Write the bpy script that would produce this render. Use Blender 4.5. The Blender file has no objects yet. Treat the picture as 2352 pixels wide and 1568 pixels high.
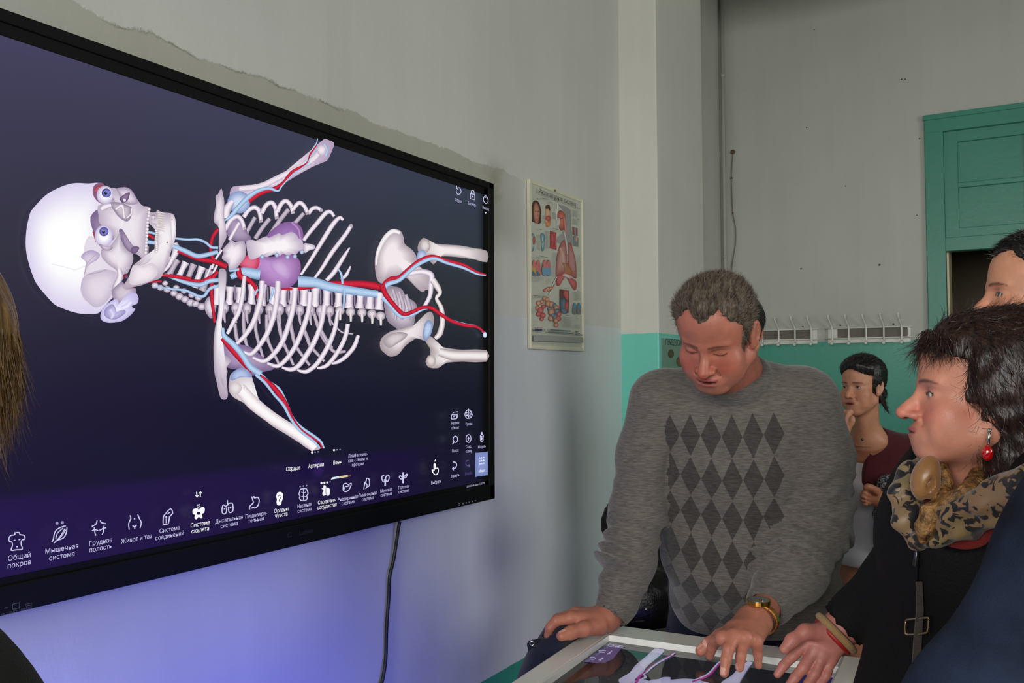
import bpy, math, random
import numpy as np
from mathutils import Vector, Matrix
SC = bpy.context.scene
COL = SC.collection
SC.view_settings.view_transform = 'Standard'
SC.view_settings.look = 'None'
SC.view_settings.exposure = 0.0
SC.view_settings.gamma = 1.0
SC.view_settings.use_curve_mapping = False
SC.cycles.use_denoising = True
rng = np.random.default_rng(7)

# ------------------------------------------------------------------ camera
YAW, PIT, ROL, FPX = math.radians(29.79), math.radians(2.15), math.radians(-.25), 2050.0
CAMP = np.array([1.70, 0.0, 1.45])
def _basis():
    cy, sy = math.cos(YAW), math.sin(YAW)
    f = np.array([-sy*math.cos(PIT), cy*math.cos(PIT), math.sin(PIT)])
    r = np.array([cy, sy, 0.0]); u = np.cross(r, f)
    return r*math.cos(ROL)+u*math.sin(ROL), -r*math.sin(ROL)+u*math.cos(ROL), f
CR, CU, CF = _basis()
def ray(u, v): return CR*(u-1176)/FPX - CU*(v-784)/FPX + CF
def on(u, v, ax, val):                       # photo point -> point on the plane (axis = val)
    d = ray(u, v); return CAMP + d*((val-CAMP[ax])/d[ax])
def at(u, v, D): return CAMP + ray(u, v)*D   # photo point at a measured distance D
cam = bpy.data.cameras.new('camera'); camo = bpy.data.objects.new('camera', cam); COL.objects.link(camo)
cam.sensor_width = 36.0; cam.lens = 36.0*FPX/2352.0; cam.clip_start = 0.05
camo.matrix_world = Matrix(((CR[0], CU[0], -CF[0], CAMP[0]), (CR[1], CU[1], -CF[1], CAMP[1]), (CR[2], CU[2], -CF[2], CAMP[2]), (0, 0, 0, 1)))
SC.camera = camo
cam.dof.use_dof = False

# ------------------------------------------------------------------ helpers
def lin(c):
    c = np.asarray(c, float)/255.0
    return np.where(c <= .04045, c/12.92, ((c+.055)/1.055)**2.4)
def rgba(c): 
    l = lin(c); return (float(l[0]), float(l[1]), float(l[2]), 1.0)
MATS = {}
def mat(name, c=(128,128,128), rough=.6, metal=0.0, spec=.5, var=0.0, scale=8.0, bump=0.0, bscale=60.0, coat=0.0, sheen=0.0, attr=None, alpha=None):
    """principled surface with a procedural colour variation and bump"""
    if name in MATS: return MATS[name]
    m = bpy.data.materials.new(name); m.use_nodes = True; nt = m.node_tree; N = nt.nodes; L = nt.links
    b = N['Principled BSDF']
    b.inputs['Roughness'].default_value = rough; b.inputs['Metallic'].default_value = metal
    b.inputs['Specular IOR Level'].default_value = spec; b.inputs['Coat Weight'].default_value = coat
    b.inputs['Coat Roughness'].default_value = .05
    b.inputs['Sheen Weight'].default_value = sheen
    tc = N.new('ShaderNodeTexCoord')
    src = None
    if attr:
        a = N.new('ShaderNodeAttribute'); a.attribute_name = attr; src = a.outputs['Color']
    if var > 0:
        nz = N.new('ShaderNodeTexNoise'); nz.inputs['Scale'].default_value = scale; nz.inputs['Detail'].default_value = 6
        L.new(tc.outputs['Object'], nz.inputs['Vector'])
        mr = N.new('ShaderNodeMapRange'); mr.inputs['From Min'].default_value = .3; mr.inputs['From Max'].default_value = .7
        mr.inputs['To Min'].default_value = 1-var; mr.inputs['To Max'].default_value = 1+var
        L.new(nz.outputs['Fac'], mr.inputs['Value'])
        mx = N.new('ShaderNodeVectorMath'); mx.operation = 'SCALE'
        if src is not None: L.new(src, mx.inputs[0])
        else: mx.inputs[0].default_value = rgba(c)[:3]
        L.new(mr.outputs['Result'], mx.inputs['Scale']); src = mx.outputs['Vector']
    if src is not None: L.new(src, b.inputs['Base Color'])
    else: b.inputs['Base Color'].default_value = rgba(c)
    if bump > 0:
        n2 = N.new('ShaderNodeTexNoise'); n2.inputs['Scale'].default_value = bscale; n2.inputs['Detail'].default_value = 4
        L.new(tc.outputs['Object'], n2.inputs['Vector'])
        bp = N.new('ShaderNodeBump'); bp.inputs['Strength'].default_value = bump; bp.inputs['Distance'].default_value = .01
        L.new(n2.outputs['Fac'], bp.inputs['Height']); L.new(bp.outputs['Normal'], b.inputs['Normal'])
    MATS[name] = m; return m
def emat(name, strength=1.0, gloss=.0, c=None):
    """a lit display: the picture is its own light (vertex colours), under a little glass gloss"""
    if name in MATS: return MATS[name]
    m = bpy.data.materials.new(name); m.use_nodes = True; nt = m.node_tree; N = nt.nodes; L = nt.links
    b = N['Principled BSDF']; b.inputs['Base Color'].default_value = (.004, .004, .004, 1); b.inputs['Roughness'].default_value = .35 if gloss == 0 else .03
    b.inputs['Specular IOR Level'].default_value = .15 if gloss == 0 else gloss
    if c is None:
        a = N.new('ShaderNodeAttribute'); a.attribute_name = 'Col'; L.new(a.outputs['Color'], b.inputs['Emission Color'])
    else: b.inputs['Emission Color'].default_value = rgba(c)
    b.inputs['Emission Strength'].default_value = strength
    MATS[name] = m; return m
def setp(o, label=None, cat=None, group=None, kind=None):
    if label: o['label'] = label
    if cat: o['category'] = cat
    if group: o['group'] = group
    if kind: o['kind'] = kind
    return o
def empty(name, loc, label, cat, group=None):
    o = bpy.data.objects.new(name, None); COL.objects.link(o); o.location = Vector([float(x) for x in loc]); o.empty_display_size = .1
    setp(o, label, cat, group); return o
def link(name, me, parent=None):
    o = bpy.data.objects.new(name, me); COL.objects.link(o)
    if parent is not None:
        o.parent = parent
        o.matrix_parent_inverse = Matrix.Identity(4)
        # meshes are written in world space; move them into the parent's frame
        pw = world_loc(parent); me.transform(Matrix.Translation(-pw)) if pw.length > 0 else None
    return o
def world_loc(o):
    v = Vector((0, 0, 0))
    while o is not None: v = v + o.location; o = o.parent
    return v
def mesh(name, V, F, m, parent=None, smooth=False, cols=None, attrs=None, mats=None, midx=None):
    me = bpy.data.meshes.new(name)
    V = np.asarray(V, float)
    if isinstance(F, np.ndarray):
        n, k = F.shape
        me.vertices.add(len(V)); me.vertices.foreach_set('co', V.ravel())
        me.loops.add(n*k); me.loops.foreach_set('vertex_index', F.ravel().astype(np.int32))
        me.polygons.add(n); me.polygons.foreach_set('loop_start', np.arange(0, n*k, k, dtype=np.int32))
        me.update(calc_edges=True)
    else:
        me.from_pydata([tuple(v) for v in V], [], F)
    if cols is not None:
        ca = me.color_attributes.new('Col', 'FLOAT_COLOR', 'POINT')
        c4 = np.ones((len(V), 4)); c4[:, :3] = cols; ca.data.foreach_set('color', c4.ravel())
    if attrs:
        for k, a in attrs.items():
            ca = me.color_attributes.new(k, 'FLOAT_COLOR', 'POINT')
            c4 = np.ones((len(V), 4)); c4[:, :a.shape[1]] = a; ca.data.foreach_set('color', c4.ravel())
    if mats:
        for x in mats: me.materials.append(x)
        me.polygons.foreach_set('material_index', np.asarray(midx, np.int32))
    else: me.materials.append(m)
    if smooth: me.polygons.foreach_set('use_smooth', np.ones(len(me.polygons), bool))
    me.update()
    return link(name, me, parent)
class MB:
    """collects shapes for one mesh"""
    def __init__(s): s.V = []; s.F = []; s.C = []
    def add(s, V, F, c=None):
        b = len(s.V); s.V += [tuple(v) for v in V]; s.F += [tuple(i+b for i in f) for f in F]
        if c is not None: s.C += ([c]*len(V) if np.ndim(c) == 1 else list(c))
    def box(s, lo, hi, bev=0.0):
        lo = np.minimum(lo, hi).astype(float) if True else lo; hi2 = np.maximum(lo, hi)
        (x0, y0, z0), (x1, y1, z1) = lo, hi2
        if bev <= 0:
            V = [(x0,y0,z0),(x1,y0,z0),(x1,y1,z0),(x0,y1,z0),(x0,y0,z1),(x1,y0,z1),(x1,y1,z1),(x0,y1,z1)]
            s.add(V, [(0,3,2,1),(4,5,6,7),(0,1,5,4),(1,2,6,5),(2,3,7,6),(3,0,4,7)])
        else:
            import bmesh
            bm = bmesh.new(); bmesh.ops.create_cube(bm, size=1)
            for v in bm.verts: v.co = Vector(((x0+x1)/2+v.co.x*(x1-x0), (y0+y1)/2+v.co.y*(y1-y0), (z0+z1)/2+v.co.z*(z1-z0)))
            bmesh.ops.bevel(bm, geom=bm.edges[:], offset=bev, segments=2, profile=.5, affect='EDGES')
            bm.verts.index_update(); s.add([v.co[:] for v in bm.verts], [tuple(v.index for v in f.verts) for f in bm.faces]); bm.free()
    def tube(s, pts, r, n=10, caps=True):
        P = np.asarray(pts, float); m = len(P); R = np.full(m, r) if np.ndim(r) == 0 else np.asarray(r, float)
        T = np.gradient(P, axis=0); T /= np.linalg.norm(T, axis=1)[:, None]+1e-12
        a = np.array([0, 0, 1.0]) if abs(T[0][2]) < .9 else np.array([1.0, 0, 0])
        V = []
        nn = np.cross(T[0], a); nn /= np.linalg.norm(nn)
        for i in range(m):
            nn = nn - T[i]*(nn@T[i]); nn /= np.linalg.norm(nn); bb = np.cross(T[i], nn)
            for k in range(n):
                t = 2*math.pi*k/n; V.append(P[i]+R[i]*(nn*math.cos(t)+bb*math.sin(t)))
        F = [(i*n+k, i*n+(k+1) % n, (i+1)*n+(k+1) % n, (i+1)*n+k) for i in range(m-1) for k in range(n)]
        if caps: F += [tuple(range(n-1, -1, -1)), tuple(range((m-1)*n, m*n))]
        s.add(V, F)
    def ball(s, c, r, n=12, mrings=8):
        r = np.full(3, r) if np.ndim(r) == 0 else np.asarray(r, float); c = np.asarray(c, float)
        V = [c+np.array([0, 0, r[2]])]
        for i in range(1, mrings):
            a = math.pi*i/mrings
            for k in range(n):
                t = 2*math.pi*k/n; V.append(c+r*np.array([math.sin(a)*math.cos(t), math.sin(a)*math.sin(t), math.cos(a)]))
        V.append(c-np.array([0, 0, r[2]])); e = len(V)-1
        F = [(0, 1+k, 1+(k+1) % n) for k in range(n)]
        for i in range(mrings-2):
            for k in range(n): F.append((1+i*n+k, 1+(i+1)*n+k, 1+(i+1)*n+(k+1) % n, 1+i*n+(k+1) % n))
        b = 1+(mrings-2)*n
        F += [(b+k, e, b+(k+1) % n) for k in range(n)]
        s.add(V, F)
    def build(s, name, m, parent=None, smooth=False):
        return mesh(name, s.V, s.F, m, parent, smooth, cols=np.array(s.C) if len(s.C) == len(s.V) and s.C else None)
def catmull(P, n=8):
    P = np.asarray(P, float)
    if len(P) < 3: 
        t = np.linspace(0, 1, n+1)[:, None]; return P[0]*(1-t)+P[-1]*t
    Q = np.vstack([2*P[0]-P[1], P, 2*P[-1]-P[-2]]); out = []
    for i in range(1, len(Q)-2):
        for t in np.linspace(0, 1, n, endpoint=False):
            a, b, c, d = Q[i-1], Q[i], Q[i+1], Q[i+2]
            out.append(.5*((2*b)+(c-a)*t+(2*a-5*b+4*c-d)*t*t+(3*b-a-3*c+d)*t**3))
    out.append(Q[-2]); return np.array(out)
def smooth_closed(P, n=4):
    P = np.asarray(P, float); m = len(P); out = []
    for i in range(m):
        a, b, c, d = P[i-1], P[i], P[(i+1) % m], P[(i+2) % m]
        for t in np.linspace(0, 1, n, endpoint=False):
            out.append(.5*((2*b)+(c-a)*t+(2*a-5*b+4*c-d)*t*t+(3*b-a-3*c+d)*t**3))
    return np.array(out)

# ------------------------------------------------------------------ flat pictures (screen and poster art)
class Pic:
    """flat coloured shapes stacked on a plane: to3 maps photo points onto the plane, nrm is the plane's outward normal"""
    def __init__(s, to3, nrm, step=.00006, base=.0004):
        s.to3 = to3; s.n = np.array(nrm, float); s.step = step; s.lay = 0; s.base = base; s.V = []; s.F = []; s.C = []; s.tf = lambda p: np.asarray(p, float)
    def zoom(s, x0, y0, k): s.tf = lambda p: np.asarray(p, float)/k+np.array([x0, y0])
    def _add(s, P2, F, C):
        b = len(s.V); off = s.n*(s.base+s.lay*s.step)
        s.V += [s.to3(*p)+off for p in P2]; s.F += [tuple(i+b for i in f) for f in F]; s.C += [tuple(lin(c)) for c in C]
    def strip(s, pts, w, ramp, n=6, raw=False):
        """a rounded bar seen side-on; ramp = colours across it"""
        P = s.tf(pts); k = s.tf([[1, 0]])[0]-s.tf([[0, 0]])[0]; k = abs(k[0])
        m = len(P); W = np.interp(np.linspace(0, 1, 200), np.linspace(0, 1, len(w)), w) if np.ndim(w) else np.full(200, w)
        Q = catmull(P, n); T = np.gradient(Q, axis=0); T /= np.linalg.norm(T, axis=1)[:, None]+1e-9
        Nn = np.stack([-T[:, 1], T[:, 0]], 1); Wq = np.interp(np.linspace(0, 1, len(Q)), np.linspace(0, 1, 200), W)*k/2
        R = np.asarray(ramp, float); j = len(R); X = []; C = []
        for i in range(len(Q)):
            for a in range(j):
                X.append(Q[i]+Nn[i]*Wq[i]*(2*a/(j-1)-1)); C.append(R[a])
        F = [(i*j+a, i*j+a+1, (i+1)*j+a+1, (i+1)*j+a) for i in range(len(Q)-1) for a in range(j-1)]
        s._add(X, F, C); s.lay += 1
    def blob(s, outline, ce, ci, cen=None, rings=4, smooth=3, grad=None):
        """filled outline blending from the edge colour to the inner colour"""
        P = s.tf(outline); P = smooth_closed(P, smooth) if smooth else P
        ar = np.sum(P[:, 0]*np.roll(P[:, 1], -1)-np.roll(P[:, 0], -1)*P[:, 1])
        from mathutils.geometry import tessellate_polygon
        ce = np.array(ce, float); ci = np.array(ci, float)
        c = P.mean(0) if cen is None else s.tf([cen])[0]
        X = []; C = []; F = []; m = len(P)
        if rings == 0:
            tri = tessellate_polygon([[Vector((p[0], p[1], 0)) for p in P]])
            s._add(P, [tuple(t) for t in tri], [ce]*m if grad is None else [grad(p) for p in P]); s.lay += 1; return
        for r in range(rings):
            t = r/rings; t2 = t
            for p in P: X.append(p*(1-t2)+c*t2); C.append(ce*(1-min(1, t*1.7))+ci*min(1, t*1.7))
        X.append(c); C.append(ci)
        for r in range(rings-1):
            for i in range(m): F.append((r*m+i, r*m+(i+1) % m, (r+1)*m+(i+1) % m, (r+1)*m+i))
        b = (rings-1)*m
        for i in range(m): F.append((b+i, b+(i+1) % m, len(X)-1))
        s._add(X, F, C); s.lay += 1
    def disc(s, c, r, ce, ci=None, n=20):
        r = (r, r) if np.ndim(r) == 0 else r
        s.blob([(c[0]+r[0]*math.cos(t), c[1]+r[1]*math.sin(t)) for t in np.linspace(0, 2*math.pi, n, endpoint=False)], ce, ci if ci is not None else ce, rings=3, smooth=0)
    def line(s, pts, w, c, n=4): s.strip(pts, w, [c, c], n)
    def poly(s, pts, c): s.blob(pts, c, c, rings=0, smooth=0)
    def build(s, name, m, parent):
        if not s.V: return
        o = mesh(name, s.V, s.F, m, parent, cols=np.array(s.C)); s.V = []; s.F = []; s.C = []; return o
def text_mesh(lines):
    """lines: (string, origin3, right3, up3, cap height, align) -> vertices and faces of the lettering"""
    V = []; F = []
    for (t, o, r, u, h, al) in lines:
        cu = bpy.data.curves.new('lettering', 'FONT'); cu.body = t.replace('ф', 'ɸ'); cu.align_x = al; cu.align_y = 'CENTER'; cu.size = h/.7; cu.resolution_u = 3
        ob = bpy.data.objects.new('lettering', cu); COL.objects.link(ob)
        bpy.context.view_layer.update()
        me = bpy.data.meshes.new_from_object(ob.evaluated_get(bpy.context.evaluated_depsgraph_get()))
        b = len(V)
        for v in me.vertices: V.append(np.asarray(o)+np.asarray(r)*v.co.x+np.asarray(u)*v.co.y)
        F += [tuple(i+b for i in p.vertices) for p in me.polygons]
        bpy.data.objects.remove(ob); bpy.data.curves.remove(cu); bpy.data.meshes.remove(me)
    return V, F
# ------------------------------------------------------------------ the room
YB, HC, XR, YF = 5.741, 4.05, 4.6, -2.6
ZP = 1.648                                    # top of the painted dado
def wall_mat(name, upper, lower, zline, base=None, zbase=.358, crack=False, gl=.45):
    m = bpy.data.materials.new(name); m.use_nodes = True; nt = m.node_tree; N = nt.nodes; L = nt.links
    b = N['Principled BSDF']; b.inputs['Roughness'].default_value = .55; b.inputs['Specular IOR Level'].default_value = .35
    tc = N.new('ShaderNodeTexCoord'); sp = N.new('ShaderNodeSeparateXYZ'); L.new(tc.outputs['Object'], sp.inputs[0])
    def noise(sc, det=5, vec=None, rough=.5):
        n = N.new('ShaderNodeTexNoise'); n.inputs['Scale'].default_value = sc; n.inputs['Detail'].default_value = det; n.inputs['Roughness'].default_value = rough
        L.new(vec or tc.outputs['Object'], n.inputs['Vector']); return n.outputs['Fac']
    def math_(op, a, c=None, d=None):
        n = N.new('ShaderNodeMath'); n.operation = op
        for i, x in enumerate([a, c, d]):
            if x is None: continue
            if isinstance(x, (int, float)): n.inputs[i].default_value = x
            else: L.new(x, n.inputs[i])
        return n.outputs[0]
    def rng_(v, a, c, d=0., e=1.):
        n = N.new('ShaderNodeMapRange'); n.inputs['From Min'].default_value = a; n.inputs['From Max'].default_value = c
        n.inputs['To Min'].default_value = d; n.inputs['To Max'].default_value = e; L.new(v, n.inputs['Value']); return n.outputs['Result']
    def mix(f, a, c):
        n = N.new('ShaderNodeMix'); n.data_type = 'RGBA'; L.new(f, n.inputs[0])
        for i, x in ((6, a), (7, c)):
            if isinstance(x, tuple): n.inputs[i].default_value = x
            else: L.new(x, n.inputs[i])
        return n.outputs[2]
    # vertical brush streaks and big soft blotches
    mp = N.new('ShaderNodeMapping'); L.new(tc.outputs['Object'], mp.inputs[0]); mp.inputs['Scale'].default_value = (9, 9, .8)
    st = noise(1.6, 4, mp.outputs[0]); bl = noise(1.3, 5)
    zn = math_('ADD', sp.outputs['Z'], math_('MULTIPLY', math_('SUBTRACT', noise(14, 3), .5), .006))
    colr = mix(rng_(zn, zline-.0015, zline+.0015), rgba(lower), rgba(upper))
    if base: colr = mix(rng_(zn, zbase-.0015, zbase+.0015), rgba(base), colr)
    h = math_('MULTIPLY', noise(55, 5), .25)
    h = math_('ADD', h, math_('MULTIPLY', noise(7, 6, None, .6), .5))
    if crack:
        y = sp.outputs['Y']
        zc = math_('ADD', sp.outputs['Z'], math_('MULTIPLY', math_('SUBTRACT', noise(5, 8, None, .65), .5), .085))
        yr = math_('MULTIPLY', rng_(y, .95, 1.2), rng_(y, 2.02, 1.92))
        step = rng_(zc, 2.2205, 2.2265)
        h = math_('ADD', h, math_('MULTIPLY', math_('MULTIPLY', step, yr), 1.6))
        # filler patch below the crack, and the damp patch beyond it: olive-grey
        patch = math_('MULTIPLY', math_('MULTIPLY', rng_(zc, 2.224, 2.2205), rng_(zc, 1.9, 2.0)), math_('MULTIPLY', rng_(y, .5, 1.3), rng_(y, 3.15, 2.85)))
        colr = mix(math_('MULTIPLY', patch, .55), colr, rgba((150, 148, 130)))
        ln = math_('MULTIPLY', math_('MULTIPLY', rng_(zc, 2.2165, 2.2205), rng_(zc, 2.2262, 2.2215)), yr)
        colr = mix(math_('MULTIPLY', math_('MULTIPLY', ln, rng_(noise(9, 4), .42, .58)), .5), colr, rgba((92, 88, 74)))
        damp = rng_(noise(3.0, 6, None, .6), .52, .6)
        dm = math_('MULTIPLY', math_('MULTIPLY', rng_(zc, 2.28, 2.2), rng_(zc, 1.95, 2.05)), math_('MULTIPLY', rng_(y, 2.2, 2.4), rng_(y, 3.0, 2.85)))
        colr = mix(math_('MULTIPLY', math_('MULTIPLY', damp, dm), .5), colr, rgba((140, 136, 112)))
    vv = math_('MULTIPLY', rng_(st, .3, .7, .98, 1.02), rng_(bl, .3, .7, .95, 1.05))
    sc = N.new('ShaderNodeVectorMath'); sc.operation = 'SCALE'; L.new(colr, sc.inputs[0]); L.new(vv, sc.inputs['Scale'])
    L.new(sc.outputs[0], b.inputs['Base Color'])
    rr = rng_(zn, zline-.001, zline+.001, gl-.12, .7); L.new(rr, b.inputs['Roughness'])
    bp = N.new('ShaderNodeBump'); bp.inputs['Strength'].default_value = .35; bp.inputs['Distance'].default_value = .006
    L.new(h, bp.inputs['Height']); L.new(bp.outputs[0], b.inputs['Normal'])
    return m
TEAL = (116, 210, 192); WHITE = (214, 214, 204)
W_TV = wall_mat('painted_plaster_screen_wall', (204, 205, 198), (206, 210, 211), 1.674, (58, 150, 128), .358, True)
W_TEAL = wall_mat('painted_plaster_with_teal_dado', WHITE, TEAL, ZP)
W_BACK = wall_mat('shaded_plaster_with_teal_dado', (188, 190, 182), (82, 164, 144), ZP)  # pilaster paints toned darker: the far wall's weaker light put into the colour
W_PLAIN = wall_mat('painted_plaster_plain', WHITE, TEAL, 1.6)
def structure(name, mb, m): o = mb.build(name, m); o['kind'] = 'structure'; return o
b = MB(); b.box((-.25, YF, -.1), (0, YB, HC)); structure('wall_left', b, W_TV)
# far wall with the door opening, nail holes and stuck bits of plaster as part of it
DX0, DX1, DZ = 1.325, 2.26, 2.93
b = MB(); b.box((-.25, YB, -.1), (DX0, YB+.3, HC)); b.box((DX1, YB, -.1), (XR, YB+.3, HC)); b.box((DX0, YB, DZ), (DX1, YB+.3, HC))
nf = len(b.F)
for (u, v, r) in [(2020, 608, .007), (1840, 617, .006), (1942, 427, .004), (1853, 293, .005), (2112, 318, .005), (2106, 494, .004), (2071, 182, .005), (2079, 182, .005), (1573, 511, .0), (2052, 744, .006), (1930, 747, .006), (1844, 750, .005), (1870, 68, .004)]:
    if r: b.ball(on(u, v, 1, YB), (r, r*.5, r*.9), 8, 5)
mid = [0]*nf+[1]*(len(b.F)-nf)
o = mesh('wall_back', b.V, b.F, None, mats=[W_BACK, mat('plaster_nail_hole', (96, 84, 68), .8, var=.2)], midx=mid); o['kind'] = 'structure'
RY0, RY1 = 1.3, 2.9
b = MB(); b.box((XR, YF, -.1), (XR+.25, RY0, HC)); b.box((XR, RY1, -.1), (XR+.25, YB, HC)); b.box((XR, RY0, -.1), (XR+.25, RY1, 1.0)); b.box((XR, RY0, 2.9), (XR+.25, RY1, HC)); structure('wall_right', b, W_PLAIN)
# wall behind the camera with three tall windows that light the room
WX = [(.6, 1.6), (1.95, 2.95), (3.3, 4.3)]; WZ0, WZ1 = 1.1, 2.9
b = MB(); b.box((-.25, YF-.3, -.1), (XR+.25, YF, WZ0)); b.box((-.25, YF-.3, WZ1), (XR+.25, YF, HC))
xs = [-.25]+[x for w in WX for x in w]+[XR+.25]
for i in range(0, len(xs), 2): b.box((xs[i], YF-.3, WZ0), (xs[i+1], YF, WZ1))
structure('wall_front', b, W_PLAIN)
FRAME = mat('white_window_paint', (225, 225, 220), .4, var=.03)
GLASS = bpy.data.materials.new('window_glass'); GLASS.use_nodes = True
_n = GLASS.node_tree.nodes; _l = GLASS.node_tree.links; _n.remove(_n['Principled BSDF'])
_t = _n.new('ShaderNodeBsdfTransparent'); _g = _n.new('ShaderNodeBsdfGlossy'); _g.inputs['Roughness'].default_value = .02; _mx = _n.new('ShaderNodeMixShader'); _mx.inputs[0].default_value = .06
_l.new(_t.outputs[0], _mx.inputs[1]); _l.new(_g.outputs[0], _mx.inputs[2]); _l.new(_mx.outputs[0], _n['Material Output'].inputs['Surface'])
for i, (x0, x1) in enumerate(WX):
    f = MB()
    for (a, c) in (((x0, WZ0), (x0+.06, WZ1)), ((x1-.06, WZ0), (x1, WZ1)), ((x0, WZ0), (x1, WZ0+.06)), ((x0, WZ1-.06), (x1, WZ1)), (((x0+x1)/2-.03, WZ0), ((x0+x1)/2+.03, WZ1)), ((x0, 2.3), (x1, 2.35))):
        f.box((a[0], YF-.16, a[1]), (c[0], YF-.1, c[1]))
    w = structure('window_%d' % (i+1), f, FRAME)
    g = MB(); g.box((x0+.03, YF-.135, WZ0+.03), (x1-.03, YF-.13, WZ1-.03)); g.build('window_pane', GLASS, w)
    s = MB(); s.box((x0-.05, YF-.1, WZ0-.05), (x1+.05, YF+.12, WZ0), .008); s.build('window_sill', FRAME, w)
f = MB()  # unseen side window, added to brighten the screen wall
for (a, c) in (((RY0, 1.0), (RY0+.06, 2.9)), ((RY1-.06, 1.0), (RY1, 2.9)), ((RY0, 1.0), (RY1, 1.06)), ((RY0, 2.84), (RY1, 2.9)), ((2.07, 1.0), (2.13, 2.9)), ((RY0, 2.3), (RY1, 2.35))): f.box((XR+.08, a[0], a[1]), (XR+.14, c[0], c[1]))
w = structure('window_4', f, FRAME); g = MB(); g.box((XR+.105, RY0+.03, 1.03), (XR+.11, RY1-.03, 2.87)); g.build('window_pane', GLASS, w)
b = MB(); b.box((-.25, YF-.3, HC), (XR+.25, YB+2.4, HC+.15)); structure('ceiling', b, mat('ceiling_paint', (150, 148, 138), .8, var=.04, scale=3, bump=.1, bscale=20))
fl = bpy.data.materials.new('plank_floor'); fl.use_nodes = True; nt = fl.node_tree; N = nt.nodes; L = nt.links
pb = N['Principled BSDF']; pb.inputs['Roughness'].default_value = .5
tc = N.new('ShaderNodeTexCoord'); br = N.new('ShaderNodeTexBrick'); L.new(tc.outputs['Object'], br.inputs[0]); br.inputs['Scale'].default_value = 1
br.inputs['Brick Width'].default_value = 2.2; br.inputs['Row Height'].default_value = .11; br.inputs['Mortar Size'].default_value = .002
br.inputs['Color1'].default_value = rgba((118, 74, 48)); br.inputs['Color2'].default_value = rgba((104, 62, 40)); br.inputs['Mortar'].default_value = rgba((50, 30, 20)); L.new(br.outputs[0], pb.inputs['Base Color'])
b = MB(); b.box((-.25, YF-.3, -.12), (XR+.25, YB+2.4, 0)); structure('floor', b, fl)
# pilaster on the screen wall
P0, P1, PX = 4.044, 4.754, .193
b = MB(); b.box((-.02, P0, 0), (PX, P1, HC), .006); structure('wall_pilaster', b, W_TEAL)
b = MB(); b.box((PX, P0, 3.57), (XR, P1, HC)); structure('ceiling_beam', b, mat('beam_paint', (206, 204, 194), .8, var=.04, scale=3))
b = MB(); b.box((0, YF, 0), (.018, P0, .07), .004); structure('baseboard_left', b, mat('baseboard_paint', (60, 140, 122), .4, var=.05))
# corridor seen through the open doorway
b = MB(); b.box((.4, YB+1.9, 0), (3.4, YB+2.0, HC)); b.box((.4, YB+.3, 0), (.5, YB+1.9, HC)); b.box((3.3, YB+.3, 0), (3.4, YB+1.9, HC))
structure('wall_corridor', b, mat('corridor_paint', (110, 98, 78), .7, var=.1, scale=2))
# ------------------------------------------------------------------ door frame with boarded fanlight
DT = mat('teal_door_paint', (58, 138, 118), .38, var=.05, scale=3, bump=.06, bscale=30)
JB = mat('beige_jamb_paint', (214, 204, 168), .5, var=.05)
yd = YB-.012
b = MB()
b.box((1.225, YB-.03, 0), (1.325, YB+.02, 2.955), .004); b.box((DX1, YB-.03, 0), (DX1+.1, YB+.02, 2.955), .004); b.box((1.225, YB-.032, 2.855), (DX1+.1, YB+.02, 2.957), .004)
b.box((1.222, YB-.04, 2.93), (DX1+.103, YB-.02, 2.96), .003)
b.box((1.31, YB-.02, 2.155), (DX1+.02, YB+.05, 2.235), .004)
door = structure('door_1', b, DT)
b = MB(); x0, x1, z0, z1 = 1.322, DX1+.003, 2.225, 2.865
for (a, c) in (((x0, z0), (x0+.075, z1)), ((x1-.075, z0), (x1, z1)), ((x0, z0), (x1, z0+.065)), ((x0, z1-.075), (x1, z1)), ((1.735, z0), (1.79, z1)), ((x0+.04, 2.523), (x1-.04, 2.553))):
    eps_ = .0007*b.n_ if hasattr(b, 'n_') else 0; b.n_ = getattr(b, 'n_', 0)+1
    b.box((a[0], YB+eps_, a[1]), (c[0], YB+.045-eps_, c[1]), .004)
b.build('fanlight_sash', DT, door)
b = MB(); b.box((x0+.02, YB+.022, z0+.02), (x1-.02, YB+.03, z1-.02)); b.build('fanlight_panel', DT, door)
b = MB(); b.box((1.322, YB+.055, 0), (1.335, YB+.29, 2.2)); b.box((DX1-.01, YB+.055, 0), (DX1+.003, YB+.29, 2.2)); b.build('door_jamb', JB, door)

# ------------------------------------------------------------------ daylight
wd = bpy.data.worlds.new('sky'); SC.world = wd; wd.use_nodes = True
bg = wd.node_tree.nodes['Background']; sky = wd.node_tree.nodes.new('ShaderNodeTexSky'); sky.sky_type = 'HOSEK_WILKIE'; sky.turbidity = 6; sky.sun_direction = (0.3, .6, .75)
wd.node_tree.links.new(sky.outputs[0], bg.inputs[0]); bg.inputs[1].default_value = .6
for i, (x0, x1) in enumerate(WX):
    la = bpy.data.lights.new('daylight', 'AREA'); la.shape = 'RECTANGLE'; la.size = x1-x0-.1; la.size_y = WZ1-WZ0-.1; la.energy = (29, 31, 19)[i]; la.color = (1.0, .985, .955); la.spread = math.radians(116)
    lo = bpy.data.objects.new('daylight', la); COL.objects.link(lo); lo.location = ((x0+x1)/2, YF+.02, (WZ0+WZ1)/2); lo.rotation_euler = (math.radians(90-12), 0, 0)
la = bpy.data.lights.new('daylight', 'AREA'); la.shape = 'RECTANGLE'; la.size = RY1-RY0-.1; la.size_y = 1.75; la.energy = 42; la.color = (1.0, .985, .955); la.spread = math.radians(150)  # light of the added side window, aimed at the screen wall
lo = bpy.data.objects.new('daylight', la); COL.objects.link(lo); lo.location = (XR-.02, (RY0+RY1)/2, 1.95); lo.rotation_euler = Vector((-1, .1, -.16)).to_track_quat('-Z', 'Z').to_euler()
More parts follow.
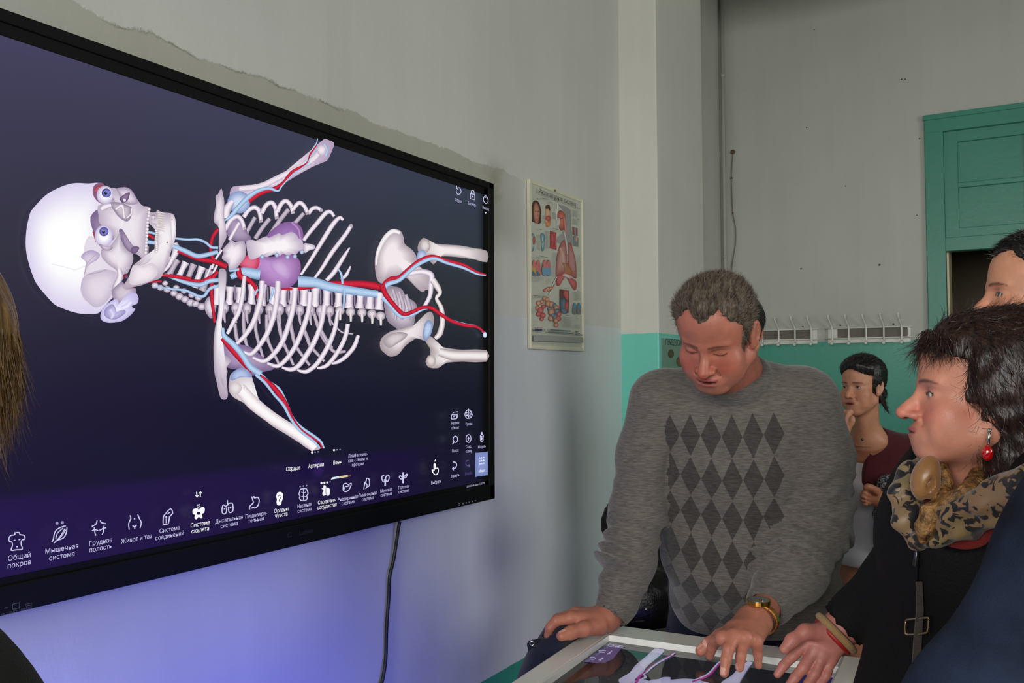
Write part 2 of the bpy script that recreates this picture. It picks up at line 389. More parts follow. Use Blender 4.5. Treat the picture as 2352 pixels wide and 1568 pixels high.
# ------------------------------------------------------------------ television
TX = .09; TY0, TY1, TZ0, TZ1 = .80, 2.690, 1.019, 2.127        # outer case
SY0, SY1, SZ0, SZ1 = .864, 2.633, 1.085, 2.080                  # lit area
tv = empty('television', (0, (TY0+TY1)/2, TZ0), 'large wall-mounted black interactive television showing a skeleton lying on its side', 'television')
BLK = mat('black_bezel_plastic', (15, 16, 15), .6, spec=.14, var=.06, bump=.03, bscale=300)
b = MB()
for lo, hi in (((.03, TY0, SZ1+.022), (TX, TY1, TZ1)), ((.03, TY0, TZ0), (TX, TY1, SZ0-.012)), ((.03, TY0, TZ0), (TX, SY0-.02, TZ1)), ((.03, SY1+.022, TZ0), (TX, TY1, TZ1))):
    b.box(lo, hi, .004)
# sloping inner lip
b.box((.03, SY0-.03, SZ1-.001), (TX-.006, SY1+.026, SZ1+.024)); b.box((.03, SY0-.03, SZ0-.02), (TX-.006, SY1+.026, SZ0+.001)); b.box((.03, SY0-.03, SZ0-.02), (TX-.006, SY0+.001, SZ1+.02)); b.box((.03, SY1-.001, SZ0-.02), (TX-.006, SY1+.026, SZ1+.02))
b.build('television_frame', BLK, tv)
b = MB(); b.box((0.002, TY0+.25, TZ0+.2), (.035, TY1-.25, TZ1-.2), .004); b.build('wall_bracket', mat('dark_bracket_metal', (40, 40, 42), .5, metal=.6), tv)
SX = TX-.010
def scr(u, v): return on(u, v, 0, SX)
# the screen: backlit panel with a soft tint over its area
ny, nz = 40, 24; V = []; F = []; C = []
def bgcol(s, t):
    top = np.array([66, 63, 92])*(1-s)+np.array([48, 56, 72])*s
    midc = np.array([40, 38, 58])*(1-s)+np.array([40, 46, 50])*s
    low = np.array([22, 16, 48])*(1-s)+np.array([18, 20, 36])*s
    bar = np.array([34, 18, 72])*(1-s)+np.array([22, 14, 46])*s
    c = top*(1-t/.4)+midc*t/.4 if t < .4 else (midc*(1-(t-.4)/.3)+low*(t-.4)/.3 if t < .7 else low)
    k = np.clip((t-.845)/.02, 0, 1)*np.clip((.86-s)/.1, .45, 1); c = c*(1-k)+bar*k
    e = np.clip(min(1-s, .02)/.02, .0, 1); return c*(.55+.45*e)
for i in range(ny+1):
    for j in range(nz*3+1):
        s = i/ny; t = j/(nz*3); V.append((SX, SY0+(SY1-SY0)*s, SZ1+(SZ0-SZ1)*t)); C.append(lin(bgcol(s, t)))
k = nz*3+1
F = [(i*k+j, i*k+j+1, (i+1)*k+j+1, (i+1)*k+j) for i in range(ny) for j in range(nz*3)]
SCREEN = emat('lit_screen', 1.0)
scro = mesh('screen', V, F, SCREEN, tv, cols=np.array(C))
BONE = [(150, 132, 160), (205, 192, 208), (236, 226, 234), (246, 240, 246), (240, 232, 240), (214, 200, 214), (168, 150, 178)]
BONE2 = [(128, 112, 138), (178, 165, 180), (205, 194, 205), (190, 176, 192), (140, 122, 150)]
WARM = [(150, 138, 142), (205, 196, 196), (236, 228, 228), (244, 238, 238), (232, 224, 224), (206, 194, 196), (150, 136, 142)]
RED = [(130, 18, 40), (196, 28, 54), (214, 40, 66), (190, 24, 50), (120, 14, 36)]
BLUE = [(120, 150, 190), (164, 194, 226), (190, 216, 242), (168, 198, 230), (118, 146, 188)]
p = Pic(scr, (1, 0, 0))
# ---- far side bones first (Z2 frame: 420,300 scale 3.2667; Z3 frame: 420,600)
Z2 = lambda: p.zoom(420, 300, 2352/720); Z3 = lambda: p.zoom(420, 600, 2352/720); Z1 = lambda: p.zoom(0, 380, 2352/600)
Z3()
for q in ([(390,470),(400,560),(430,650),(470,700)], [(455,360),(455,480),(470,600),(500,670)], [(550,350),(545,440),(550,540),(600,720)], [(628,400),(630,500),(640,600),(720,770)], [(712,400),(725,500),(750,600),(830,780)], [(800,430),(820,540),(850,640),(950,780)], [(900,490),(930,570),(960,640),(1060,750)], [(980,380),(1010,480),(1050,570),(1090,630),(1140,680),(1220,675)], [(1025,500),(1080,600),(1120,650)]):
    p.strip(q, [26, 30, 26, 20], BONE2)
p.strip([(1080,390),(1110,450),(1150,495),(1200,535),(1275,545)], [16, 14, 10], BONE2)
p.blob([(250,600),(330,590),(400,620),(500,640),(600,720),(685,800),(600,830),(500,860),(420,810),(340,800),(280,740)], (120, 98, 140), (172, 150, 186))
p.blob([(235,680),(290,690),(360,740),(330,790),(330,850),(280,960),(265,940),(290,800)], (170,155,176), (220,210,220))
Z2()
# upper far ribs
for q, w in (([(540,650),(490,740),(450,830)], 30), ([(650,660),(600,720),(540,810)], 32), ([(790,590),(720,680),(650,785)], 34), ([(905,620),(850,680),(825,705)], 30)):
    p.strip(q, w, BONE2)
p.blob([(350,640),(440,660),(480,760),(510,810),(440,840),(340,800),(320,720)], (126, 106, 140), (176, 156, 186))
p.strip([(420,690),(380,760),(345,820)], 26, BONE)
# spine: cervical to lumbar
def vert(c, ang, w, h, pal=BONE):
    c = np.array(c, float); d = np.array([math.cos(ang), math.sin(ang)]); n = np.array([-d[1], d[0]])
    p.strip([c-n*h/2, c-n*h*.17, c+n*h*.17, c+n*h/2], [w*1.12, w*.8, w*.8, w*1.12], pal, 3)
Z1()
for i, (c, a, w, h) in enumerate([((1480,880),.5,60,150), ((1555,920),.5,58,165), ((1630,950),.45,62,180), ((1705,975),.4,62,190), ((1780,1005),.38,66,200), ((1850,1035),.35,68,200)]):
    vert(c, a, w, h, BONE2 if i % 2 else BONE)
for c, r in (((1390,1080),34),((1440,1100),32),((1500,1115),36),((1560,1150),34),((1610,1180),38),((1660,1205),38),((1710,1235),40),((1755,1245),36),((1810,1270),40),((1580,1100),30),((1650,1130),30),((1720,1165),32),((1780,1190),34),((1480,1060),28)):
    p.disc(c, (r, r*.85), (140,124,150), (226,216,226), 10)
p.strip([(1300,720),(1290,800),(1330,860)], [70, 90, 60], BONE2)
p.strip([(1560,700),(1580,760),(1540,850),(1500,920),(1450,960)], [60, 70, 40, 30, 20], BONE)
for q in ([(1900,900),(1870,960),(1850,1010)], [(1960,870),(1930,930),(1890,1010)], [(1990,760),(1930,850),(1900,930)]): p.strip(q, 22, BONE)
p.blob([(1870,1180),(1930,1200),(1940,1280),(1900,1380),(1850,1330),(1830,1250)], (150,134,160), (226,218,226))
Z2()
for i, x in enumerate([250, 345, 420, 510, 590, 670, 745, 820, 900, 985, 1070, 1160, 1240, 1320, 1395, 1465]):
    y = 1215+ (x-250)*.052; h = 150-18*math.sin(i)
    vert((x, y+ (18 if x < 500 else 0)), .05, 62 if x < 900 else 66, h if x < 1100 else 128)
    if x > 250: p.strip([(x+38, y-60), (x+40, y+50)], 14, [(110, 98, 125), (150,136,160), (110, 98, 125)], 2)
for i, x in enumerate([300, 385, 470, 560, 640, 715, 790, 865, 945, 1020, 1090]):
    y = 1330+(x-300)*.03; p.disc((x, y), (34, 46), (136,120,146), (222,212,222), 12)
    p.strip([(x-4, y+10), (x-2, y+60), (x+6, y+110)], [30, 24, 12], BONE2, 3)
for x, y in ((1165,1370),(1245,1380),(1330,1385),(1405,1395),(1470,1410)):
    p.disc((x, y-20), (36, 34), (150,136,150), (226,216,222), 12); p.strip([(x, y-10), (x+2, y+25), (x+2, y+52)], [24, 20, 16], WARM, 3)
# heart
p.blob([(640,760),(720,700),(800,685),(870,720),(890,800),(870,900),(760,950),(620,900),(600,820)], (132, 92, 150), (160, 118, 182))
p.blob([(430,960),(520,930),(640,950),(760,930),(850,960),(870,1040),(840,1130),(760,1190),(680,1180),(600,1150),(540,1090),(470,1040)], (142, 98, 158), (190, 146, 206), (700,1030))
p.blob([(640,990),(720,970),(790,1030),(780,1110),(720,1100),(660,1050)], (178,138,196), (204,172,218))
p.blob([(420,960),(500,930),(560,960),(540,1040),(470,1040),(410,1010)], (196, 50, 86), (220, 110, 140))
p.strip([(800,690),(850,740),(870,830)], 22, [(132,92,150),(190,150,205),(132,92,150)])
# near upper ribs with curled ends
R1 = BONE
p.strip([(300,745),(330,690),(365,655),(400,648),(428,680),(448,745)], [36, 34, 34, 34, 32, 30], R1)
p.strip([(440,650),(475,600),(520,578),(556,605),(572,690)], [34, 34, 34, 34, 30], R1)
p.strip([(575,620),(610,560),(650,542),(678,580),(690,665)], [36, 34, 34, 34, 30], R1)
p.strip([(690,610),(725,548),(760,530),(795,565),(812,625)], [36, 34, 34, 32, 28], R1)
p.strip([(812,590),(845,550),(870,545),(900,575),(922,630)], [32, 32, 32, 30, 28], R1)
p.strip([(925,625),(955,588),(990,580),(1025,602)], [30, 30, 28, 28], R1)
p.strip([(1120,645),(1092,612),(1055,622),(980,710),(930,770),(890,825)], [22, 28, 34, 34, 30, 28], R1)
p.strip([(1186,672),(1160,655),(1110,705),(1030,830),(950,960),(870,1082)], [20, 28, 36, 34, 28, 20], R1)
p.strip([(1248,712),(1205,780),(1100,920),(1030,1030),(972,1108)], [30, 32, 34, 28, 20], R1)
p.strip([(1236,878),(1190,950),(1120,1060),(1062,1125)], [12, 30, 36, 30], R1)
p.strip([(1242,1018),(1212,1080),(1172,1118)], [12, 28, 22], R1)
for c in ((448,735),(570,680),(688,655),(812,615),(920,622),(1022,600),(1246,712)): p.disc(c, 12, (150,134,150), (200,186,196), 10)
# arteries and veins of the neck and trunk
p.strip([(-120,1085),(0,1120),(120,1130),(190,1100),(245,1060)], [24, 28, 30, 28], RED)
p.strip([(-60,905),(0,930),(100,965),(220,985),(310,1022)], [20, 26, 36, 40], RED)
p.strip([(245,740),(205,800),(190,880),(200,950),(225,980)], [30, 26, 24, 22], RED)
p.strip([(240,1060),(205,1110),(195,1200),(205,1320),(220,1440)], [28, 30, 28, 20], RED)
p.strip([(-200,795),(0,818),(90,818),(150,840),(195,875),(245,880)], [16, 18, 20, 20], BLUE)
p.strip([(-160,840),(0,905),(80,940),(150,935),(245,910)], [30, 36, 34, 34, 30], BLUE)
p.strip([(-160,1080),(0,1140),(110,1158),(180,1130),(250,1122)], [20, 32, 34, 30], BLUE)
p.strip([(-230,1170),(-100,1190),(0,1200),(90,1240),(140,1240),(185,1185),(255,1163)], [12, 16, 18, 22, 24, 24, 22], BLUE)
p.strip([(340,1100),(400,1070),(440,1060),(520,1075),(560,1080)], [40, 60, 76, 80], BLUE)
p.strip([(395,1030),(410,1090),(470,1120),(520,1170),(545,1260)], [40, 44, 40, 30, 20], RED)
p.strip([(720,1190),(850,1185),(950,1165),(1050,1150),(1200,1150),(1330,1152),(1420,1165),(1475,1180)], [14, 26, 44, 40, 48, 52, 56, 40], RED)
p.strip([(845,1132),(900,1135),(980,1142),(1080,1172),(1180,1190),(1300,1208),(1445,1228)], [84, 80, 72, 68, 64, 60, 52], BLUE)
p.strip([(1148,1040),(1170,1080),(1180,1150)], [10, 18, 18], BLUE); p.strip([(1190,1190),(1192,1250),(1185,1340)], [22, 20, 10], BLUE)
p.strip([(660,1180),(650,1230),(630,1280)], [18, 20, 12], BLUE); p.strip([(545,1190),(530,1210),(520,1235)], 16, BLUE)
# breastbone
p.blob([(280,890),(320,845),(345,820),(370,838),(420,830),(446,845),(452,935),(410,1000),(370,1045),(325,1058),(318,1000),(272,960),(285,920)], (176,160,182), (244,236,242))
p.blob([(455,835),(500,820),(520,830),(600,795),(625,805),(700,772),(725,785),(790,762),(830,780),(850,810),(872,825),(886,860),(884,895),(850,905),(830,930),(800,925),(770,940),(735,925),(700,942),(660,930),(610,950),(575,940),(530,960),(490,968),(470,940)], (190,174,196), (248,242,246), rings=5)
p.blob([(888,850),(920,848),(968,862),(970,888),(930,900),(898,920),(885,900)], (186,170,190), (240,232,238))
for c in ((575,948),(685,935),(765,950),(820,945),(872,912)): p.disc(c, (16, 18), (120,140,176), (196,212,236), 10)
p.strip([(330,1052),(370,1048),(400,1040)], 18, BLUE)
# shoulder joint and upper arm beyond
p.blob([(330,470),(345,430),(375,418),(400,432),(430,450),(520,420),(600,385),(700,335),(800,290),(900,235),(980,165),(1010,110),(1040,65),(1075,75),(1115,95),(1100,150),(1060,230),(1010,235),(960,270),(850,330),(760,385),(660,430),(560,450),(470,500),(400,520),(340,510)], (176,156,186), (232,220,230), (640,400), rings=4, smooth=2)
p.strip([(400,440),(560,420),(700,355),(850,280),(960,215),(1020,140)], [40, 46, 44, 44, 46, 30], [(196,180,200),(228,216,228),(240,230,238),(232,220,230),(180,160,190)])
p.disc((398,540), (86, 84), (126,146,196), (206,218,240), 24)
p.strip([(1040,105),(1060,150),(1050,195)], [20, 22, 14], BLUE); p.disc((1020,150), (36,40), (190,174,196), (238,228,236))
p.strip([(350,530),(310,590),(300,660)], [40, 60, 50], BONE)
p.strip([(990,62),(980,100),(940,160),(912,235),(850,295),(780,330),(720,410),(640,440)], [6, 10, 10, 10, 10, 10, 10], BLUE)
p.strip([(985,110),(935,180),(910,250),(800,310),(730,395),(660,440),(560,470),(470,530)], [8, 14, 18, 22, 24, 30, 40, 40], RED)
p.strip([(985,140),(940,190),(915,250),(850,300),(790,345),(720,420),(690,455),(620,435),(540,455),(470,500),(400,570),(340,640),(288,680)], [8, 8, 10, 10, 10, 10, 16, 24, 30, 36, 36, 30, 12], BLUE)
# collar bones
p.blob([(265,436),(278,480),(288,540),(286,640),(298,720),(304,800),(280,850),(262,890),(246,900),(258,800),(240,720),(212,690),(210,640),(224,560),(222,492),(240,480)], (176,160,182), (234,224,232), (250,640))
Z3()
p.strip([(440,110),(432,180),(428,240),(400,370),(360,450),(310,545)], [28, 34, 34, 36, 34, 26], BONE)
p.strip([(572,148),(566,240),(548,340),(500,470),(440,560),(380,620)], [42, 42, 42, 40, 36, 26], BONE)
p.strip([(692,150),(684,260),(664,390),(620,520),(560,620),(490,695),(430,680)], [44, 42, 42, 40, 36, 32, 20], BONE)
p.strip([(820,200),(806,340),(770,480),(720,610),(650,705),(580,750),(500,722)], [42, 42, 40, 40, 36, 32, 20], BONE)
p.strip([(932,232),(920,370),(880,500),(830,620),(765,720),(690,785),(610,765)], [36, 38, 40, 38, 36, 32, 20], BONE)
p.strip([(1040,330),(1015,470),(960,610),(880,740),(830,795),(780,812),(720,795)], [36, 38, 40, 40, 36, 32, 18], BONE)
p.strip([(1140,372),(1120,500),(1070,630),(990,760),(920,820),(880,828),(835,815)], [28, 34, 38, 36, 32, 28, 16], BONE)
p.strip([(1216,470),(1195,570),(1140,680),(1070,770),(1020,797),(985,800)], [34, 34, 34, 32, 26, 16], BONE)
p.strip([(1294,556),(1262,640),(1200,715),(1140,755),(1095,768)], [28, 34, 32, 28, 14], BONE)
p.blob([(250,62),(295,66),(302,130),(296,220),(285,330),(270,440),(252,560),(243,700),(245,800),(262,900),(285,945),(312,985),(305,1030),(270,1034),(250,1000),(230,910),(212,830),(205,650),(216,500),(240,380),(246,240),(242,140)], (170,156,176), (246,240,246), (262,420), rings=4)
p.strip([(265,580),(330,650),(420,745),(500,830)], [22, 40, 46, 44], RED)
p.strip([(275,500),(285,560),(350,620),(420,700),(480,790),(560,845)], [20, 36, 44, 44, 46, 50], BLUE)
# near upper arm
p.blob([(325,880),(340,840),(400,802),(462,815),(495,870),(495,950),(540,1030),(610,1100),(700,1160),(790,1215),(870,1270),(950,1330),(1010,1400),(935,1415),(850,1360),(740,1290),(640,1230),(540,1140),(480,1085),(410,1050),(350,1015),(318,960)], (190,176,186), (252,248,250), (560,1090), rings=4)
p.strip([(400,950),(500,1060),(640,1170),(800,1270),(900,1340),(970,1400)], [90, 100, 90, 84, 80, 70], [(200,186,190),(236,228,232),(252,248,250),(252,248,250),(240,232,236),(196,180,188)])
p.blob([(330,882),(345,835),(400,803),(465,818),(494,868),(440,868),(400,872),(350,892)], (128,144,190), (182,198,232))
p.disc((372,950), (44,46), (204,190,196), (232,224,226))
p.strip([(560,840),(620,900),(700,960),(760,1080),(800,1170),(860,1240),(960,1310),(1010,1350),(1035,1400)], [10, 16, 22, 20, 18, 20, 20, 18, 12], BLUE)
p.strip([(560,860),(640,930),(700,1000),(750,1080),(800,1190),(860,1265),(940,1320),(1000,1360),(1020,1400)], [20, 40, 40, 36, 32, 26, 18, 12, 10], RED)
p.strip([(520,850),(590,910),(660,1000),(730,1080),(790,1190),(860,1275),(960,1350),(1005,1400)], [24, 22, 20, 22, 20, 20, 16, 10], BLUE)
# hips and thighs
Z2()
p.blob([(1740,900),(1745,850),(1780,806),(1820,822),(1870,848),(1940,856),(2050,862),(2160,882),(2262,905),(2262,988),(2180,970),(2080,955),(1980,945),(1920,945),(1890,960),(1860,1005),(1835,985),(1770,940)], (160,148,150), (240,232,232), (1960,900), rings=4, smooth=2)
p.disc((1795,865), (40,50), (168,152,156), (226,216,216)); p.disc((1770,950), (38,54), (130,150,196), (190,206,236))
p.blob([(1490,1190),(1560,1170),(1620,1190),(1650,1240),(1720,1290),(1735,1340),(1720,1400),(1700,1480),(1620,1500),(1560,1470),(1500,1400)], (140,126,146), (214,204,212))
for x in (1550, 1600, 1650): p.strip([(x, 1190+ (x-1550)*.4), (x+30, 1300+(x-1550)*.4), (x+20, 1420)], [24, 34, 20], BONE2)
p.blob([(1415,1000),(1422,930),(1445,870),(1490,790),(1530,755),(1570,742),(1610,755),(1632,800),(1640,850),(1690,890),(1725,935),(1740,1000),(1790,1050),(1840,1070),(1850,1110),(1840,1190),(1800,1195),(1775,1212),(1740,1190),(1690,1140),(1650,1105),(1590,1110),(1510,1120),(1470,1150),(1430,1110)], (168,152,164), (240,232,234), (1540,930), rings=5)
p.strip([(1425,1010),(1440,910),(1490,810),(1550,757),(1605,770)], [10, 26, 34, 34, 20], [(200,188,196),(244,238,240),(248,244,246),(210,198,204)])
p.strip([(1590,1100),(1690,1070),(1780,1060),(1840,1085),(1838,1160),(1830,1240),(1790,1320)], [30, 36, 40, 44, 40, 34, 30], BONE)
p.strip([(1850,1120),(1890,1180),(1905,1220),(1880,1260),(1915,1330),(1925,1430),(1905,1520),(1870,1560)], [50, 44, 30, 26, 34, 40, 44, 30], WARM)
p.strip([(1470,1182),(1500,1140),(1540,1112),(1600,1102),(1660,1050),(1740,985),(1800,955),(1860,946),(1960,978),(2080,1008),(2180,1060),(2255,1085)], [40, 36, 34, 34, 32, 30, 28, 28, 26, 24, 18, 14], RED)
p.strip([(1480,1190),(1520,1150),(1590,1128),(1640,1090),(1720,1020),(1800,975),(1870,962),(1960,995),(2080,1030),(2180,1075),(2250,1088)], [36, 34, 30, 30, 28, 28, 26, 22, 20, 14, 8], BLUE)
Z3()
p.blob([(1455,600),(1482,560),(1540,524),(1620,505),(1690,482),(1750,470),(1790,400),(1840,380),(1860,440),(1840,540),(1800,595),(1740,575),(1690,600),(1640,640),(1590,700),(1530,715),(1490,690),(1458,655)], (164,150,156), (236,228,230), (1640,550), rings=4)
p.blob([(1475,600),(1520,550),(1600,530),(1660,545),(1640,580),(1580,620),(1520,650)], (160,148,152), (212,204,206))
p.blob([(1790,590),(1830,560),(1880,600),(1920,640),(1990,655),(2080,664),(2256,666),(2256,752),(2080,752),(1960,760),(1910,790),(1880,802),(1820,795),(1795,750),(1830,700),(1828,650)], (166,152,154), (242,236,236), (1990,705), rings=4, smooth=2)
p.strip([(1900,680),(2000,705),(2120,708),(2256,710)], [60, 76, 74, 74], WARM)
p.disc((1838,745), (36,44), (170,156,156), (226,216,214)); p.blob([(1775,560),(1790,470),(1820,440),(1850,470),(1840,540),(1800,598)], (120,140,184), (188,206,236))
p.strip([(1475,272),(1530,330),(1580,390),(1620,418),(1700,402),(1780,360),(1840,352),(1900,390),(1990,445),(2100,475),(2180,490),(2240,540)], [40, 34, 30, 26, 20, 18, 22, 22, 22, 18, 16, 10], BLUE)
p.strip([(1470,180),(1490,240),(1550,320),(1630,396),(1700,378),(1770,348),(1840,352),(1920,405),(2000,452),(2100,482),(2180,492),(2250,542)], [44, 40, 34, 32, 28, 26, 28, 28, 26, 24, 20, 12], RED)
p.disc((2243,552), (14, 22), (190,200,240), (230,235,255), 8)
# ---- skull
Z1()
p.strip([(1280,600),(1350,615),(1420,635)], 22, BLUE); p.strip([(1285,620),(1350,660)], 26, RED); p.strip([(1275,690),(1360,700)], 34, BLUE)
p.strip([(1250,1050),(1350,1048),(1420,1045)], 20, RED); p.strip([(1140,1100),(1190,1075)], 24, RED); p.strip([(1420,990),(1560,1005),(1680,1025)], [26, 34, 34], RED)
p.blob([(193,700),(200,590),(212,520),(235,430),(275,375),(330,315),(390,262),(480,212),(570,178),(650,164),(760,168),(845,162),(900,182),(930,240),(960,330),(980,450),(1000,560),(1040,700),(1060,820),(1040,1000),(1010,1090),(985,1180),(930,1240),(850,1330),(760,1338),(690,1336),(600,1315),(520,1285),(450,1250),(370,1165),(290,1065),(245,960),(215,860),(200,790)], (216,206,236), (255,255,255), (500,700), rings=6)
p.blob([(760,640),(860,700),(930,860),(1015,930),(1020,1010),(985,1150),(930,1230),(850,1300),(740,1250),(700,1160),(695,1080),(720,980),(740,880),(830,800),(720,780)], (226,216,232), (230,222,232), (850,1100))
p.blob([(720,1000),(800,960),(900,938),(980,950),(1020,990),(1000,1090),(970,1160),(900,1250),(820,1280),(750,1230),(700,1150),(695,1060)], (196,184,206), (226,216,228), (850,1100), rings=4)
p.blob([(690,830),(730,780),(800,768),(860,800),(840,850),(760,900),(735,960),(720,990),(740,880)], (176,158,196), (216,204,224))
p.line([(720,990),(745,890),(835,795)], 6, (190,170,180)); p.line([(740,985),(850,965),(920,938)], 5, (170,150,178)); p.line([(430,890),(540,915),(640,940),(730,905)], 4, (220,210,228))
p.line([(695,1060),(690,1130),(720,1200),(770,1240)], 5, (196,182,206))
# orbits
p.blob([(800,200),(850,162),(900,178),(985,290),(990,340),(900,355),(840,330),(800,270)], (128,92,128), (158,84,104)); p.strip([(815,240),(850,210),(890,200)], [40, 50, 40], [(140,60,80),(186,90,104),(150,70,96)])
p.blob([(775,470),(850,400),(860,520),(960,560),(1000,660),(980,740),(930,770),(850,720),(800,600)], (120,100,140), (152,130,164)); p.line([(800,600),(830,690)], 18, (160,60,70))
# face bones
p.blob([(842,370),(930,335),(985,310),(940,210),(1010,214),(1080,200),(1140,222),(1185,290),(1220,345),(1255,372),(1296,378),(1290,440),(1292,500),(1284,560),(1280,640),(1268,740),(1262,830),(1220,820),(1160,795),(1155,880),(1110,960),(1065,1030),(1020,1120),(960,1135),(1020,1040),(1026,965),(960,910),(880,840),(872,760),(960,760),(985,690),(960,590),(860,530),(848,450)], (188,172,192), (236,228,236), (1120,560), rings=4, smooth=2)
p.blob([(1010,215),(1080,202),(1140,224),(1190,300),(1200,345),(1130,360),(1050,330),(1035,270)], (160,140,170), (226,216,228))
p.blob([(1040,300),(1090,260),(1130,250),(1110,320),(1060,340)], (86,66,100), (140,116,150)); p.disc((1080,318), 14, (240,235,245))
p.blob([(945,340),(1050,340),(1110,365),(1150,390),(1140,470),(1100,510),(1030,470),(985,410)], (140,122,150), (206,196,208)); p.strip([(1000,400),(1060,370),(1080,480)], [20, 34, 16], BONE); p.strip([(1100,480),(1140,440),(1146,390)], 16, BONE)
p.strip([(870,400),(900,380),(960,360)], [40, 60, 40], BONE)
p.blob([(1030,600),(1060,580),(1130,690),(1170,740),(1210,750),(1180,790),(1130,790),(1070,720)], (116,96,132), (166,146,178)); p.blob([(1140,750),(1180,730),(1215,745),(1190,790),(1150,795)], (104,84,120), (130,108,144))
p.blob([(870,770),(940,740),(1010,650),(1040,600),(1050,680),(1100,760),(1150,800),(1158,860),(1120,950),(1070,1020),(1030,1010),(1010,950),(940,900),(885,840)], (176,160,182), (236,228,236), (1020,830), rings=4)
p.strip([(1030,930),(1040,1000),(1010,1080),(980,1140)], [40, 56, 60, 40], BONE)
p.blob([(965,1140),(1000,1090),(1060,1050),(1100,1100),(1180,1110),(1170,1200),(1080,1230),(1000,1240)], (150,130,160), (210,198,212))
p.disc((1090,1000), 24, (60,40,60), (170,30,50), 10); p.disc((1100,1008), 12, (90,90,150), None, 8)
for cx, cy, rx, ry, ix, iy in ((905, 272, 78, 82, 915, 254), (892, 640, 82, 98, 893, 601)):
    p.disc((cx, cy), (rx, ry), (190,178,214), (252,250,255), 28)
    p.disc((ix, iy), (42, 41), (60,58,120), (132,134,214), 24); p.disc((ix, iy), (34, 33), (104,106,186), (128,130,206), 24); p.disc((ix-4, iy+2), 14, (14,10,24), None, 14); p.disc((ix-2, iy-6), 4, (230,230,255), None, 8)
p.blob([(850,710),(920,735),(975,740),(940,770),(880,760)], (150,128,156), (206,192,208))
# jaw
p.blob([(1286,430),(1330,428),(1362,425),(1372,404),(1396,418),(1440,430),(1500,436),(1530,468),(1542,540),(1540,640),(1520,700),(1500,770),(1478,840),(1440,940),(1415,1000),(1385,1026),(1330,1042),(1240,1078),(1160,1096),(1075,1112),(1062,1090),(1090,1050),(1140,960),(1150,905),(1210,906),(1260,896),(1312,858),(1340,800),(1348,740),(1352,650),(1364,580),(1360,524),(1300,526),(1290,480)], (178,162,180), (242,236,240), (1450,680), rings=4, smooth=2)
p.blob([(1500,440),(1530,470),(1542,540),(1540,640),(1505,740),(1495,600),(1490,500)], (200,186,200), (246,240,244))
p.blob([(1150,910),(1250,905),(1330,880),(1380,960),(1330,1030),(1200,1075),(1120,1060)], (214,202,214), (240,232,238))
p.disc((1462,697), 8, (150,120,110), None, 8); p.disc((1505,490), 7, (200,180,170), None, 8)
for i in range(9):
    y = 430+i*20; p.strip([(1378, y), (1410, y+2), (1440, y+8)], [16, 12, 6], [(150,130,130),(240,234,232),(180,160,150)], 2)
for i in range(11):
    y = 590+i*19; p.disc((1362+4*math.sin(i), y), (16, 11), (170,150,160), (248,244,246), 8)
for i in range(14):
    y = 400+i*30; p.disc((1288-i*2+(6 if i < 3 else 0), y), (16, 17), (176,158,172), (246,240,244), 8)
p.strip([(1310,470),(1350,470)], [40, 40], BONE2, 2); p.disc((1330,475), (14,18), (200,180,190), (238,228,234), 8)
# ear
p.blob([(1000,1204),(935,1232),(880,1280),(855,1340),(858,1385),(890,1410),(950,1418),(1040,1405),(1100,1370),(1145,1328),(1168,1290),(1148,1286),(1125,1240),(1180,1250),(1198,1200),(1170,1150),(1090,1158),(1080,1220),(1030,1250)], (190,180,226), (236,234,252), (960,1330))
p.blob([(900,1290),(960,1250),(990,1290),(1000,1340),(1060,1300),(1080,1330),(1000,1385),(920,1380),(885,1340)], (150,140,190), (196,190,232)); p.strip([(940,1300),(965,1340),(950,1380)], [30, 46, 20], [(190,184,226),(226,222,248),(190,184,226)])
p.strip([(1040,1290),(1090,1270),(1130,1230)], [40, 50, 30], [(200,196,236),(240,238,255),(206,200,236)])
p.build('skeleton_picture', SCREEN, scro)

# ---- menu icons
q = Pic(scr, (1, 0, 0), base=.0009+.00006*p.lay*.0)
q.base = .0004+.00006*p.lay+.0005
IC = (206, 204, 240); WH = (250, 250, 255); DIM = (150, 146, 190)
L_ = lambda pts, w=2.4, c=IC, n=4: q.strip(pts, w, [c, c], n)
def Z(x0, y0, k): q.zoom(x0, y0, k)
FI = lambda: q.build('menu_icon', SCREEN, scro)
Z(0, 1000, 2240/600)   # left part of the bar
W_ = 9
L_([(75,825),(75,842),(40,850),(25,875),(30,900),(50,905),(55,935),(45,975),(90,970),(140,965),(130,925),(135,890),(160,880),(160,855),(145,845),(118,840),(115,824),(75,825)], W_, IC, 3); L_([(65,892),(80,888)], 8); L_([(108,885),(122,882)], 8); q.disc((94,945), 7, IC, None, 8)
FI()
q.disc((437,745), 13, DIM, None, 12); q.disc((483,739), 13, DIM, None, 12)
L_([(392,905),(405,880),(415,830),(440,795),(490,772),(512,768)], W_); L_([(412,912),(440,890),(490,870),(515,830),(522,778)], W_); L_([(425,880),(440,830),(490,785)], 8); L_([(445,880),(475,840),(505,790)], 8); L_([(420,900),(470,860),(512,800)], 7)
FI()
L_([(735,772),(770,752),(780,720)], W_); L_([(808,718),(815,738),(858,750)], W_); L_([(735,810),(760,800),(790,808)], W_); L_([(755,780),(760,820),(768,850)], W_); L_([(800,806),(830,790),(858,782)], W_); L_([(838,768),(835,810),(822,842)], W_)
FI()
L_([(1062,678),(1068,705),(1050,750),(1055,800)], W_); L_([(1128,670),(1142,705),(1158,740),(1148,785)], W_); L_([(1095,709),(1106,705)], 10); L_([(1082,765),(1100,774),(1118,760)], W_); L_([(1100,774),(1102,795)], W_)
FI()
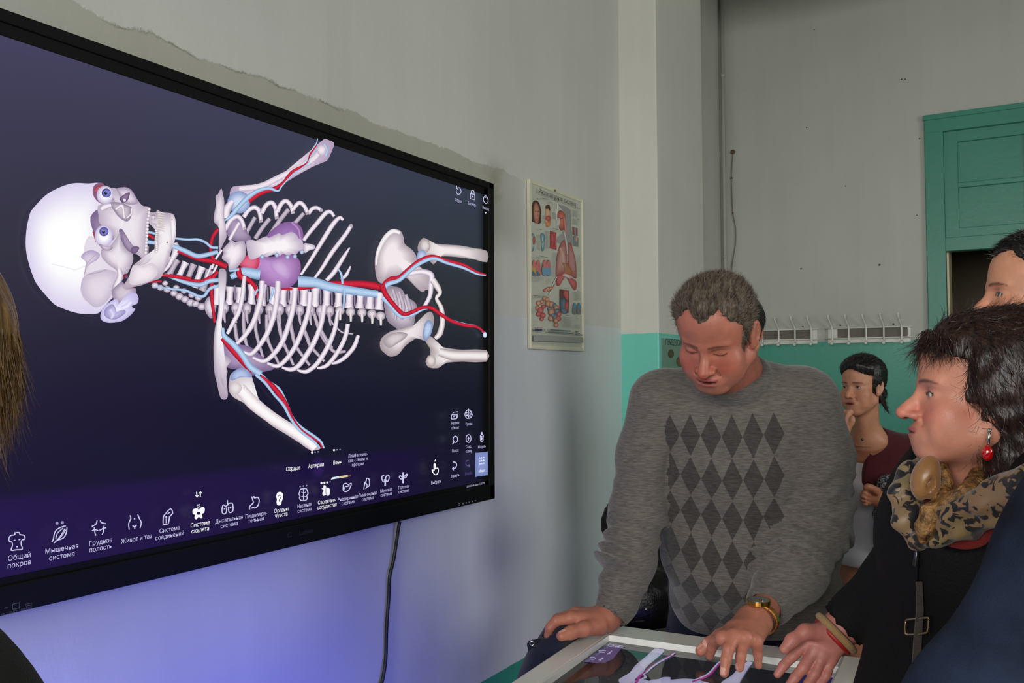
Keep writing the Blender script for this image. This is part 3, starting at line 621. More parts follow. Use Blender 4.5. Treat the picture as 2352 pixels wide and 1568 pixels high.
L_([(1345,755),(1348,690),(1370,660),(1410,620),(1428,660),(1400,690),(1390,750),(1345,755)], W_, IC, 2); L_([(1380,668),(1405,652)], 7); q.disc((1372,692), 9, IC, None, 8); L_([(1370,705),(1370,745)], 7)
FI()
L_([(1632,478),(1636,518)], 9, WH); L_([(1622,505),(1636,524),(1648,505)], 7, WH, 1); L_([(1664,520),(1664,482)], 9, WH); L_([(1652,494),(1664,474),(1680,492)], 7, WH, 1)
FI()
L_([(1636,592),(1660,586)], 8, WH); L_([(1638,608),(1660,603)], 8, WH)
FI()
q.blob([(1596,640),(1610,622),(1640,620),(1650,632),(1662,615),(1690,605),(1702,625),(1695,655),(1678,668),(1682,695),(1668,705),(1650,690),(1630,712),(1612,700),(1618,675),(1600,665)], WH, WH); q.disc((1648,660), 14, (24,14,56), None, 12)
FI()
L_([(1896,548),(1897,595)], 8); L_([(1897,590),(1880,600),(1860,590),(1850,620),(1852,655),(1870,666),(1886,650),(1888,610)], W_); L_([(1897,590),(1912,575),(1936,575),(1944,600),(1942,640),(1920,655),(1906,640),(1905,605)], W_); L_([(1865,625),(1880,615)], 7); L_([(1915,615),(1930,605)], 7)
FI()
L_([(2105,518),(2112,545),(2118,570),(2098,590),(2086,605),(2086,628)], W_); L_([(2122,515),(2128,530),(2155,525),(2168,550),(2160,590),(2135,615),(2112,610),(2105,620)], W_)
FI()
Z(560, 1000, 2352/580)
W_ = 9
q.blob([(243,560),(255,528),(285,520),(306,540),(306,580),(295,605),(285,640),(255,642),(246,615),(250,590)], WH, WH); L_([(262,560),(278,548),(290,565),(272,590),(272,610)], 6, (40,26,80))
FI()
for dx in (467, 497, 527): q.disc((dx, 469-(dx-467)*.13), 8, DIM, None, 8)
L_([(497,490),(470,495),(462,520),(455,540),(465,560),(460,580),(478,600),(496,600)], W_); L_([(497,490),(522,490),(535,515),(540,535),(528,555),(532,580),(516,598),(498,600)], W_); L_([(497,492),(497,600)], 7); L_([(478,520),(490,530)], 6); L_([(505,530),(520,518)], 6); L_([(476,565),(492,560)], 6); L_([(505,562),(522,566)], 6)
FI()
for dx in (664, 692, 718): q.disc((dx, 439-(dx-664)*.13), 10, WH, None, 8)
q.disc((745,426), 7, DIM, None, 8)
q.blob([(664,490),(680,482),(684,458),(704,462),(708,480),(730,480),(742,500),(740,540),(725,556),(704,548),(680,556),(672,530),(684,500)], WH, WH); L_([(706,488),(704,520),(708,545)], 5, (70,50,120))
FI()
q.poly([(752,405),(762,385),(830,374),(832,392)], (216,232,250)); q.poly([(832,374),(908,362),(912,380),(834,392)], (226,204,164)); q.poly([(908,362),(940,360),(936,374),(912,380)], (110,70,60))
FI()
L_([(866,480),(870,450),(895,440),(912,452),(942,440),(935,470),(915,505),(888,518),(868,505),(866,480)], W_); L_([(880,495),(885,470),(905,470),(925,455)], 8)
FI()
L_([(1060,498),(1062,470),(1072,440),(1085,445),(1090,470),(1075,490)], 8); L_([(1062,440),(1080,420),(1085,396),(1102,396),(1112,420),(1110,460),(1092,474)], W_)
FI()
L_([(1258,462),(1258,420),(1248,405)], 14); L_([(1250,368),(1232,372),(1228,400),(1240,425),(1256,420)], W_); L_([(1268,420),(1262,395),(1272,370),(1290,366),(1296,390),(1284,420),(1266,424)], W_)
FI()
L_([(1426,440),(1426,345)], 14); L_([(1424,390),(1400,370),(1390,380),(1402,400),(1424,395)], 9); L_([(1428,390),(1450,362),(1464,356),(1452,385),(1430,392)], 9); L_([(1418,345),(1434,340)], 10)
FI()
q.poly([(1716,238),(1728,218),(1738,236)], WH)
L_([(1714,262),(1728,262),(1730,300),(1752,300),(1754,335),(1740,358),(1720,358),(1698,325),(1702,314),(1716,325),(1714,262)], 9, WH, 2); q.poly([(1714,262),(1730,262),(1730,310),(1716,310)], WH)
FI()
L_([(1892,242),(1920,250),(1926,275),(1912,300),(1888,305)], W_); L_([(1900,290),(1886,305),(1900,318)], 8, IC, 1)
FI()
L_([(2038,226),(2018,236),(2014,260),(2028,278),(2048,278)], 7, (96,86,140)); L_([(2040,265),(2050,278),(2040,290)], 6, (96,86,140), 1)
FI()
q.disc((630,296), (74, 108), (26, 18, 56), (44, 24, 84), 28)
for (x, y) in ((572,154),(777,132)): q.disc((x, y), 10, WH, None, 10); q.disc((x+28, y-3), 7, DIM, None, 8); q.disc((x+56, y-6), 7, DIM, None, 8)
FI()
Z(920, 900, 5.6)
W_ = 10
L_([(575,345),(575,300),(590,290),(635,285),(648,290),(645,330),(632,342),(575,345)], W_, IC, 2); L_([(590,285),(600,262),(660,250),(660,310),(648,330)], 8, IC, 1); L_([(595,305),(632,300)], 7); L_([(595,320),(615,316)], 7)
FI()
L_([(795,225),(770,240),(750,280),(755,310),(775,335),(800,335)], W_); L_([(795,225),(825,245),(842,285),(835,315),(815,332),(800,335)], W_); L_([(797,215),(797,340)], 8); q.disc((775,300), 12, IC, None, 10); q.disc((772,265), 8, IC, None, 8)
for i in range(4): L_([(805, 265+i*18), (832, 252+i*18)], 6)
FI()
q.disc((624,605), (34,46), IC, None, 22); q.disc((624,605), (24,36), (22,15,44), None, 22); L_([(605,640),(585,668)], 12)
FI()
q.disc((793,595), (36,56), IC, None, 24); q.disc((793,595), (27,46), (22,15,44), None, 24); L_([(778,598),(810,592)], 9); L_([(793,570),(793,620)], 9)
FI()
q.disc((963,525), (14,14), IC, None, 10); L_([(945,560),(955,545),(975,542),(985,560),(980,590),(980,625),(950,628),(948,590),(945,560)], 10, IC, 2); L_([(963,560),(963,615)], 14)
FI()
Z(0, 0, 1)
q.blob([(1077,1043),(1080,1039),(1102,1037),(1106,1040),(1106,1085),(1104,1090),(1081,1093),(1077,1090)], (118,132,186), (134,148,204), rings=3, smooth=2)
for i in range(3):
    for j in range(3): q.disc((1087.5+j*4.4, 1051+i*6.6-j*.7), (1.5, 1.7), (226,232,252), None, 8)
FI()
# top right controls
FI()
L_([(1034,434),(1040,433),(1044,440),(1042,446),(1037,448),(1033,443),(1033,438)], 1.6); L_([(1034,428),(1034,435),(1038,437)], 1.4, IC, 1)
FI()
L_([(1065.5,446),(1075.5,449),(1076,461),(1065.5,458),(1065.5,446)], 1.8, IC, 1); L_([(1067,446),(1068,440),(1070.5,438.5),(1073.5,441),(1074.5,448)], 1.6); q.poly([(1068.5,451),(1072.5,452),(1070.5,455.5)], IC)
FI()
L_([(1099,451.5),(1096,456),(1096,463),(1101,469),(1106,466),(1106,458),(1103,453)], 1.5); L_([(1101,449),(1101,456)], 1.5)
FI()
q.poly([(1098.5,488.5),(1103.2,489),(1100.5,493)], IC)
FI()

# ---- writing on the screen
Yv, Zv = (0, 1, 0), (0, 0, 1)
def wr(lst, m, name, off):
    Ls = []; prev = None
    for (t, u, v, hp) in lst+[(None, -99, 0, 1)]:
        if prev is not None and abs(u-prev) > 4:
            V, F = text_mesh(Ls); mesh(name, V, F, m, scro); Ls = []
        prev = u
        if t is None: return
        o = scr(u, v); h = abs(scr(u, v+hp/2)[2]-scr(u, v-hp/2)[2]); Ls.append((t, o+np.array([off, 0, 0]), Yv, Zv, h, 'CENTER'))
offt = q.base+.00006*q.lay+.0003
WR = emat('screen_lettering', 1.0, c=(196, 192, 232)); WRB = emat('screen_lettering_bright', 1.0, c=(252, 252, 255)); WRD = emat('screen_lettering_dim', 1.0, c=(84, 70, 130))
wr([('Общий',25,1275,11.5),('покров',25,1291.5,11.5),('Мышечная',123,1257,11),('система',123,1273.5,11),('Грудная',212,1241.5,10.5),('полость',212,1256,10.5),('Живот и таз',295,1234.5,10),('Система',371,1213.5,9.6),('соединений',371,1227.5,9.6),
    ('Дыхательная',508,1190.5,9),('система',508,1203,9),('Пищевари-',570,1180.5,8.8),('тельная',570,1191.5,8.8),('Нервная',682,1158.5,8.2),('система',682,1169.5,8.2),('Эндокринная',782,1142.5,7.8),('система',782,1152.5,7.8),('Лимфоидная',828,1133.5,7.6),('система',828,1143.5,7.6),
    ('Мочевая',870.5,1124.5,7.4),('система',870.5,1134,7.4),('Половая',911,1117,7.2),('система',911,1126.5,7.2),('Выбрать',986,1106,7.2),('Лимфатичес-',805,1044,7.6),('кие стволы и',805,1054.5,7.6),('протоки',805,1065,7.6),
    ('Назови',1030,971,6.6),('объект',1030,982,6.6),('Срезы',1061.5,973,6.6),('Поиск',1030,1034,6.6),('Сохр.',1061,1025,6.4),('сцену',1061,1035,6.4),('Модель',1091.5,1025,6.4),('Вернуть',1029.5,1091,6.6),
    ('Сброс',1038,463,6.8),('Блокир.',1069,470.5,6.6),('Выход',1100.5,480,6.4),('2021.2.0 x64 release 11.20.2021',1077.5,1112,4.2)], WR, 'menu_label', offt)
wr([('Система',441.5,1201,9.4),('скелета',441.5,1214.5,9.4),('Органы',628,1169.5,8.8),('чувств',628,1180.5,8.8),('Сердечно-',733.5,1149.5,8.4),('сосудистая',733.5,1160.5,8.4),('Сердце',655.5,1074.5,9),('Артерии',708.5,1067.5,9),('Вены',758,1060.5,8.6),('Меню',1091.5,1080,6.6)], WRB, 'menu_label', offt)
wr([('Вперёд',1061,1086,6.2)], WRD, 'menu_label', offt)
# marks printed on the frame
def onf(u, v): return on(u, v, 0, TX+.0006)
GRY = mat('grey_frame_print', (46, 48, 50), .5); LGT = mat('pale_frame_print', (150, 154, 156), .5)
V, F = text_mesh([('Lumien', onf(704, 1221), Yv, Zv, abs(onf(700, 1226)[2]-onf(700, 1215)[2]), 'CENTER')])
mk = MB(); mk.add(V, F)
f = Pic(onf, (1, 0, 0), base=0)
f.strip([(671,1223),(662,1224),(661.5,1233),(670,1231)], 1.6, [GRY and (46,48,50)]*2, 1); mk.build('maker_lettering', GRY, tv); mk = MB(); mk.add(f.V, f.F); mk.build('maker_emblem', GRY, tv)
f = Pic(onf, (1, 0, 0), base=0); K = [(60,60,60)]*2
f.strip([(29,1387),(44,1383.5),(44,1396),(29,1399),(29,1387)], 1.8, K, 1); f.strip([(10,1397),(18,1395)], 1.5, K, 1); f.strip([(58,1387),(74,1384),(72,1389),(60,1391.5),(58,1387)], 1, K, 1)
V, F = text_mesh([('TOUCH USB', onf(36.5, 1403.5), Yv, Zv, .0042, 'CENTER'), ('HDMI', onf(65, 1396), Yv, Zv, .0042, 'CENTER'), ('USB', onf(4, 1411.5), Yv, Zv, .0042, 'CENTER')])
mk = MB(); mk.add(f.V, f.F); mk.add(V, F); mk.build('port_markings', mat('dull_frame_print', (92, 96, 98), .5), tv)
f = Pic(onf, (1, 0, 0), base=0)
for i, (u, v) in enumerate([(1063.5,1156.3),(1071,1154.2),(1078,1153),(1085,1151.2),(1091.7,1149.5)]): f.disc((u, v), (1.5, 1.7), (150,150,150), None, 8)
f.strip([(1052,1158),(1054,1155.5),(1056,1157),(1055,1160.3),(1052.5,1160),(1052,1158)], .9, [(120,120,120)]*2, 2)
mk = MB(); mk.add(f.V, f.F); mk.build('control_markings', LGT, tv)

# ------------------------------------------------------------------ power cable
cb = MB(); pts = [on(u, v, 0, x) for u, v, x in ((918.5,1197,.02),(915,1215,.018),(905,1280,.012),(895,1325,.012),(893,1370,.011),(888,1440,.011),(886,1510,.011),(880,1555,.012),(872,1590,.012))]
pts += [(.012, pts[-1][1]-.01, .38), (.02, pts[-1][1]-.03, .12), (.06, pts[-1][1]-.06, .012), (.10, pts[-1][1]-.30, .009)]
cb.tube(catmull(pts, 8), .0055, 10); o = cb.build('power_cable', mat('black_cable_rubber', (18, 18, 22), .5, var=.05), smooth=True)
setp(o, 'thin black power cable hanging down the wall below the television', 'cable')

# ------------------------------------------------------------------ respiratory system poster
def pos(u, v): return on(u, v, 0, .012)
pst = empty('anatomy_poster', (0, 3.34, 1.56), 'framed respiratory system wall chart with red lungs, beside the television', 'poster')
b = MB(); b.box((.001, 3.10, 1.567), (.0115, 3.578, 2.217), .001); b.build('poster_sheet', mat('printed_poster_board', (196, 198, 182), .35, var=.03, scale=20), pst)
FR = mat('cream_poster_frame', (216, 212, 186), .35, var=.04)
b = MB()
b.box((.001, 3.090, 1.555), (.017, 3.104, 2.228), .002); b.box((.001, 3.574, 1.555), (.017, 3.590, 2.226), .002); b.box((.001, 3.091, 1.553), (.0155, 3.593, 1.569), .002); b.box((.001, 3.0912, 2.214), (.0153, 3.589, 2.229), .002)
b.build('poster_frame', FR, pst)
b = MB(); b.ball(on(1275, 437, 0, .02), .005, 8, 5); b.build('hanging_nail', mat('brassy_nail', (130, 118, 70), .4, metal=.6), pst)
PR = mat('poster_print', rough=.4, attr='Col', var=.06, scale=90)
a = Pic(pos, (1, 0, 0)); a.zoom(1160, 390, 1568/440)
FL = (214, 160, 136); FLd = (160, 100, 82); PK = (206, 110, 100); PKd = (160, 66, 62); BL = (110, 160, 178); BLd = (70, 120, 140)
a.blob([(205,415),(210,330),(225,270),(245,250),(275,265),(292,320),(295,420),(280,440),(262,440),(212,418)], (70,48,36), (84,58,44)); a.blob([(240,280),(262,276),(282,330),(280,400),(265,440),(245,425),(232,360)], (166,104,82), (208,146,120)); 
for x in (250, 270): a.disc((x, 340), (6,4), (80,50,44)); 
a.line([(262,345),(266,375),(258,380)], 3, (160,96,80)); a.line([(252,402),(270,402)], 4, (170,80,76))
a.blob([(330,300),(348,285),(366,295),(370,380),(372,440),(345,470),(335,460),(332,440),(325,430),(330,370)], (196,140,100), (224,184,146)); a.blob([(330,300),(348,284),(366,296),(368,340),(356,320),(334,320)], (72,50,36), (84,58,44)); a.blob([(330,395),(345,375),(370,380),(372,410),(345,420)], PKd, PK); a.blob([(338,430),(368,420),(370,450),(350,468),(338,455)], (190,110,60), (220,160,100))
a.poly([(432,280),(495,300),(536,330),(538,470),(550,545),(556,620),(500,600),(490,470),(492,350)], (150,152,148)); a.poly([(420,590),(430,550),(480,510),(500,560),(490,620)], (160,162,156))
a.poly([(424,275),(434,280),(428,340),(422,380),(424,410),(440,500),(430,490),(424,420),(414,400)], (228,228,220))
a.blob([(432,350),(450,330),(480,345),(488,370),(490,420),(478,490),(446,490),(440,450),(450,405),(430,395)], PKd, (214,120,96)); a.strip([(436,390),(458,398),(478,392)], 8, [(120,60,54),(170,100,90)]); a.blob([(432,400),(448,404),(440,470),(452,500),(440,498)], (190,190,180), (220,220,212)); a.strip([(480,380),(490,460),(496,520),(500,580)], [12, 14, 14, 10], [(190,90,80),(226,160,140),(190,90,80)])
a.poly([(550,465),(592,478),(592,540),(552,530)], (150,70,64)); a.poly([(562,468),(580,474),(578,548),(566,545)], (130,140,150)); a.poly([(556,540),(598,556),(598,630),(556,620)], (128,132,130)); a.disc((582,568), (10,20), (180,140,120), (204,166,140))
a.poly([(366,500),(418,512),(420,655),(366,640)], (180,70,72)); a.strip([(375,515),(390,560),(380,630)], 10, [(150,50,56),(214,110,104),(160,56,60)]); a.strip([(400,520),(410,600),(404,645)], 10, [(150,50,56),(206,96,96),(150,50,56)])
for x in (222, 305):
    a.blob([(x-16,530),(x,518),(x+16,540),(x+14,600),(x+8,660),(x-6,660),(x-12,600)], BLd, (180,206,204))
a.blob([(222,560),(240,545),(242,600),(226,610)], PKd, PK); a.line([(292,550),(304,600),(316,550)], 4, BLd)
a.strip([(478,500),(492,560),(505,640),(508,690)], [14, 16, 16, 12], [(150,166,176),(210,216,214),(150,160,170)])
a.blob([(476,572),(496,610),(502,700),(500,800),(520,860),(470,850),(418,870),(416,790),(424,700),(445,620)], (166,84,78), (196,156,146), (460,740), rings=4); a.blob([(520,590),(540,610),(560,680),(578,760),(582,880),(560,880),(540,860),(515,800),(510,700),(512,620)], (160,84,82), (190,140,136), (545,740), rings=4)
a.blob([(500,760),(530,800),(550,840),(520,868),(490,840)], (150,84,50), (190,120,76)); a.strip([(450,640),(470,700),(480,790)], [20, 30, 24], [(196,140,134),(216,180,168),(190,150,130)]); a.strip([(470,760),(490,790),(494,840)], [20, 26, 16], [(150,120,80),(176,140,100),(150,100,80)])
a.blob([(418,866),(470,852),(492,862),(470,900),(440,948),(418,935)], PKd, (206,110,108)); a.blob([(500,868),(540,884),(580,915),(578,975),(560,980),(530,930)], PKd, (200,104,106)); a.blob([(462,862),(490,848),(540,872),(530,890),(490,876)], (200,160,160), (226,206,206))
a.strip([(420,875),(390,930),(370,990),(350,1030)], 8, [(200,200,190),(236,232,222),(80,80,76)]); a.strip([(405,930),(375,985)], 5, [(200,110,100)]*2)
for x, y, r, c in ((330,985,16,0),(350,975,18,0),(318,985,10,1),(370,970,14,0),(320,1050,18,0),(340,1060,18,0),(270,1090,20,0),(300,1080,18,0),(262,1130,18,0),(310,1120,18,1),(285,1150,26,1),(270,1180,20,1),(305,1190,22,1),(295,1220,16,1),(350,1095,26,0),(375,1100,24,0),(400,1110,18,2),(415,1130,22,0),(360,1140,18,2),(375,1165,28,0),(420,1160,24,2),(435,1180,20,1),(370,1215,22,0),(400,1200,24,2),(430,1215,22,1),(410,1235,20,0),(385,1190,16,2),(412,1270,18,0)):
    ce, ci = ((150,96,70),(222,170,140)) if c == 0 else ((150,60,60),(212,120,116)) if c == 1 else ((70,80,96),(130,150,164)); a.disc((x, y), (r, r*1.05), ce, ci, 14)
a.poly([(442,975),(514,988),(518,1060),(512,1170),(480,1178),(444,1150)], (110,60,58)); a.blob([(470,990),(505,990),(514,1060),(490,1060)], (170,70,66), (206,110,100)); a.blob([(446,1050),(500,1070),(490,1160),(450,1150)], (60,76,90), (100,126,140)); a.blob([(480,1090),(512,1080),(508,1140),(486,1150)], (160,60,60), (196,96,90)); a.blob([(450,1130),(500,1150),(490,1180),(455,1165)], (70,90,104), (110,140,150))
for x0, c1, c2 in ((228, (206,120,116), (196,160,70)), (262, (206,120,116), (206,120,116)), (313, (206,120,116), (110,160,184)), (346, (206,120,116), (110,160,184))):
    a.blob([(x0-18,840),(x0-14,780),(x0,736),(x0+14,752),(x0+20,800),(x0+20,860),(x0,868)], c1, c1, smooth=3); a.blob([(x0-16,840),(x0-14,800),(x0+16,806),(x0+20,860),(x0,866)], c2, c2) ; a.blob([(x0-16,842),(x0-10,826),(x0+14,850),(x0+18,862),(x0,866)], BLd, BLd) if x0 < 300 else None
for x0 in (562, 597): a.blob([(x0-14,1170),(x0-12,1110),(x0,1086),(x0+12,1112),(x0+12,1180)], BLd, (96,150,180)); a.blob([(x0-14,1172),(x0-12,1132),(x0+12,1140),(x0+12,1182)], (110,118,116), (116,124,122))
# small print as blocks of fine lines, and headings
TXc = (150,152,146)
def para(x0, y0, x1, n, sk=.24, dy=9, c=TXc, w=2.2):
    for i in range(n): a.line([(x0, y0+i*dy), (x1-(i % 3)*4, y0+i*dy+(x1-x0)*sk)], w, c, 1)
para(300,372,326,8,.3); para(378,350,410,6,.3); para(246,530,285,14,.2,9,(170,172,166)); para(318,500,352,18,.25,8); para(540,330,590,6,.25); para(545,405,590,5,.2); para(378,680,408,20,.12,10); para(585,700,604,20,.1,9); para(222,875,262,5,.12); para(270,880,298,3,.12); para(330,890,358,5,.12); para(545,1000,602,9,.1,8,(140,142,136)); para(454,1205,525,12,.08,7,(146,148,142)); para(548,1265,600,4,.08); para(555,1190,574,6,.05); para(590,1195,606,6,.05); para(205,1352,370,1,.01); para(208,1400,280,2,.02,8); para(278,1010,300,3,.1); para(215,1140,236,4,.1); para(210,1240,240,1,.1)
a.poly([(206,1350),(612,1372),(612,1412),(206,1400)], (158,160,154))
for s0, e0 in (((275,232),(335,246)),((232,236),(262,246)),((340,268),(368,276)),((365,480),(412,494)),((545,308),(590,322)),((250,705),(322,720)),((225,718),(256,726)),((308,738),(340,748)),((205,1030),(278,1036)),((205,1040),(268,1046)),((455,966),(492,972)),((472,1188),(502,1193)),((565,994),(585,997)),((252,488),(272,494)),((555,400),(580,408))): a.line([s0, e0], 3.2, (90,90,84), 1)
a.poly([(215,1300),(276,1302),(276,1320),(215,1318)], (60,66,96)); a.line([(280,1306),(300,1306),(296,1318),(282,1318)], 4, (60,66,96), 1); a.line([(236,1290),(278,1292)], 7, (190,130,120), 1); a.line([(215,1330),(276,1332)], 3, (120,122,130), 1)
a.line([(340,1308),(510,1320)], 8, (86,110,114), 1); a.line([(322,1326),(528,1340)], 8, (96,118,122), 1)
a.line([(546,1324),(570,1328)], 6, (60,70,80), 1); a.line([(546,1334),(586,1340)], 7, (80,90,100), 1); a.line([(546,1348),(608,1352)], 7, (60,66,96), 1)
a.build('poster_picture', PR, pst)
V, F = text_mesh([('Респираторная  система', pos(1274, 456)+np.array([.0004+a.step*a.lay+.0002, 0, 0]), Yv, Zv, .020, 'CENTER')])
mesh('poster_heading', V, F, mat('dark_print', (70, 72, 66), .5), pst)

# ------------------------------------------------------------------ second chart on the pilaster
def pp(u, v): return on(u, v, 0, PX+.003)
c0 = pp(1520, 776); wp = pp(1600, 790)
p2 = empty('wall_chart', (PX, 4.3, 1.2), 'greenish printed chart on the pilaster, half hidden behind the leaning man', 'poster')
ya, yb2 = c0[1], 4.70
b = MB(); b.box((PX+.0008, ya, 1.02), (PX+.003, yb2, c0[2]), .0004); b.build('chart_sheet', mat('greenish_chart_paper', (120, 156, 138), .4, var=.08, scale=14), p2)
V, F = text_mesh([('ПЕРЕДОЗИРОВКА', np.array([PX+.0036, ya+.05, pp(1535, 786)[2]]), Yv, Zv, .030, 'LEFT')])
mesh('chart_lettering', V, F, mat('dark_chart_print', (40, 58, 52), .5), p2)
f = Pic(pp, (1, 0, 0)); f.disc((1541,812), (7,10), (76,70,30), (90,82,36)); f.disc((1562,830), (9,12), (96,70,50), (130,96,70)); f.build('chart_picture', PR, p2)

# ------------------------------------------------------------------ coat racks
RKW = mat('white_rack_wire', (222, 222, 214), .35, var=.03); RKB = mat('grey_brown_rack_board', (104, 98, 86), .55, var=.12, scale=20)
def rack(label, hooks, u0, u1, bu0, bu1, group):
    yr = YB-.03
    zt = on(1900, 754.5, 1, yr)[2]; zb = on(1900, 778, 1, yr)[2]; X = lambda u: on(u, 760, 1, yr)[0]
    t = empty('coat_rack', (X((u0+u1)/2), YB, zb), label, 'coat rack', group)
    for z in (zt, zb):
        m = MB(); m.tube([(X(u0), yr, z), (X(u1), yr, z)], .0042, 8); m.build('rail', RKW, t, True)
    m = MB(); m.box((X(u0)+.012, YB-.012, zb-.028), (X(u1)-.012, YB-.001, zt+.006), .002); m.build('rack_backing', RKW, t)
    m = MB(); m.box((X(bu0), YB-.019, zb+.006), (X(bu1), YB-.0125, zt-.004), .001); m.build('rack_board', RKB, t)
    for u in hooks:
        x = X(u); m = MB()
        m.tube(catmull([(x, yr-.006, zb-.022), (x, yr-.008, zb), (x, yr-.008, zt), (x-.004, yr-.016, zt+.02), (x-.012, yr-.05, zt+.055), (x-.014, yr-.062, zt+.082)], 5), .0055, 8)
        h = m.build('hook', RKW, t, True)
        m = MB(); m.ball((x, yr-.03, zb-.03), .011, 10, 7); m.tube([(x, yr-.006, zb-.018), (x, yr-.03, zb-.03)], .005, 8); m.build('hook_knob', RKW, h, True)
rack('white wire coat rack with grey boards, beside the leaning man', [1714, 1752, 1789, 1826.3, 1863.7], 1700, 1880, 1704, 1861, 'coat racks on the far wall')
rack('white wire coat rack with grey boards, next to the teal doorway', [1911.4, 1949.8, 1989.6, 2030.2, 2071], 1895, 2096, 1923, 2084, 'coat racks on the far wall')
# loose wire and corner pipe
m = MB(); wy = YB-.008
m.tube(catmull([on(u, v, 1, wy) for u, v in ((1683,350),(1681,380),(1680,408),(1681,450),(1683,490),(1689,522),(1689,560),(1684,590),(1680,620),(1679,660),(1680,720),(1680,790))], 6), .0035, 6)
wi = empty('wall_wire', on(1680, 790, 1, wy), 'thin grey wire hanging loose on the far wall from a brown stub', 'wire')
m.build('wire', mat('grey_wire_sheath', (120, 116, 100), .6), wi, True)
m = MB(); pt = on(1683, 349, 1, wy); m.ball(pt, (.016, .008, .016), 8, 6); RST = mat('rusty_wire_stub', (96, 72, 50), .7, var=.2, scale=60); m.build('wire_stub', RST, wi, True)
for u, v, r in ((1680, 409, (.01, .006, .006)), (1683, 489, (.006, .006, .005))):
    m = MB(); m.ball(on(u, v, 1, wy), r, 8, 5); m.build('wire_clip', RST, wi, True)
m = MB(); m.tube([(.03, YB-.025, 0), (.03, YB-.025, HC)], .011, 12)
for z in (.6, 2.2, 3.4): m.tube([(.03, YB-.025, z), (.03, YB-.025, z+.02)], .014, 12)
o = m.build('riser_pipe', mat('cream_pipe_paint', (188, 190, 180), .5, var=.06, scale=4), None, True); setp(o, 'cream painted riser pipe in the far room corner behind the pilaster', 'pipe')

# ------------------------------------------------------------------ anatomy table
TH = .88; TROT = math.radians(2.4)
C0 = on(1397.5, 1458, 2, TH)                  # inner corner of the frame (far, screen side)
tx_, ty_ = np.array([math.cos(TROT), math.sin(TROT), 0]), np.array([-math.sin(TROT), math.cos(TROT), 0])
TW, TL = .474, 1.02; FRW, FRB = .054, .085     # screen opening and frame widths
def tp(a, c, z=TH): q_ = C0+tx_*a+ty_*c; return np.array([q_[0], q_[1], z])   # a across, c towards the far side
tb = empty('anatomy_table', tp(TW/2, -TL/2, 0), 'white-framed anatomy table with a lit screen of leg bones under the men\'s hands', 'table')
class TB(MB):
    def tbox(s, a0, a1, c0, c1, z0, z1, bev=.0):
        k = MB(); k.box((a0, c0, z0), (a1, c1, z1), bev); s.add([tp(v[0], v[1], v[2]) for v in k.V], k.F)
TFR = mat('white_table_frame', (236, 233, 226), .3, var=.02, coat=.3)
m = TB(); zt = TH
m.tbox(-FRW, 0, -TL-FRB, FRB, zt-.06, zt, .006); m.tbox(TW, TW+FRW, -TL-FRB, FRB, zt-.06, zt, .006); m.tbox(-.002, TW+.002, 0, FRB, zt-.06, zt, .006); m.tbox(-.002, TW+.002, -TL-FRB, -TL, zt-.06, zt, .006)
m.build('table_frame', TFR, tb)
m = TB(); m.tbox(-.003, TW+.003, -.003, 0, zt-.012, zt+.0015); m.tbox(0, .003, -TL, 0, zt-.012, zt+.001); m.build('frame_lip', mat('polished_lip', (236, 236, 232), .25, coat=.5), tb)
m = TB(); m.tbox(-.001, TW+.001, -TL-.001, .001, zt-.03, zt-.012); m.build('table_bezel', mat('black_table_glass', (10, 10, 11), .12, spec=.5), tb)
m = TB(); m.tbox(.14, TW-.12, -TL+.12, -.10, .12, zt-.06, .02); m.build('pedestal', TFR, tb)
m = TB(); m.tbox(.05, TW-.05, -TL+.05, -.05, .03, .12, .015); m.build('base_plate', TFR, tb)
for a_, c_ in ((.1, -.1), (TW-.1, -.1), (.1, -TL+.1), (TW-.1, -TL+.1)):
    m = TB(); k = MB(); k.tube([(a_-.012, c_, .03), (a_+.012, c_, .03)], .03, 14); m.add([tp(v[0], v[1], v[2]) for v in k.V], k.F); m.build('caster', mat('dark_caster_rubber', (30, 30, 32), .6), tb)
ZS = TH-.0115
def ts(u, v): return on(u, v, 2, ZS)
TSC = emat('lit_table_screen', .62, gloss=.5)
ins = .035; ax_, cx_ = 24, 40
V = [tp(ins+(TW-2*ins)*i/ax_, -ins-(TL-2*ins)*j/cx_, ZS) for i in range(ax_+1) for j in range(cx_+1)]
F = [(i*(cx_+1)+j, (i+1)*(cx_+1)+j, (i+1)*(cx_+1)+j+1, i*(cx_+1)+j+1) for i in range(ax_) for j in range(cx_)]
tsc = mesh('table_screen', V, [f[::-1] for f in F], TSC, tb, cols=np.tile(lin((30, 32, 38)), (len(V), 1)))
s = Pic(ts, (0, 0, 1))
s.blob([(1397,1479),(1430,1485),(1408,1513),(1390,1522),(1340,1520)], (92,80,126), (98,84,130), rings=0, smooth=0)
s.poly([(1397,1477),(1436,1484),(1372,1524),(1341,1518)], (94,80,126)); s.poly([(1397,1477),(1404,1478),(1350,1516),(1341,1518)], (40,44,84))
I2 = (190,184,222)
for (u, v) in ((1402,1482),(1360,1512)): s.line([(u-6,v),(u-2,v-3),(u+5,v-2),(u+7,v+1),(u+1,v+3),(u-4,v+2)], 1.2, I2, 4)
s.line([(1375,1495),(1392,1494),(1389,1499),(1375,1498),(1379,1495)], 1.2, I2, 1); s.line([(1381,1495),(1380,1498)], 1, I2, 1)
for q_ in ([(1413,1486),(1430,1483)], [(1420,1488),(1424,1482)], [(1394,1503),(1406,1495)], [(1399,1502),(1403,1499)], [(1375,1516),(1386,1512)], [(1378,1518),(1384,1511)]): s.line(q_, 1.6, I2, 1)
TBN = [(150,146,180),(176,172,204),(196,192,222),(190,186,216),(164,160,194)]
Z9 = lambda: s.zoom(1380, 1440, 2352/260); Z9()
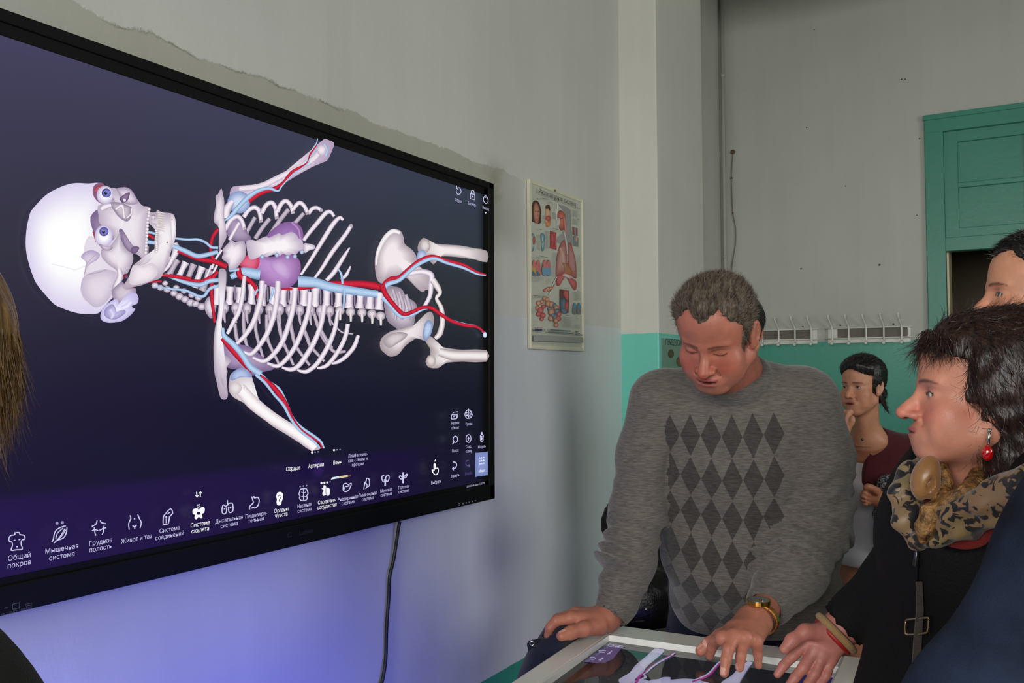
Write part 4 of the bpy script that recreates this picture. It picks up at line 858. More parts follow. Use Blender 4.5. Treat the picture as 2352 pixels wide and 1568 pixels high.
s.blob([(1120,455),(1230,462),(1328,480),(1270,560),(1180,640),(1050,750),(940,850),(880,960),(800,1030),(700,1090),(640,1158),(620,1240),(480,1260),(400,1180),(368,1100),(440,1060),(560,1000),(650,890),(720,800),(850,690),(980,580)], (172,168,200), (196,192,220), (900,780), rings=4, smooth=2)
s.blob([(620,1158),(740,1110),(830,1080),(900,1110),(1000,1130),(1040,1105),(1200,1090),(1280,1052),(1400,1046),(1455,1060),(1450,1100),(1600,1090),(1760,1080),(2000,1100),(2130,1140),(2250,1180),(2100,1320),(1600,1500),(900,1500),(560,1300)], (168,166,204), (188,186,220), (1400,1250), rings=3)
s.strip([(900,1010),(930,1050),(850,1085)], [40, 50, 30], TBN)
MAG = [(150,40,130),(178,52,150),(150,40,130)]
s.strip([(1560,530),(1400,620),(1200,730),(1080,820),(1000,880),(880,980),(800,1040),(760,1120),(720,1180)], [22, 30, 34, 36, 34, 34, 44, 56, 50], MAG)
s.strip([(1530,560),(1380,650),(1200,750),(1060,850),(960,940),(880,1000)], [20, 24, 30, 34, 30, 20], [(160,164,200),(190,194,226),(160,164,200)])
s.zoom(1580, 1380, 2335/280)
s.strip([(680,1160),(600,1190),(520,1270),(440,1360),(340,1440),(200,1500),(60,1560)], [24, 34, 40, 40, 36, 34, 30], [(160,164,200),(190,194,226),(160,164,200)])
s.strip([(680,1175),(600,1215),(520,1310),(440,1400),(340,1465),(200,1520),(80,1560)], [16, 22, 28, 30, 30, 28, 26], MAG)
s.blob([(1140,1170),(1245,1190),(1190,1260),(1110,1380),(1000,1560),(940,1700),(700,1700),(640,1570),(780,1480),(880,1400),(960,1300),(1060,1240)], (168,164,196), (190,186,214), (960,1430), rings=3, smooth=2)
s.zoom(0, 0, 1)
s.poly([(1828,1541),(1890,1548),(2020,1566),(2010,1600),(1795,1580)], (36,40,92))
s.line([(1815,1566),(1822,1560),(1832,1561),(1834,1566),(1825,1569)], 1.6, (170,180,214), 3); s.line([(1846,1568),(1851,1564)], 2, (170,180,214), 1)
s.build('leg_bones_picture', TSC, tsc)
# blue light added under the table to make the wall glow; real source unknown
la = bpy.data.lights.new('added_blue_light', 'AREA'); la.shape = 'RECTANGLE'; la.size = .35; la.size_y = .3; la.energy = 7.5; la.spread = math.radians(150); la.color = (.10, .11, 1.0)
lo = bpy.data.objects.new('added_blue_light', la); COL.objects.link(lo); lo.location = tuple(tp(.10, -.20, .36)); lo.rotation_euler = (0, math.radians(90), 0)
lo.rotation_euler = Vector((-1, -.05, .12)).to_track_quat('-Z', 'Y').to_euler()
# ------------------------------------------------------------------ organic shapes: smooth-blended solids turned into one surface
def vec(*a): return np.array(a, float)
def smin(a, b, k):
    h = np.clip(.5+.5*(b-a)/k, 0, 1); return b*(1-h)+a*h-k*h*(1-h)
def smax(a, b, k): return -smin(-a, -b, k)
def nz3(P, f, ph=0.):
    """cheap smooth pseudo-noise"""
    x, y, z = P[:, 0]*f, P[:, 1]*f, P[:, 2]*f
    return (np.sin(x*1.7+y*.9-z*.6+ph)*np.sin(y*1.9-x*.5+z*.8+1.3+ph*1.7)+np.sin(z*2.1+x*.7+y*1.1+2.1+ph*.6)*np.sin(x*1.1-z*1.3+.4)+np.sin((x+y+z)*2.7+ph)*.5)/2.5
def ell(c, r, R=None):
    c = np.asarray(c, float); r = np.asarray(r, float)
    def f(P):
        q = P-c
        if R is not None: q = q@R
        k0 = np.linalg.norm(q/r, axis=1); k1 = np.linalg.norm(q/(r*r), axis=1)+1e-9
        return k0*(k0-1)/k1
    return f
def cap(a, b, r1, r2=None, flat=None):
    """tapered capsule; flat=(dir, factor) squashes it along dir"""
    a = np.asarray(a, float); b = np.asarray(b, float); r2 = r1 if r2 is None else r2; ba = b-a; L2 = ba@ba+1e-12
    def f(P):
        pa = P-a; t = np.clip(pa@ba/L2, 0, 1); d = pa-t[:, None]*ba
        if flat is not None:
            fd = np.asarray(flat[0], float); s = d@fd; d = d+np.outer(s*(flat[1]-1), fd)
        return np.linalg.norm(d, axis=1)-(r1+(r2-r1)*t)
    return f
def chain(pts, rs, k=.02, flat=None):
    fs = [cap(pts[i], pts[i+1], rs[i], rs[i+1], flat) for i in range(len(pts)-1)]
    def f(P):
        d = fs[0](P)
        for g in fs[1:]: d = smin(d, g(P), k)
        return d
    return f
def U(k, *fs):
    def f(P):
        d = fs[0](P)
        for g in fs[1:]: d = smin(d, g(P), k)
        return d
    return f
def boxed(f, lo, hi, pad=.03):
    """evaluate f only near its box (it is far away elsewhere)"""
    lo = np.asarray(lo)-pad; hi = np.asarray(hi)+pad
    def g(P):
        q = np.maximum(np.maximum(lo-P, P-hi), 0); ds = np.linalg.norm(q, axis=1); d = ds+pad; m = ds <= 0
        if m.any(): d[m] = f(P[m])
        return d
    return g
def surface(f, lo, hi, h, bs=8):
    """surface nets over the sparse blocks that the surface passes through"""
    lo = np.asarray(lo, float); hi = np.asarray(hi, float); nb = np.ceil((hi-lo)/(h*bs)).astype(int)+1
    g = np.stack(np.meshgrid(*[np.arange(n) for n in nb], indexing='ij'), -1).reshape(-1, 3)
    cc = lo+(g+.5)*h*bs; d = np.concatenate([f(cc[i:i+200000]) for i in range(0, len(cc), 200000)])
    g = g[np.abs(d) < h*bs*1.25]
    o = np.stack(np.meshgrid(*[np.arange(bs+1)]*3, indexing='ij'), -1).reshape(-1, 3)
    NN = nb*bs+2; off = np.array([[i, j, k] for i in (0, 1) for j in (0, 1) for k in (0, 1)])
    vid = []; vp = []; cells = []; sgn = {}
    E = [(a, b) for a in range(8) for b in range(a+1, 8) if np.abs(off[a]-off[b]).sum() == 1]
    quads = [[], [], []]; flips = [[], [], []]
    for s in range(0, len(g), 1500):
        gb = g[s:s+1500]; I = (gb[:, None, :]*bs+o[None]); P = lo+I.reshape(-1, 3)*h
        D = f(P).reshape(len(gb), bs+1, bs+1, bs+1)
        c8 = np.stack([D[:, i:i+bs, j:j+bs, k:k+bs] for i, j, k in off], -1)
        act = (c8.min(-1) < 0) & (c8.max(-1) >= 0)
        bi, x, y, z = np.nonzero(act); C = c8[bi, x, y, z]; ci = gb[bi]*bs+np.stack([x, y, z], 1)
        acc = np.zeros((len(ci), 3)); cnt = np.zeros(len(ci))
        for a, b in E:
            m = (C[:, a] < 0) != (C[:, b] < 0)
            if m.any():
                t = C[m, a]/(C[m, a]-C[m, b]); acc[m] += off[a]+(off[b]-off[a])*t[:, None]; cnt[m] += 1
        vid.append((ci[:, 0]*NN[1]+ci[:, 1])*NN[2]+ci[:, 2]); vp.append(lo+(ci+acc/cnt[:, None])*h)
        for ax in range(3):
            e = np.zeros(3, int); e[ax] = 1; b = [k for k in range(8) if (off[k] == e).all()][0]
            m = (C[:, 0] < 0) != (C[:, b] < 0)
            quads[ax].append(ci[m]); flips[ax].append(C[m, 0] < 0)
    vid = np.concatenate(vid); vp = np.concatenate(vp); order = np.argsort(vid); vid = vid[order]; vp = vp[order]
    faces = []
    for ax in range(3):
        q = np.concatenate(quads[ax]); fl = np.concatenate(flips[ax]); u = np.zeros(3, int); v = np.zeros(3, int); u[(ax+1) % 3] = 1; v[(ax+2) % 3] = 1
        ids = []; ok = np.ones(len(q), bool)
        for dd in (0*u, u, u+v, v):
            c = q-dd; key = (c[:, 0]*NN[1]+c[:, 1])*NN[2]+c[:, 2]; p = np.searchsorted(vid, key); p = np.clip(p, 0, len(vid)-1); ok &= vid[p] == key; ids.append(p)
        Fq = np.stack(ids, 1); Fq[fl] = Fq[fl]; Fq[~fl] = Fq[~fl][:, ::-1]; Fq = Fq[:, ::-1]; faces.append(Fq[ok])
    F = np.concatenate(faces)
    # outward orientation check
    a, b, c = vp[F[:, 0]], vp[F[:, 1]], vp[F[:, 2]]; n = np.cross(b-a, c-a); cen = (a+c)/2
    k = rng.integers(0, len(F), min(400, len(F))); nn = n[k]/(np.linalg.norm(n[k], axis=1)[:, None]+1e-12)
    if np.mean(f(cen[k]+nn*h*.7)-f(cen[k]-nn*h*.7)) < 0: F = F[:, ::-1]
    return vp, np.ascontiguousarray(F)
def frame_(fwd, up):
    """columns: person's left, forward, up"""
    f = np.asarray(fwd, float); f /= np.linalg.norm(f); l = np.cross(up, f); l /= np.linalg.norm(l); u = np.cross(f, l); return np.stack([l, f, u], 1)

# ------------------------------------------------------------------ heads
class Head:
    """a modelled head in its own frame: x to the person's left, y forward, z up, eyes at z = 0"""
    def __init__(s, centre, fwd, up, sc=1.0, male=True, age=.5, eyes=1.0, jaw=1.0, nose=1.0, mouth_open=0.0, width=1.0, look=(0, 0), neck_to=None, neck_r=.058, zf=1.0):
        s.zf = zf
        s.c = np.asarray(centre, float); s.R = frame_(fwd, up); s.sc = sc; s.male = male; s.eyes = eyes; s.look = look; s.w = width
        J = jaw; N = nose
        A = []
        A.append((0, ell((0, -.016, .036), (.074*width, .097, .080))))
        A.append((.03, ell((0, .012, .050), (.066*width, .070, .062))))
        A.append((.03, ell((0, .030, -.030), (.058*width, .056, .080))))
        for x in (-1, 1):
            A.append((.03, cap((x*.050*J*width, -.004, -.058), (x*.018*J, .060, -.098), .021, .017)))
            A.append((.022, ell((x*.044*width, .054, -.030), (.020, .018, .018))))
            A.append((.03, ell((x*.040*width, .050, -.060), (.020, .022, .024)))) 
            A.append((.012, cap((x*.010, .078, .014), (x*.040, .066, .018), .010 if male else .007, .008)))
        A.append((.018, ell((0, .066, -.100), (.021*J, .019, .016))))
        A.append((.016, ell((0, .076, -.072), (.030, .018, .022))))
        A.append((.010, cap((0, .078, .008), (0, .097*1.0+.012*(N-1), -.026), .0075, .0085)))
        A.append((.009, cap((0, .096, -.024), (0, .104+.014*(N-1), -.0375), .0085, .0118*N)))
        for x in (-1, 1): A.append((.006, ell((x*.0125*N, .092, -.0405), (.0080*N, .011, .0072))))
        s.A = A
        op = mouth_open
        s.B = [(.010, ell((x*.031, .090, -.001), (.0185, .014, .0115))) for x in (-1, 1)]
        s.lids = [ell((x*.031, .0665, -.001), (.0150, .0130, .0120)) for x in (-1, 1)]
        s.slit = [ell((x*.031, .080, -.0015), (.0125, .010, .0001+.0048*eyes)) for x in (-1, 1)]
        s.balls = [ell((x*.031, .0668, -.001), (.0118, .0118, .0118)) for x in (-1, 1)]
        s.lipu = ell((0, .0885, -.0660+op*.3), (.0235, .0090, .0052)); s.lipl = ell((0, .0862, -.0755-op), (.0205, .0088, .0066))
        s.mouth = ell((0, .098, -.0705-op*.3), (.0225, .012, .0014+op*.6))
        s.nostr = [ell((x*.0068*N, .100, -.0475), (.0038, .006, .0030)) for x in (-1, 1)]
        s.nasol = [cap((x*.020, .084, -.045), (x*.033, .074, -.072), .0018+.0004*male, .0014+.0004*male) for x in (-1, 1)]
        s.ears = []
        for x in (-1, 1):
            e = frame_((x*.92, .30, .0), (0, -.22, .97)); o = vec(x*.0735*width, -.012, -.004)
            def ear(P, e=e, o=o, x=x):
                q = (P-o)@e; q = q if x > 0 else q*vec(-1, 1, 1)
                d = ell((0, .006, 0), (.0185, .0065, .0310))(q)
                d = smin(d, ell((.002, .004, -.026), (.010, .006, .011))(q), .006)
                d = smax(d, -ell((-.003, .0135, .004), (.0105, .0085, .0205))(q), .003)
                d = smin(d, ell((-.006, .004, .004), (.004, .005, .014))(q), .004)
                return d
            s.ears.append(ear)
        s.neck = None
        if neck_to is not None:
            nt = (np.asarray(neck_to, float)-s.c)@s.R/sc
            s.neck = U(.03, cap((0, -.030, -.050), nt, .054*neck_r/.058, neck_r/sc*1.02), cap((0, .012, -.085), nt+vec(0, .02, 0), .030, neck_r/sc*.8))
        r = .15*sc; s.lo = s.c-r*1.15; s.hi = s.c+r*1.15
    def loc(s, P):
        q = (P-s.c)@s.R/s.sc
        if s.zf != 1.0: q[:, 2] = np.where(q[:, 2] < 0, q[:, 2]/s.zf, q[:, 2])
        return q
    def glob(s, q): return s.c+s.R@(np.asarray(q, float)*s.sc)
    def skull(s, q):
        d = s.A[0][1](q)
        for k, g in s.A[1:3]: d = smin(d, g(q), k)
        return d
    def sdf(s, P):
        q = s.loc(P); d = s.A[0][1](q)
        for k, g in s.A[1:]: d = smin(d, g(q), k)
        for k, g in s.B: d = smax(d, -g(q), k)
        for x in (0, 1):
            l = smax(s.lids[x](q), -s.slit[x](q), .0012) if s.eyes > .05 else s.lids[x](q)
            d = smin(d, l, .004)
            if s.eyes > .05: d = np.minimum(d, s.balls[x](q))
        for g in s.nasol: d = smax(d, -g(q), .006)
        d = smin(d, s.lipu(q), .004); d = smin(d, s.lipl(q), .004); d = smax(d, -s.mouth(q), .0025)
        for g in s.nostr: d = smax(d, -g(q), .002)
        for g in s.ears: d = smin(d, g(q), .006)
        if s.neck is not None: d = smin(d, s.neck(q), .025)
        return d*s.sc
    def paint(s, P, skin, lip, brow=None, lash=(50, 36, 30), iris=(92, 110, 120), cheek=None, shadow=None, stubble=None):
        """skin pigment: lips, brows, eyes, cheeks"""
        q = s.loc(P); n = len(P); C = np.tile(lin(skin), (n, 1)); x, y, z = q.T
        def mixin(w, c): 
            w = np.clip(w, 0, 1)[:, None]; C[:] = C*(1-w)+lin(c)*w
        front = (y > .02)
        if cheek: mixin(.65*np.exp(-(((np.abs(x)-.040)/.022)**2+((z+.034)/.020)**2))*front, cheek); mixin(.55*np.exp(-((x/.016)**2+((z+.038)/.018)**2))*(y > .085), cheek)
        if stubble: mixin(.35*np.exp(-((z+.095)/.028)**2)*front*(z < -.055), stubble)
        if shadow: mixin(.55*np.exp(-(((np.abs(x)-.031)/.020)**2+((z-.010)/.008)**2))*front*(y > .045), shadow)
        mixin(np.clip((.0022-np.minimum(s.lipu(q), s.lipl(q)))/.0022, 0, 1)*(y > .07)*(np.abs(x) < .026)*.9, lip)
        mixin(np.clip((.0016-s.mouth(q))/.0016, 0, 1)*(y > .06), (84, 34, 32))
        for g in s.nostr: mixin(np.clip((.0016-g(q))/.0016, 0, 1), (70, 34, 28))
        if brow:
            bz = .0185-.9*(np.abs(x)-.030)**2*8-(np.abs(x)-.03)*.02
            th = .0042*(1-.5*np.clip((np.abs(x)-.03)/.02, 0, 1))
            mixin(np.clip((th-np.abs(z-bz))/.0025, 0, 1)*(np.abs(x) > .011)*(np.abs(x) < .050)*front*.85, brow)
        for i, sx in enumerate((-1, 1)):
            cx = sx*.031; inb = s.balls[i](q) < .0006; ins = (s.slit[i](q) < .0002) & inb & (s.eyes > .05)
            C[ins] = lin((214, 206, 198)); dx = x-cx-s.look[0]*.005; dz = z+.001-s.look[1]*.004; rr = np.hypot(dx, dz)
            m = ins & (rr < .0058); C[m] = lin(iris); m = ins & (rr < .0028); C[m] = lin((14, 12, 12))
            
            if s.eyes > .05:
                sl = s.slit[i](q); e = (np.abs(sl) < .0014) & (y > .055) & ~ins & (z > -.004) & (np.abs(x-cx) < .0145); C[e] = lin(lash)
            if s.eyes <= .05:
                cz = -.0065-.5*((x-cx)**2)*-18; mixin(np.clip((.0019-np.abs(z-(-.0060+ (x-cx)**2*16)))/.0012, 0, 1)*(np.abs(x-cx) < .0145)*(y > .06)*.9, lash)
        return C
def strands(n, root_fn, length, dirs, curl, seed, width=.0006, seg=5, droop=0.0):
    """n tapered ribbons; root_fn -> roots, normals"""
    r = np.random.default_rng(seed); P, Nn = root_fn(n, r); n = len(P)
    D = dirs(P, Nn, r); D /= np.linalg.norm(D, axis=1)[:, None]+1e-9
    L = length*(.6+.8*r.random(n)); W = np.cross(D, r.normal(size=(n, 3))); W /= np.linalg.norm(W, axis=1)[:, None]+1e-9
    K = r.normal(size=(n, 3))*curl; V = np.zeros((n, seg+1, 2, 3)); p = P.copy(); d = D.copy()
    for i in range(seg+1):
        w = width*(1-.8*i/seg); V[:, i, 0] = p-W*w; V[:, i, 1] = p+W*w
        p = p+d*(L/seg)[:, None]; d = d+K/seg+vec(0, 0, -droop/seg); d /= np.linalg.norm(d, axis=1)[:, None]
    idx = np.arange(n*(seg+1)*2).reshape(n, seg+1, 2)
    F = np.stack([idx[:, :-1, 0], idx[:, :-1, 1], idx[:, 1:, 1], idx[:, 1:, 0]], -1).reshape(-1, 4)
    return V.reshape(-1, 3), F
def join(parts):
    V = []; F = []; b = 0
    for v, f in parts: V.append(v); F.append(f+b); b += len(v)
    return np.concatenate(V), np.concatenate(F)
def normals_of(f, P, e=.002):
    g = np.stack([f(P+d)-f(P-d) for d in np.eye(3)*e], 1); return g/(np.linalg.norm(g, axis=1)[:, None]+1e-9)

# ------------------------------------------------------------------ hands
def hand(wrist, F_, fingers, thumb, r=1.0, palm=(.085, .040, .014)):
    """wrist point; F_ frame columns (across towards the thumb, along the fingers, out of the back); fingers/thumb: joint points in the hand frame"""
    w = np.asarray(wrist, float)
    G = lambda q: w+F_@np.asarray(q, float)
    fs = []
    pl = palm[0]*r; pw = palm[1]*r
    base = [G((x*r, pl*1.0, 0)) for x in (.030, .010, -.010, -.029)]
    back = F_[:, 2]
    pm = U(.018*r, cap(G((.006*r, .004, 0)), G((.026*r, pl, 0)), .020*r, .014*r, (back, 1.25)), cap(G((0, .004, 0)), G((.009*r, pl, .002)), .021*r, .0145*r, (back, 1.2)), cap(G((-.006*r, .004, 0)), G((-.009*r, pl*.98, .001)), .020*r, .014*r, (back, 1.2)), cap(G((-.010*r, .006, 0)), G((-.027*r, pl*.93, -.002)), .019*r, .013*r, (back, 1.2)))
    fs.append(pm)
    rad = [(.0098, .0090, .0082, .0070), (.0102, .0093, .0084, .0072), (.0096, .0088, .0080, .0068), (.0086, .0078, .0070, .0060)]
    for j, fg in enumerate(fingers):
        pts = [G(np.asarray(p_)*r) for p_ in fg]; fs.append(chain(pts, [q_*r*1.08 for q_ in rad[j]][:len(pts)], .004))
    th = [G(np.asarray(p_)*r) for p_ in thumb]; thf = chain(th, [.020*r, .0135*r, .0118*r, .0092*r], .010)
    def f(P):
        d = fs[0](P)
        for g in fs[1:]: d = smin(d, g(P), .006)
        return smin(d, thf(P), .011)
    lo = w-.24*r; hi = w+.24*r
    return boxed(f, lo, hi), G
SKIN = mat('skin', rough=.46, spec=.4, attr='Col', var=.10, scale=42, bump=.10, bscale=420)
_b = SKIN.node_tree.nodes['Principled BSDF']; _b.inputs['Subsurface Weight'].default_value = .12; _b.inputs['Subsurface Radius'].default_value = (.010, .004, .002); _b.inputs['Subsurface Scale'].default_value = .5
def fabric(name, c, var=.10, scale=60, bump=.35, bscale=500, rough=.85, attr=None, sheen=.15): return mat(name, c, rough, var=var, scale=scale, bump=bump, bscale=bscale, attr=attr, sheen=sheen, spec=.25)
def hairmat(name, c, c2, rough=.4, stretch=(160, 160, 14)):
    m = bpy.data.materials.new(name); m.use_nodes = True; N = m.node_tree.nodes; L = m.node_tree.links; b = N['Principled BSDF']
    b.inputs['Roughness'].default_value = rough; b.inputs['Specular IOR Level'].default_value = .45
    tc = N.new('ShaderNodeTexCoord'); mp = N.new('ShaderNodeMapping'); mp.inputs['Scale'].default_value = stretch; L.new(tc.outputs['Object'], mp.inputs[0])
    nz = N.new('ShaderNodeTexNoise'); nz.inputs['Scale'].default_value = 1; nz.inputs['Detail'].default_value = 5; L.new(mp.outputs[0], nz.inputs['Vector'])
    cr = N.new('ShaderNodeValToRGB'); cr.color_ramp.elements[0].color = rgba(c); cr.color_ramp.elements[1].color = rgba(c2); cr.color_ramp.elements[0].position = .35; cr.color_ramp.elements[1].position = .68
    L.new(nz.outputs['Fac'], cr.inputs[0]); L.new(cr.outputs[0], b.inputs['Base Color'])
    bp = N.new('ShaderNodeBump'); bp.inputs['Strength'].default_value = .6; bp.inputs['Distance'].default_value = .004; L.new(nz.outputs['Fac'], bp.inputs['Height']); L.new(bp.outputs[0], b.inputs['Normal'])
    return m
# ------------------------------------------------------------------ the leaning man
def cam_fwd(yaw_left, pitch_down):
    """a facing direction given relative to the camera: yaw to its left, pitch towards the floor (degrees)"""
    a, b = math.radians(yaw_left), math.radians(pitch_down); h = -CF*vec(1, 1, 0); h /= np.linalg.norm(h); r = CR*vec(1, 1, 0); r /= np.linalg.norm(r)
    return math.cos(b)*(h*math.cos(a)-r*math.sin(a))-vec(0, 0, math.sin(b))
def head_at(u, v, D, fwd, up, sc, **k):
    e = at(u, v, D); R = frame_(fwd, up); return Head(e-R@(vec(0, .072, 0)*sc), fwd, up, sc, **k)
def person(name_loc, label): return empty('person', (name_loc[0], name_loc[1], 0), label, 'person')
def whand(wrist, mcp, fingers, thumb, r=1.0, back=None, wr=.026):
    """hand in world points: wrist, four knuckles, per finger the joints after the knuckle, thumb joints from its root"""
    w = np.asarray(wrist, float); fs = []
    heel = [w+(m-np.mean(mcp, 0))*.55 for m in mcp]
    for j in range(4): fs.append(cap(heel[j], mcp[j], (.0185, .0195, .0190, .0175)[j]*r, (.0125, .0128, .0122, .0112)[j]*r))
    rad = [(.0112, .0103, .0092, .0078), (.0115, .0106, .0094, .0080), (.0108, .0100, .0090, .0076), (.0098, .0088, .0079, .0068)]
    fg = [chain([mcp[j]]+list(fingers[j]), [q*r for q in rad[j]], .003) for j in range(4)]
    th = chain(list(thumb), [.0195*r, .0138*r, .0122*r, .0100*r], .008)
    allp = np.array([w]+list(mcp)+[p for f in fingers for p in f]+list(thumb))
    def f(P):
        d = fs[0](P)
        for g in fs[1:]: d = smin(d, g(P), .014*r)
        e = fg[0](P)
        for g in fg[1:]: e = smin(e, g(P), .0022)
        d = smin(d, e, .007); d = smin(d, th(P), .010)
        for m in mcp: d = smin(d, np.linalg.norm(P-(m+vec(0, 0, .003)), axis=1)-.0098*r, .006)
        return d
    return boxed(f, allp.min(0)-.02, allp.max(0)+.02), allp
def nails(C, P, tips, dirs, ups, c=(214, 158, 144)):
    for t, d, u in zip(tips, dirs, ups):
        q = P-np.asarray(t); al = q@d; upc = q@u; lat = np.linalg.norm(q-np.outer(al, d)-np.outer(upc, u), axis=1)
        m = (np.abs(al+.002) < .0065) & (lat < .0052) & (upc > .0035); C[m] = lin(c)

mb = {}
Hm = head_at(1622, 804, 1.80, cam_fwd(34, 36), vec(0, 0, 1)+.12*CR, .948, male=True, eyes=.04, jaw=1.16, nose=1.07, width=1.05, mouth_open=.0028, neck_to=at(1706, 900, 2.08), neck_r=.064)
rs, ru, re, rf, rw = at(1522, 925, 2.08), at(1482, 1045, 2.09), at(1466, 1170, 2.09), at(1442, 1285, 2.04), at(1420, 1380, 1.99)
ls, lu, le, lf, lw = at(1842, 925, 2.01), at(1876, 1050, 2.02), at(1868, 1195, 2.01), at(1816, 1310, 1.94), at(1772, 1380, 1.885)
hipc = at(1722, 1440, 2.26); nbm = at(1690, 880, 2.06)
lat = vec(.94, .34, 0); dep_ = vec(.34, -.94, 0)     # his left, and his facing direction
# hands
rwh = at(1394, 1420, 1.965)
R_m = [at(1312, 1419, 1.915), at(1319, 1411, 1.945), at(1326, 1408, 1.97), at(1335, 1408, 1.99)]
R_f = [[at(1277, 1426, 1.905), at(1263, 1441, 1.905), at(1258, 1459, 1.91)], [at(1281, 1421, 1.945), at(1268, 1438, 1.95), at(1264, 1458, 1.955)], [at(1288, 1421, 1.975), at(1276, 1437, 1.98), at(1272, 1455, 1.985)], [at(1300, 1420, 2.0), at(1290, 1434, 2.005), at(1287, 1448, 2.01)]]
R_t = [at(1375, 1436, 1.925), at(1341, 1444, 1.890), at(1312, 1452, 1.872), at(1290, 1460, 1.862)]
fR, aR = whand(rwh, R_m, R_f, R_t, 1.10)
lwh = on(1733, 1424, 2, .955)
zk = .945
L_m = [on(1660, 1466, 2, zk), on(1686, 1461, 2, zk+.006), on(1713, 1465, 2, zk+.003), on(1737, 1474, 2, zk-.006)]
def fin(m, tip, zt=.8835+.0095, mid=.55, lift=.014): 
    t = on(*tip, 2, zt); p = m*(1-mid)+t*mid+vec(0, 0, lift); d_ = m*.2+t*.8+vec(0, 0, lift*.75); return [p, d_, t]
L_f = [fin(L_m[0], (1630, 1506)), fin(L_m[1], (1663, 1545)), fin(L_m[2], (1699, 1533)), fin(L_m[3], (1742, 1528))]
L_t = [on(1692, 1450, 2, .948), on(1655, 1462, 2, .925), on(1630, 1478, 2, .905), on(1609, 1494, 2, .8925)]
fL, aL = whand(lwh, L_m, L_f, L_t, 1.08)
spine = [hipc, at(1705, 1200, 2.12), at(1690, 1000, 2.10), nbm]
core = U(.03, chain(spine, [.06, .06, .06, .055], .02), chain([at(1690, 950, 2.09), rs, ru, re, rf, rw, rwh], [.04, .045, .04, .036, .036, .030, .027], .02), chain([at(1690, 950, 2.09), ls, lu, le, lf, lw, lwh], [.04, .045, .04, .036, .038, .031, .028], .02))
hp = vec(hipc[0], hipc[1], .90)
legL = [hp+lat*.10, vec(hp[0], hp[1], .48)+lat*.13+dep_*.02, vec(hp[0], hp[1], .075)+lat*.14-dep_*.02]
legR = [hp-lat*.10, vec(hp[0], hp[1], .48)-lat*.13+dep_*.02, vec(hp[0], hp[1], .075)-lat*.14-dep_*.02]
legs_core = U(.03, chain(legL, [.06, .045, .035]), chain(legR, [.06, .045, .035]))
headf = boxed(Hm.sdf, Hm.lo-vec(.02, .02, .06), Hm.hi+vec(.05, .12, .02))
skin_f = U(.02, headf, core, fR, fL, legs_core)
man = person(hp, 'big man in grey argyle sweater leaning over the table with both hands')
V, F = surface(skin_f, np.minimum(hp-.55, aR.min(0)-.1)*vec(1, 1, 0), vec(1.75, 2.6, 1.8), .0024)
skin_m = (168, 104, 86)
C = Hm.paint(V, skin_m, (146, 60, 58), brow=(88, 58, 42), lash=(50, 26, 22), cheek=(170, 86, 70), stubble=(164, 118, 100))
far = np.linalg.norm(V-Hm.c, axis=1) > .30; C[far] = lin((176, 112, 92))
for hnd in ((R_m, R_f), (L_m, L_f)):
    for m_, f_ in zip(*hnd):
        for j_, s_ in ((m_, .011), (f_[0], .009)): 
            w_ = np.exp(-(np.linalg.norm(V-j_, axis=1)/s_)**2)[:, None]*.35; C = C*(1-w_)+lin((178, 98, 80))*w_
tips = [f_[2] for f_ in L_f]+[R_t[3], L_t[3]]; dr = [f_[2]-f_[1] for f_ in L_f]+[R_t[3]-R_t[2], L_t[3]-L_t[2]]; dr = [d/np.linalg.norm(d) for d in dr]
up_ = [vec(0, 0, 1)-d*d[2] for d in dr]; up_ = [u/np.linalg.norm(u) for u in up_]; nails(C, V, tips, dr, up_)
bodym = mesh('body', V, F, SKIN, man, True, cols=C)
# short brushed-back hair: a close cap and thousands of short strands
def hair_region_man(q):
    x, y, z = q.T
    ax = np.abs(x)
    hl = np.where(ax < .034, .0745+.020*np.clip((ax-.004)/.026, 0, 1), .0945-(ax-.034)*1.15)+.002*np.sin(x*420)
    front = z-hl
    B = np.where(z > -.022, (.037-y)*30, np.where((y > .004) & (y < .026) & (z > -.040), 1., np.where(y < -.045, (z+.085)*20, -1.)))
    return np.clip(np.maximum(np.where(y > .02, front*30, -1.), B), -3, 1)
def hair_sdf(H, region, th, amp=.003, fr=70., blend=.004):
    def f(P):
        q = H.loc(P); t = th(q) if callable(th) else th
        rgn = region(q); t = t*(.22+.78*np.clip(rgn, 0, 1))
        d = H.skull(q)-t-amp*nz3(q*vec(1, 1, .45), fr)*(.3+.7*np.clip(rgn, 0, 1))
        return np.maximum(d, -rgn*blend)*H.sc
    return f
def thm(q):
    x, y, z = q.T
    return np.where(z > .03, .0045+.008*np.clip((z-.05)/.05, 0, 1)*np.clip((y+.06)/.1, .15, 1), np.clip(.0030+.0015*z/.03, .002, .0045))
hf = hair_sdf(Hm, hair_region_man, thm)
hV, hF = surface(boxed(hf, Hm.lo, Hm.hi), Hm.lo-.02, Hm.hi+.02, .0026)
def roots_on(Vs, Fs, f):
    a, b, c = Vs[Fs[:, 0]], Vs[Fs[:, 1]], Vs[Fs[:, 2]]; area = np.linalg.norm(np.cross(c-a, b-a), axis=1)+1e-12; cum = np.cumsum(area)/area.sum()
    def g(n, r):
        k = np.searchsorted(cum, r.random(n)); k = np.minimum(k, len(Fs)-1); w = r.random((n, 4)); w /= w.sum(1)[:, None]
        P = np.einsum('nk,nkd->nd', w, Vs[Fs[k]]); return P, normals_of(f, P)
    return g
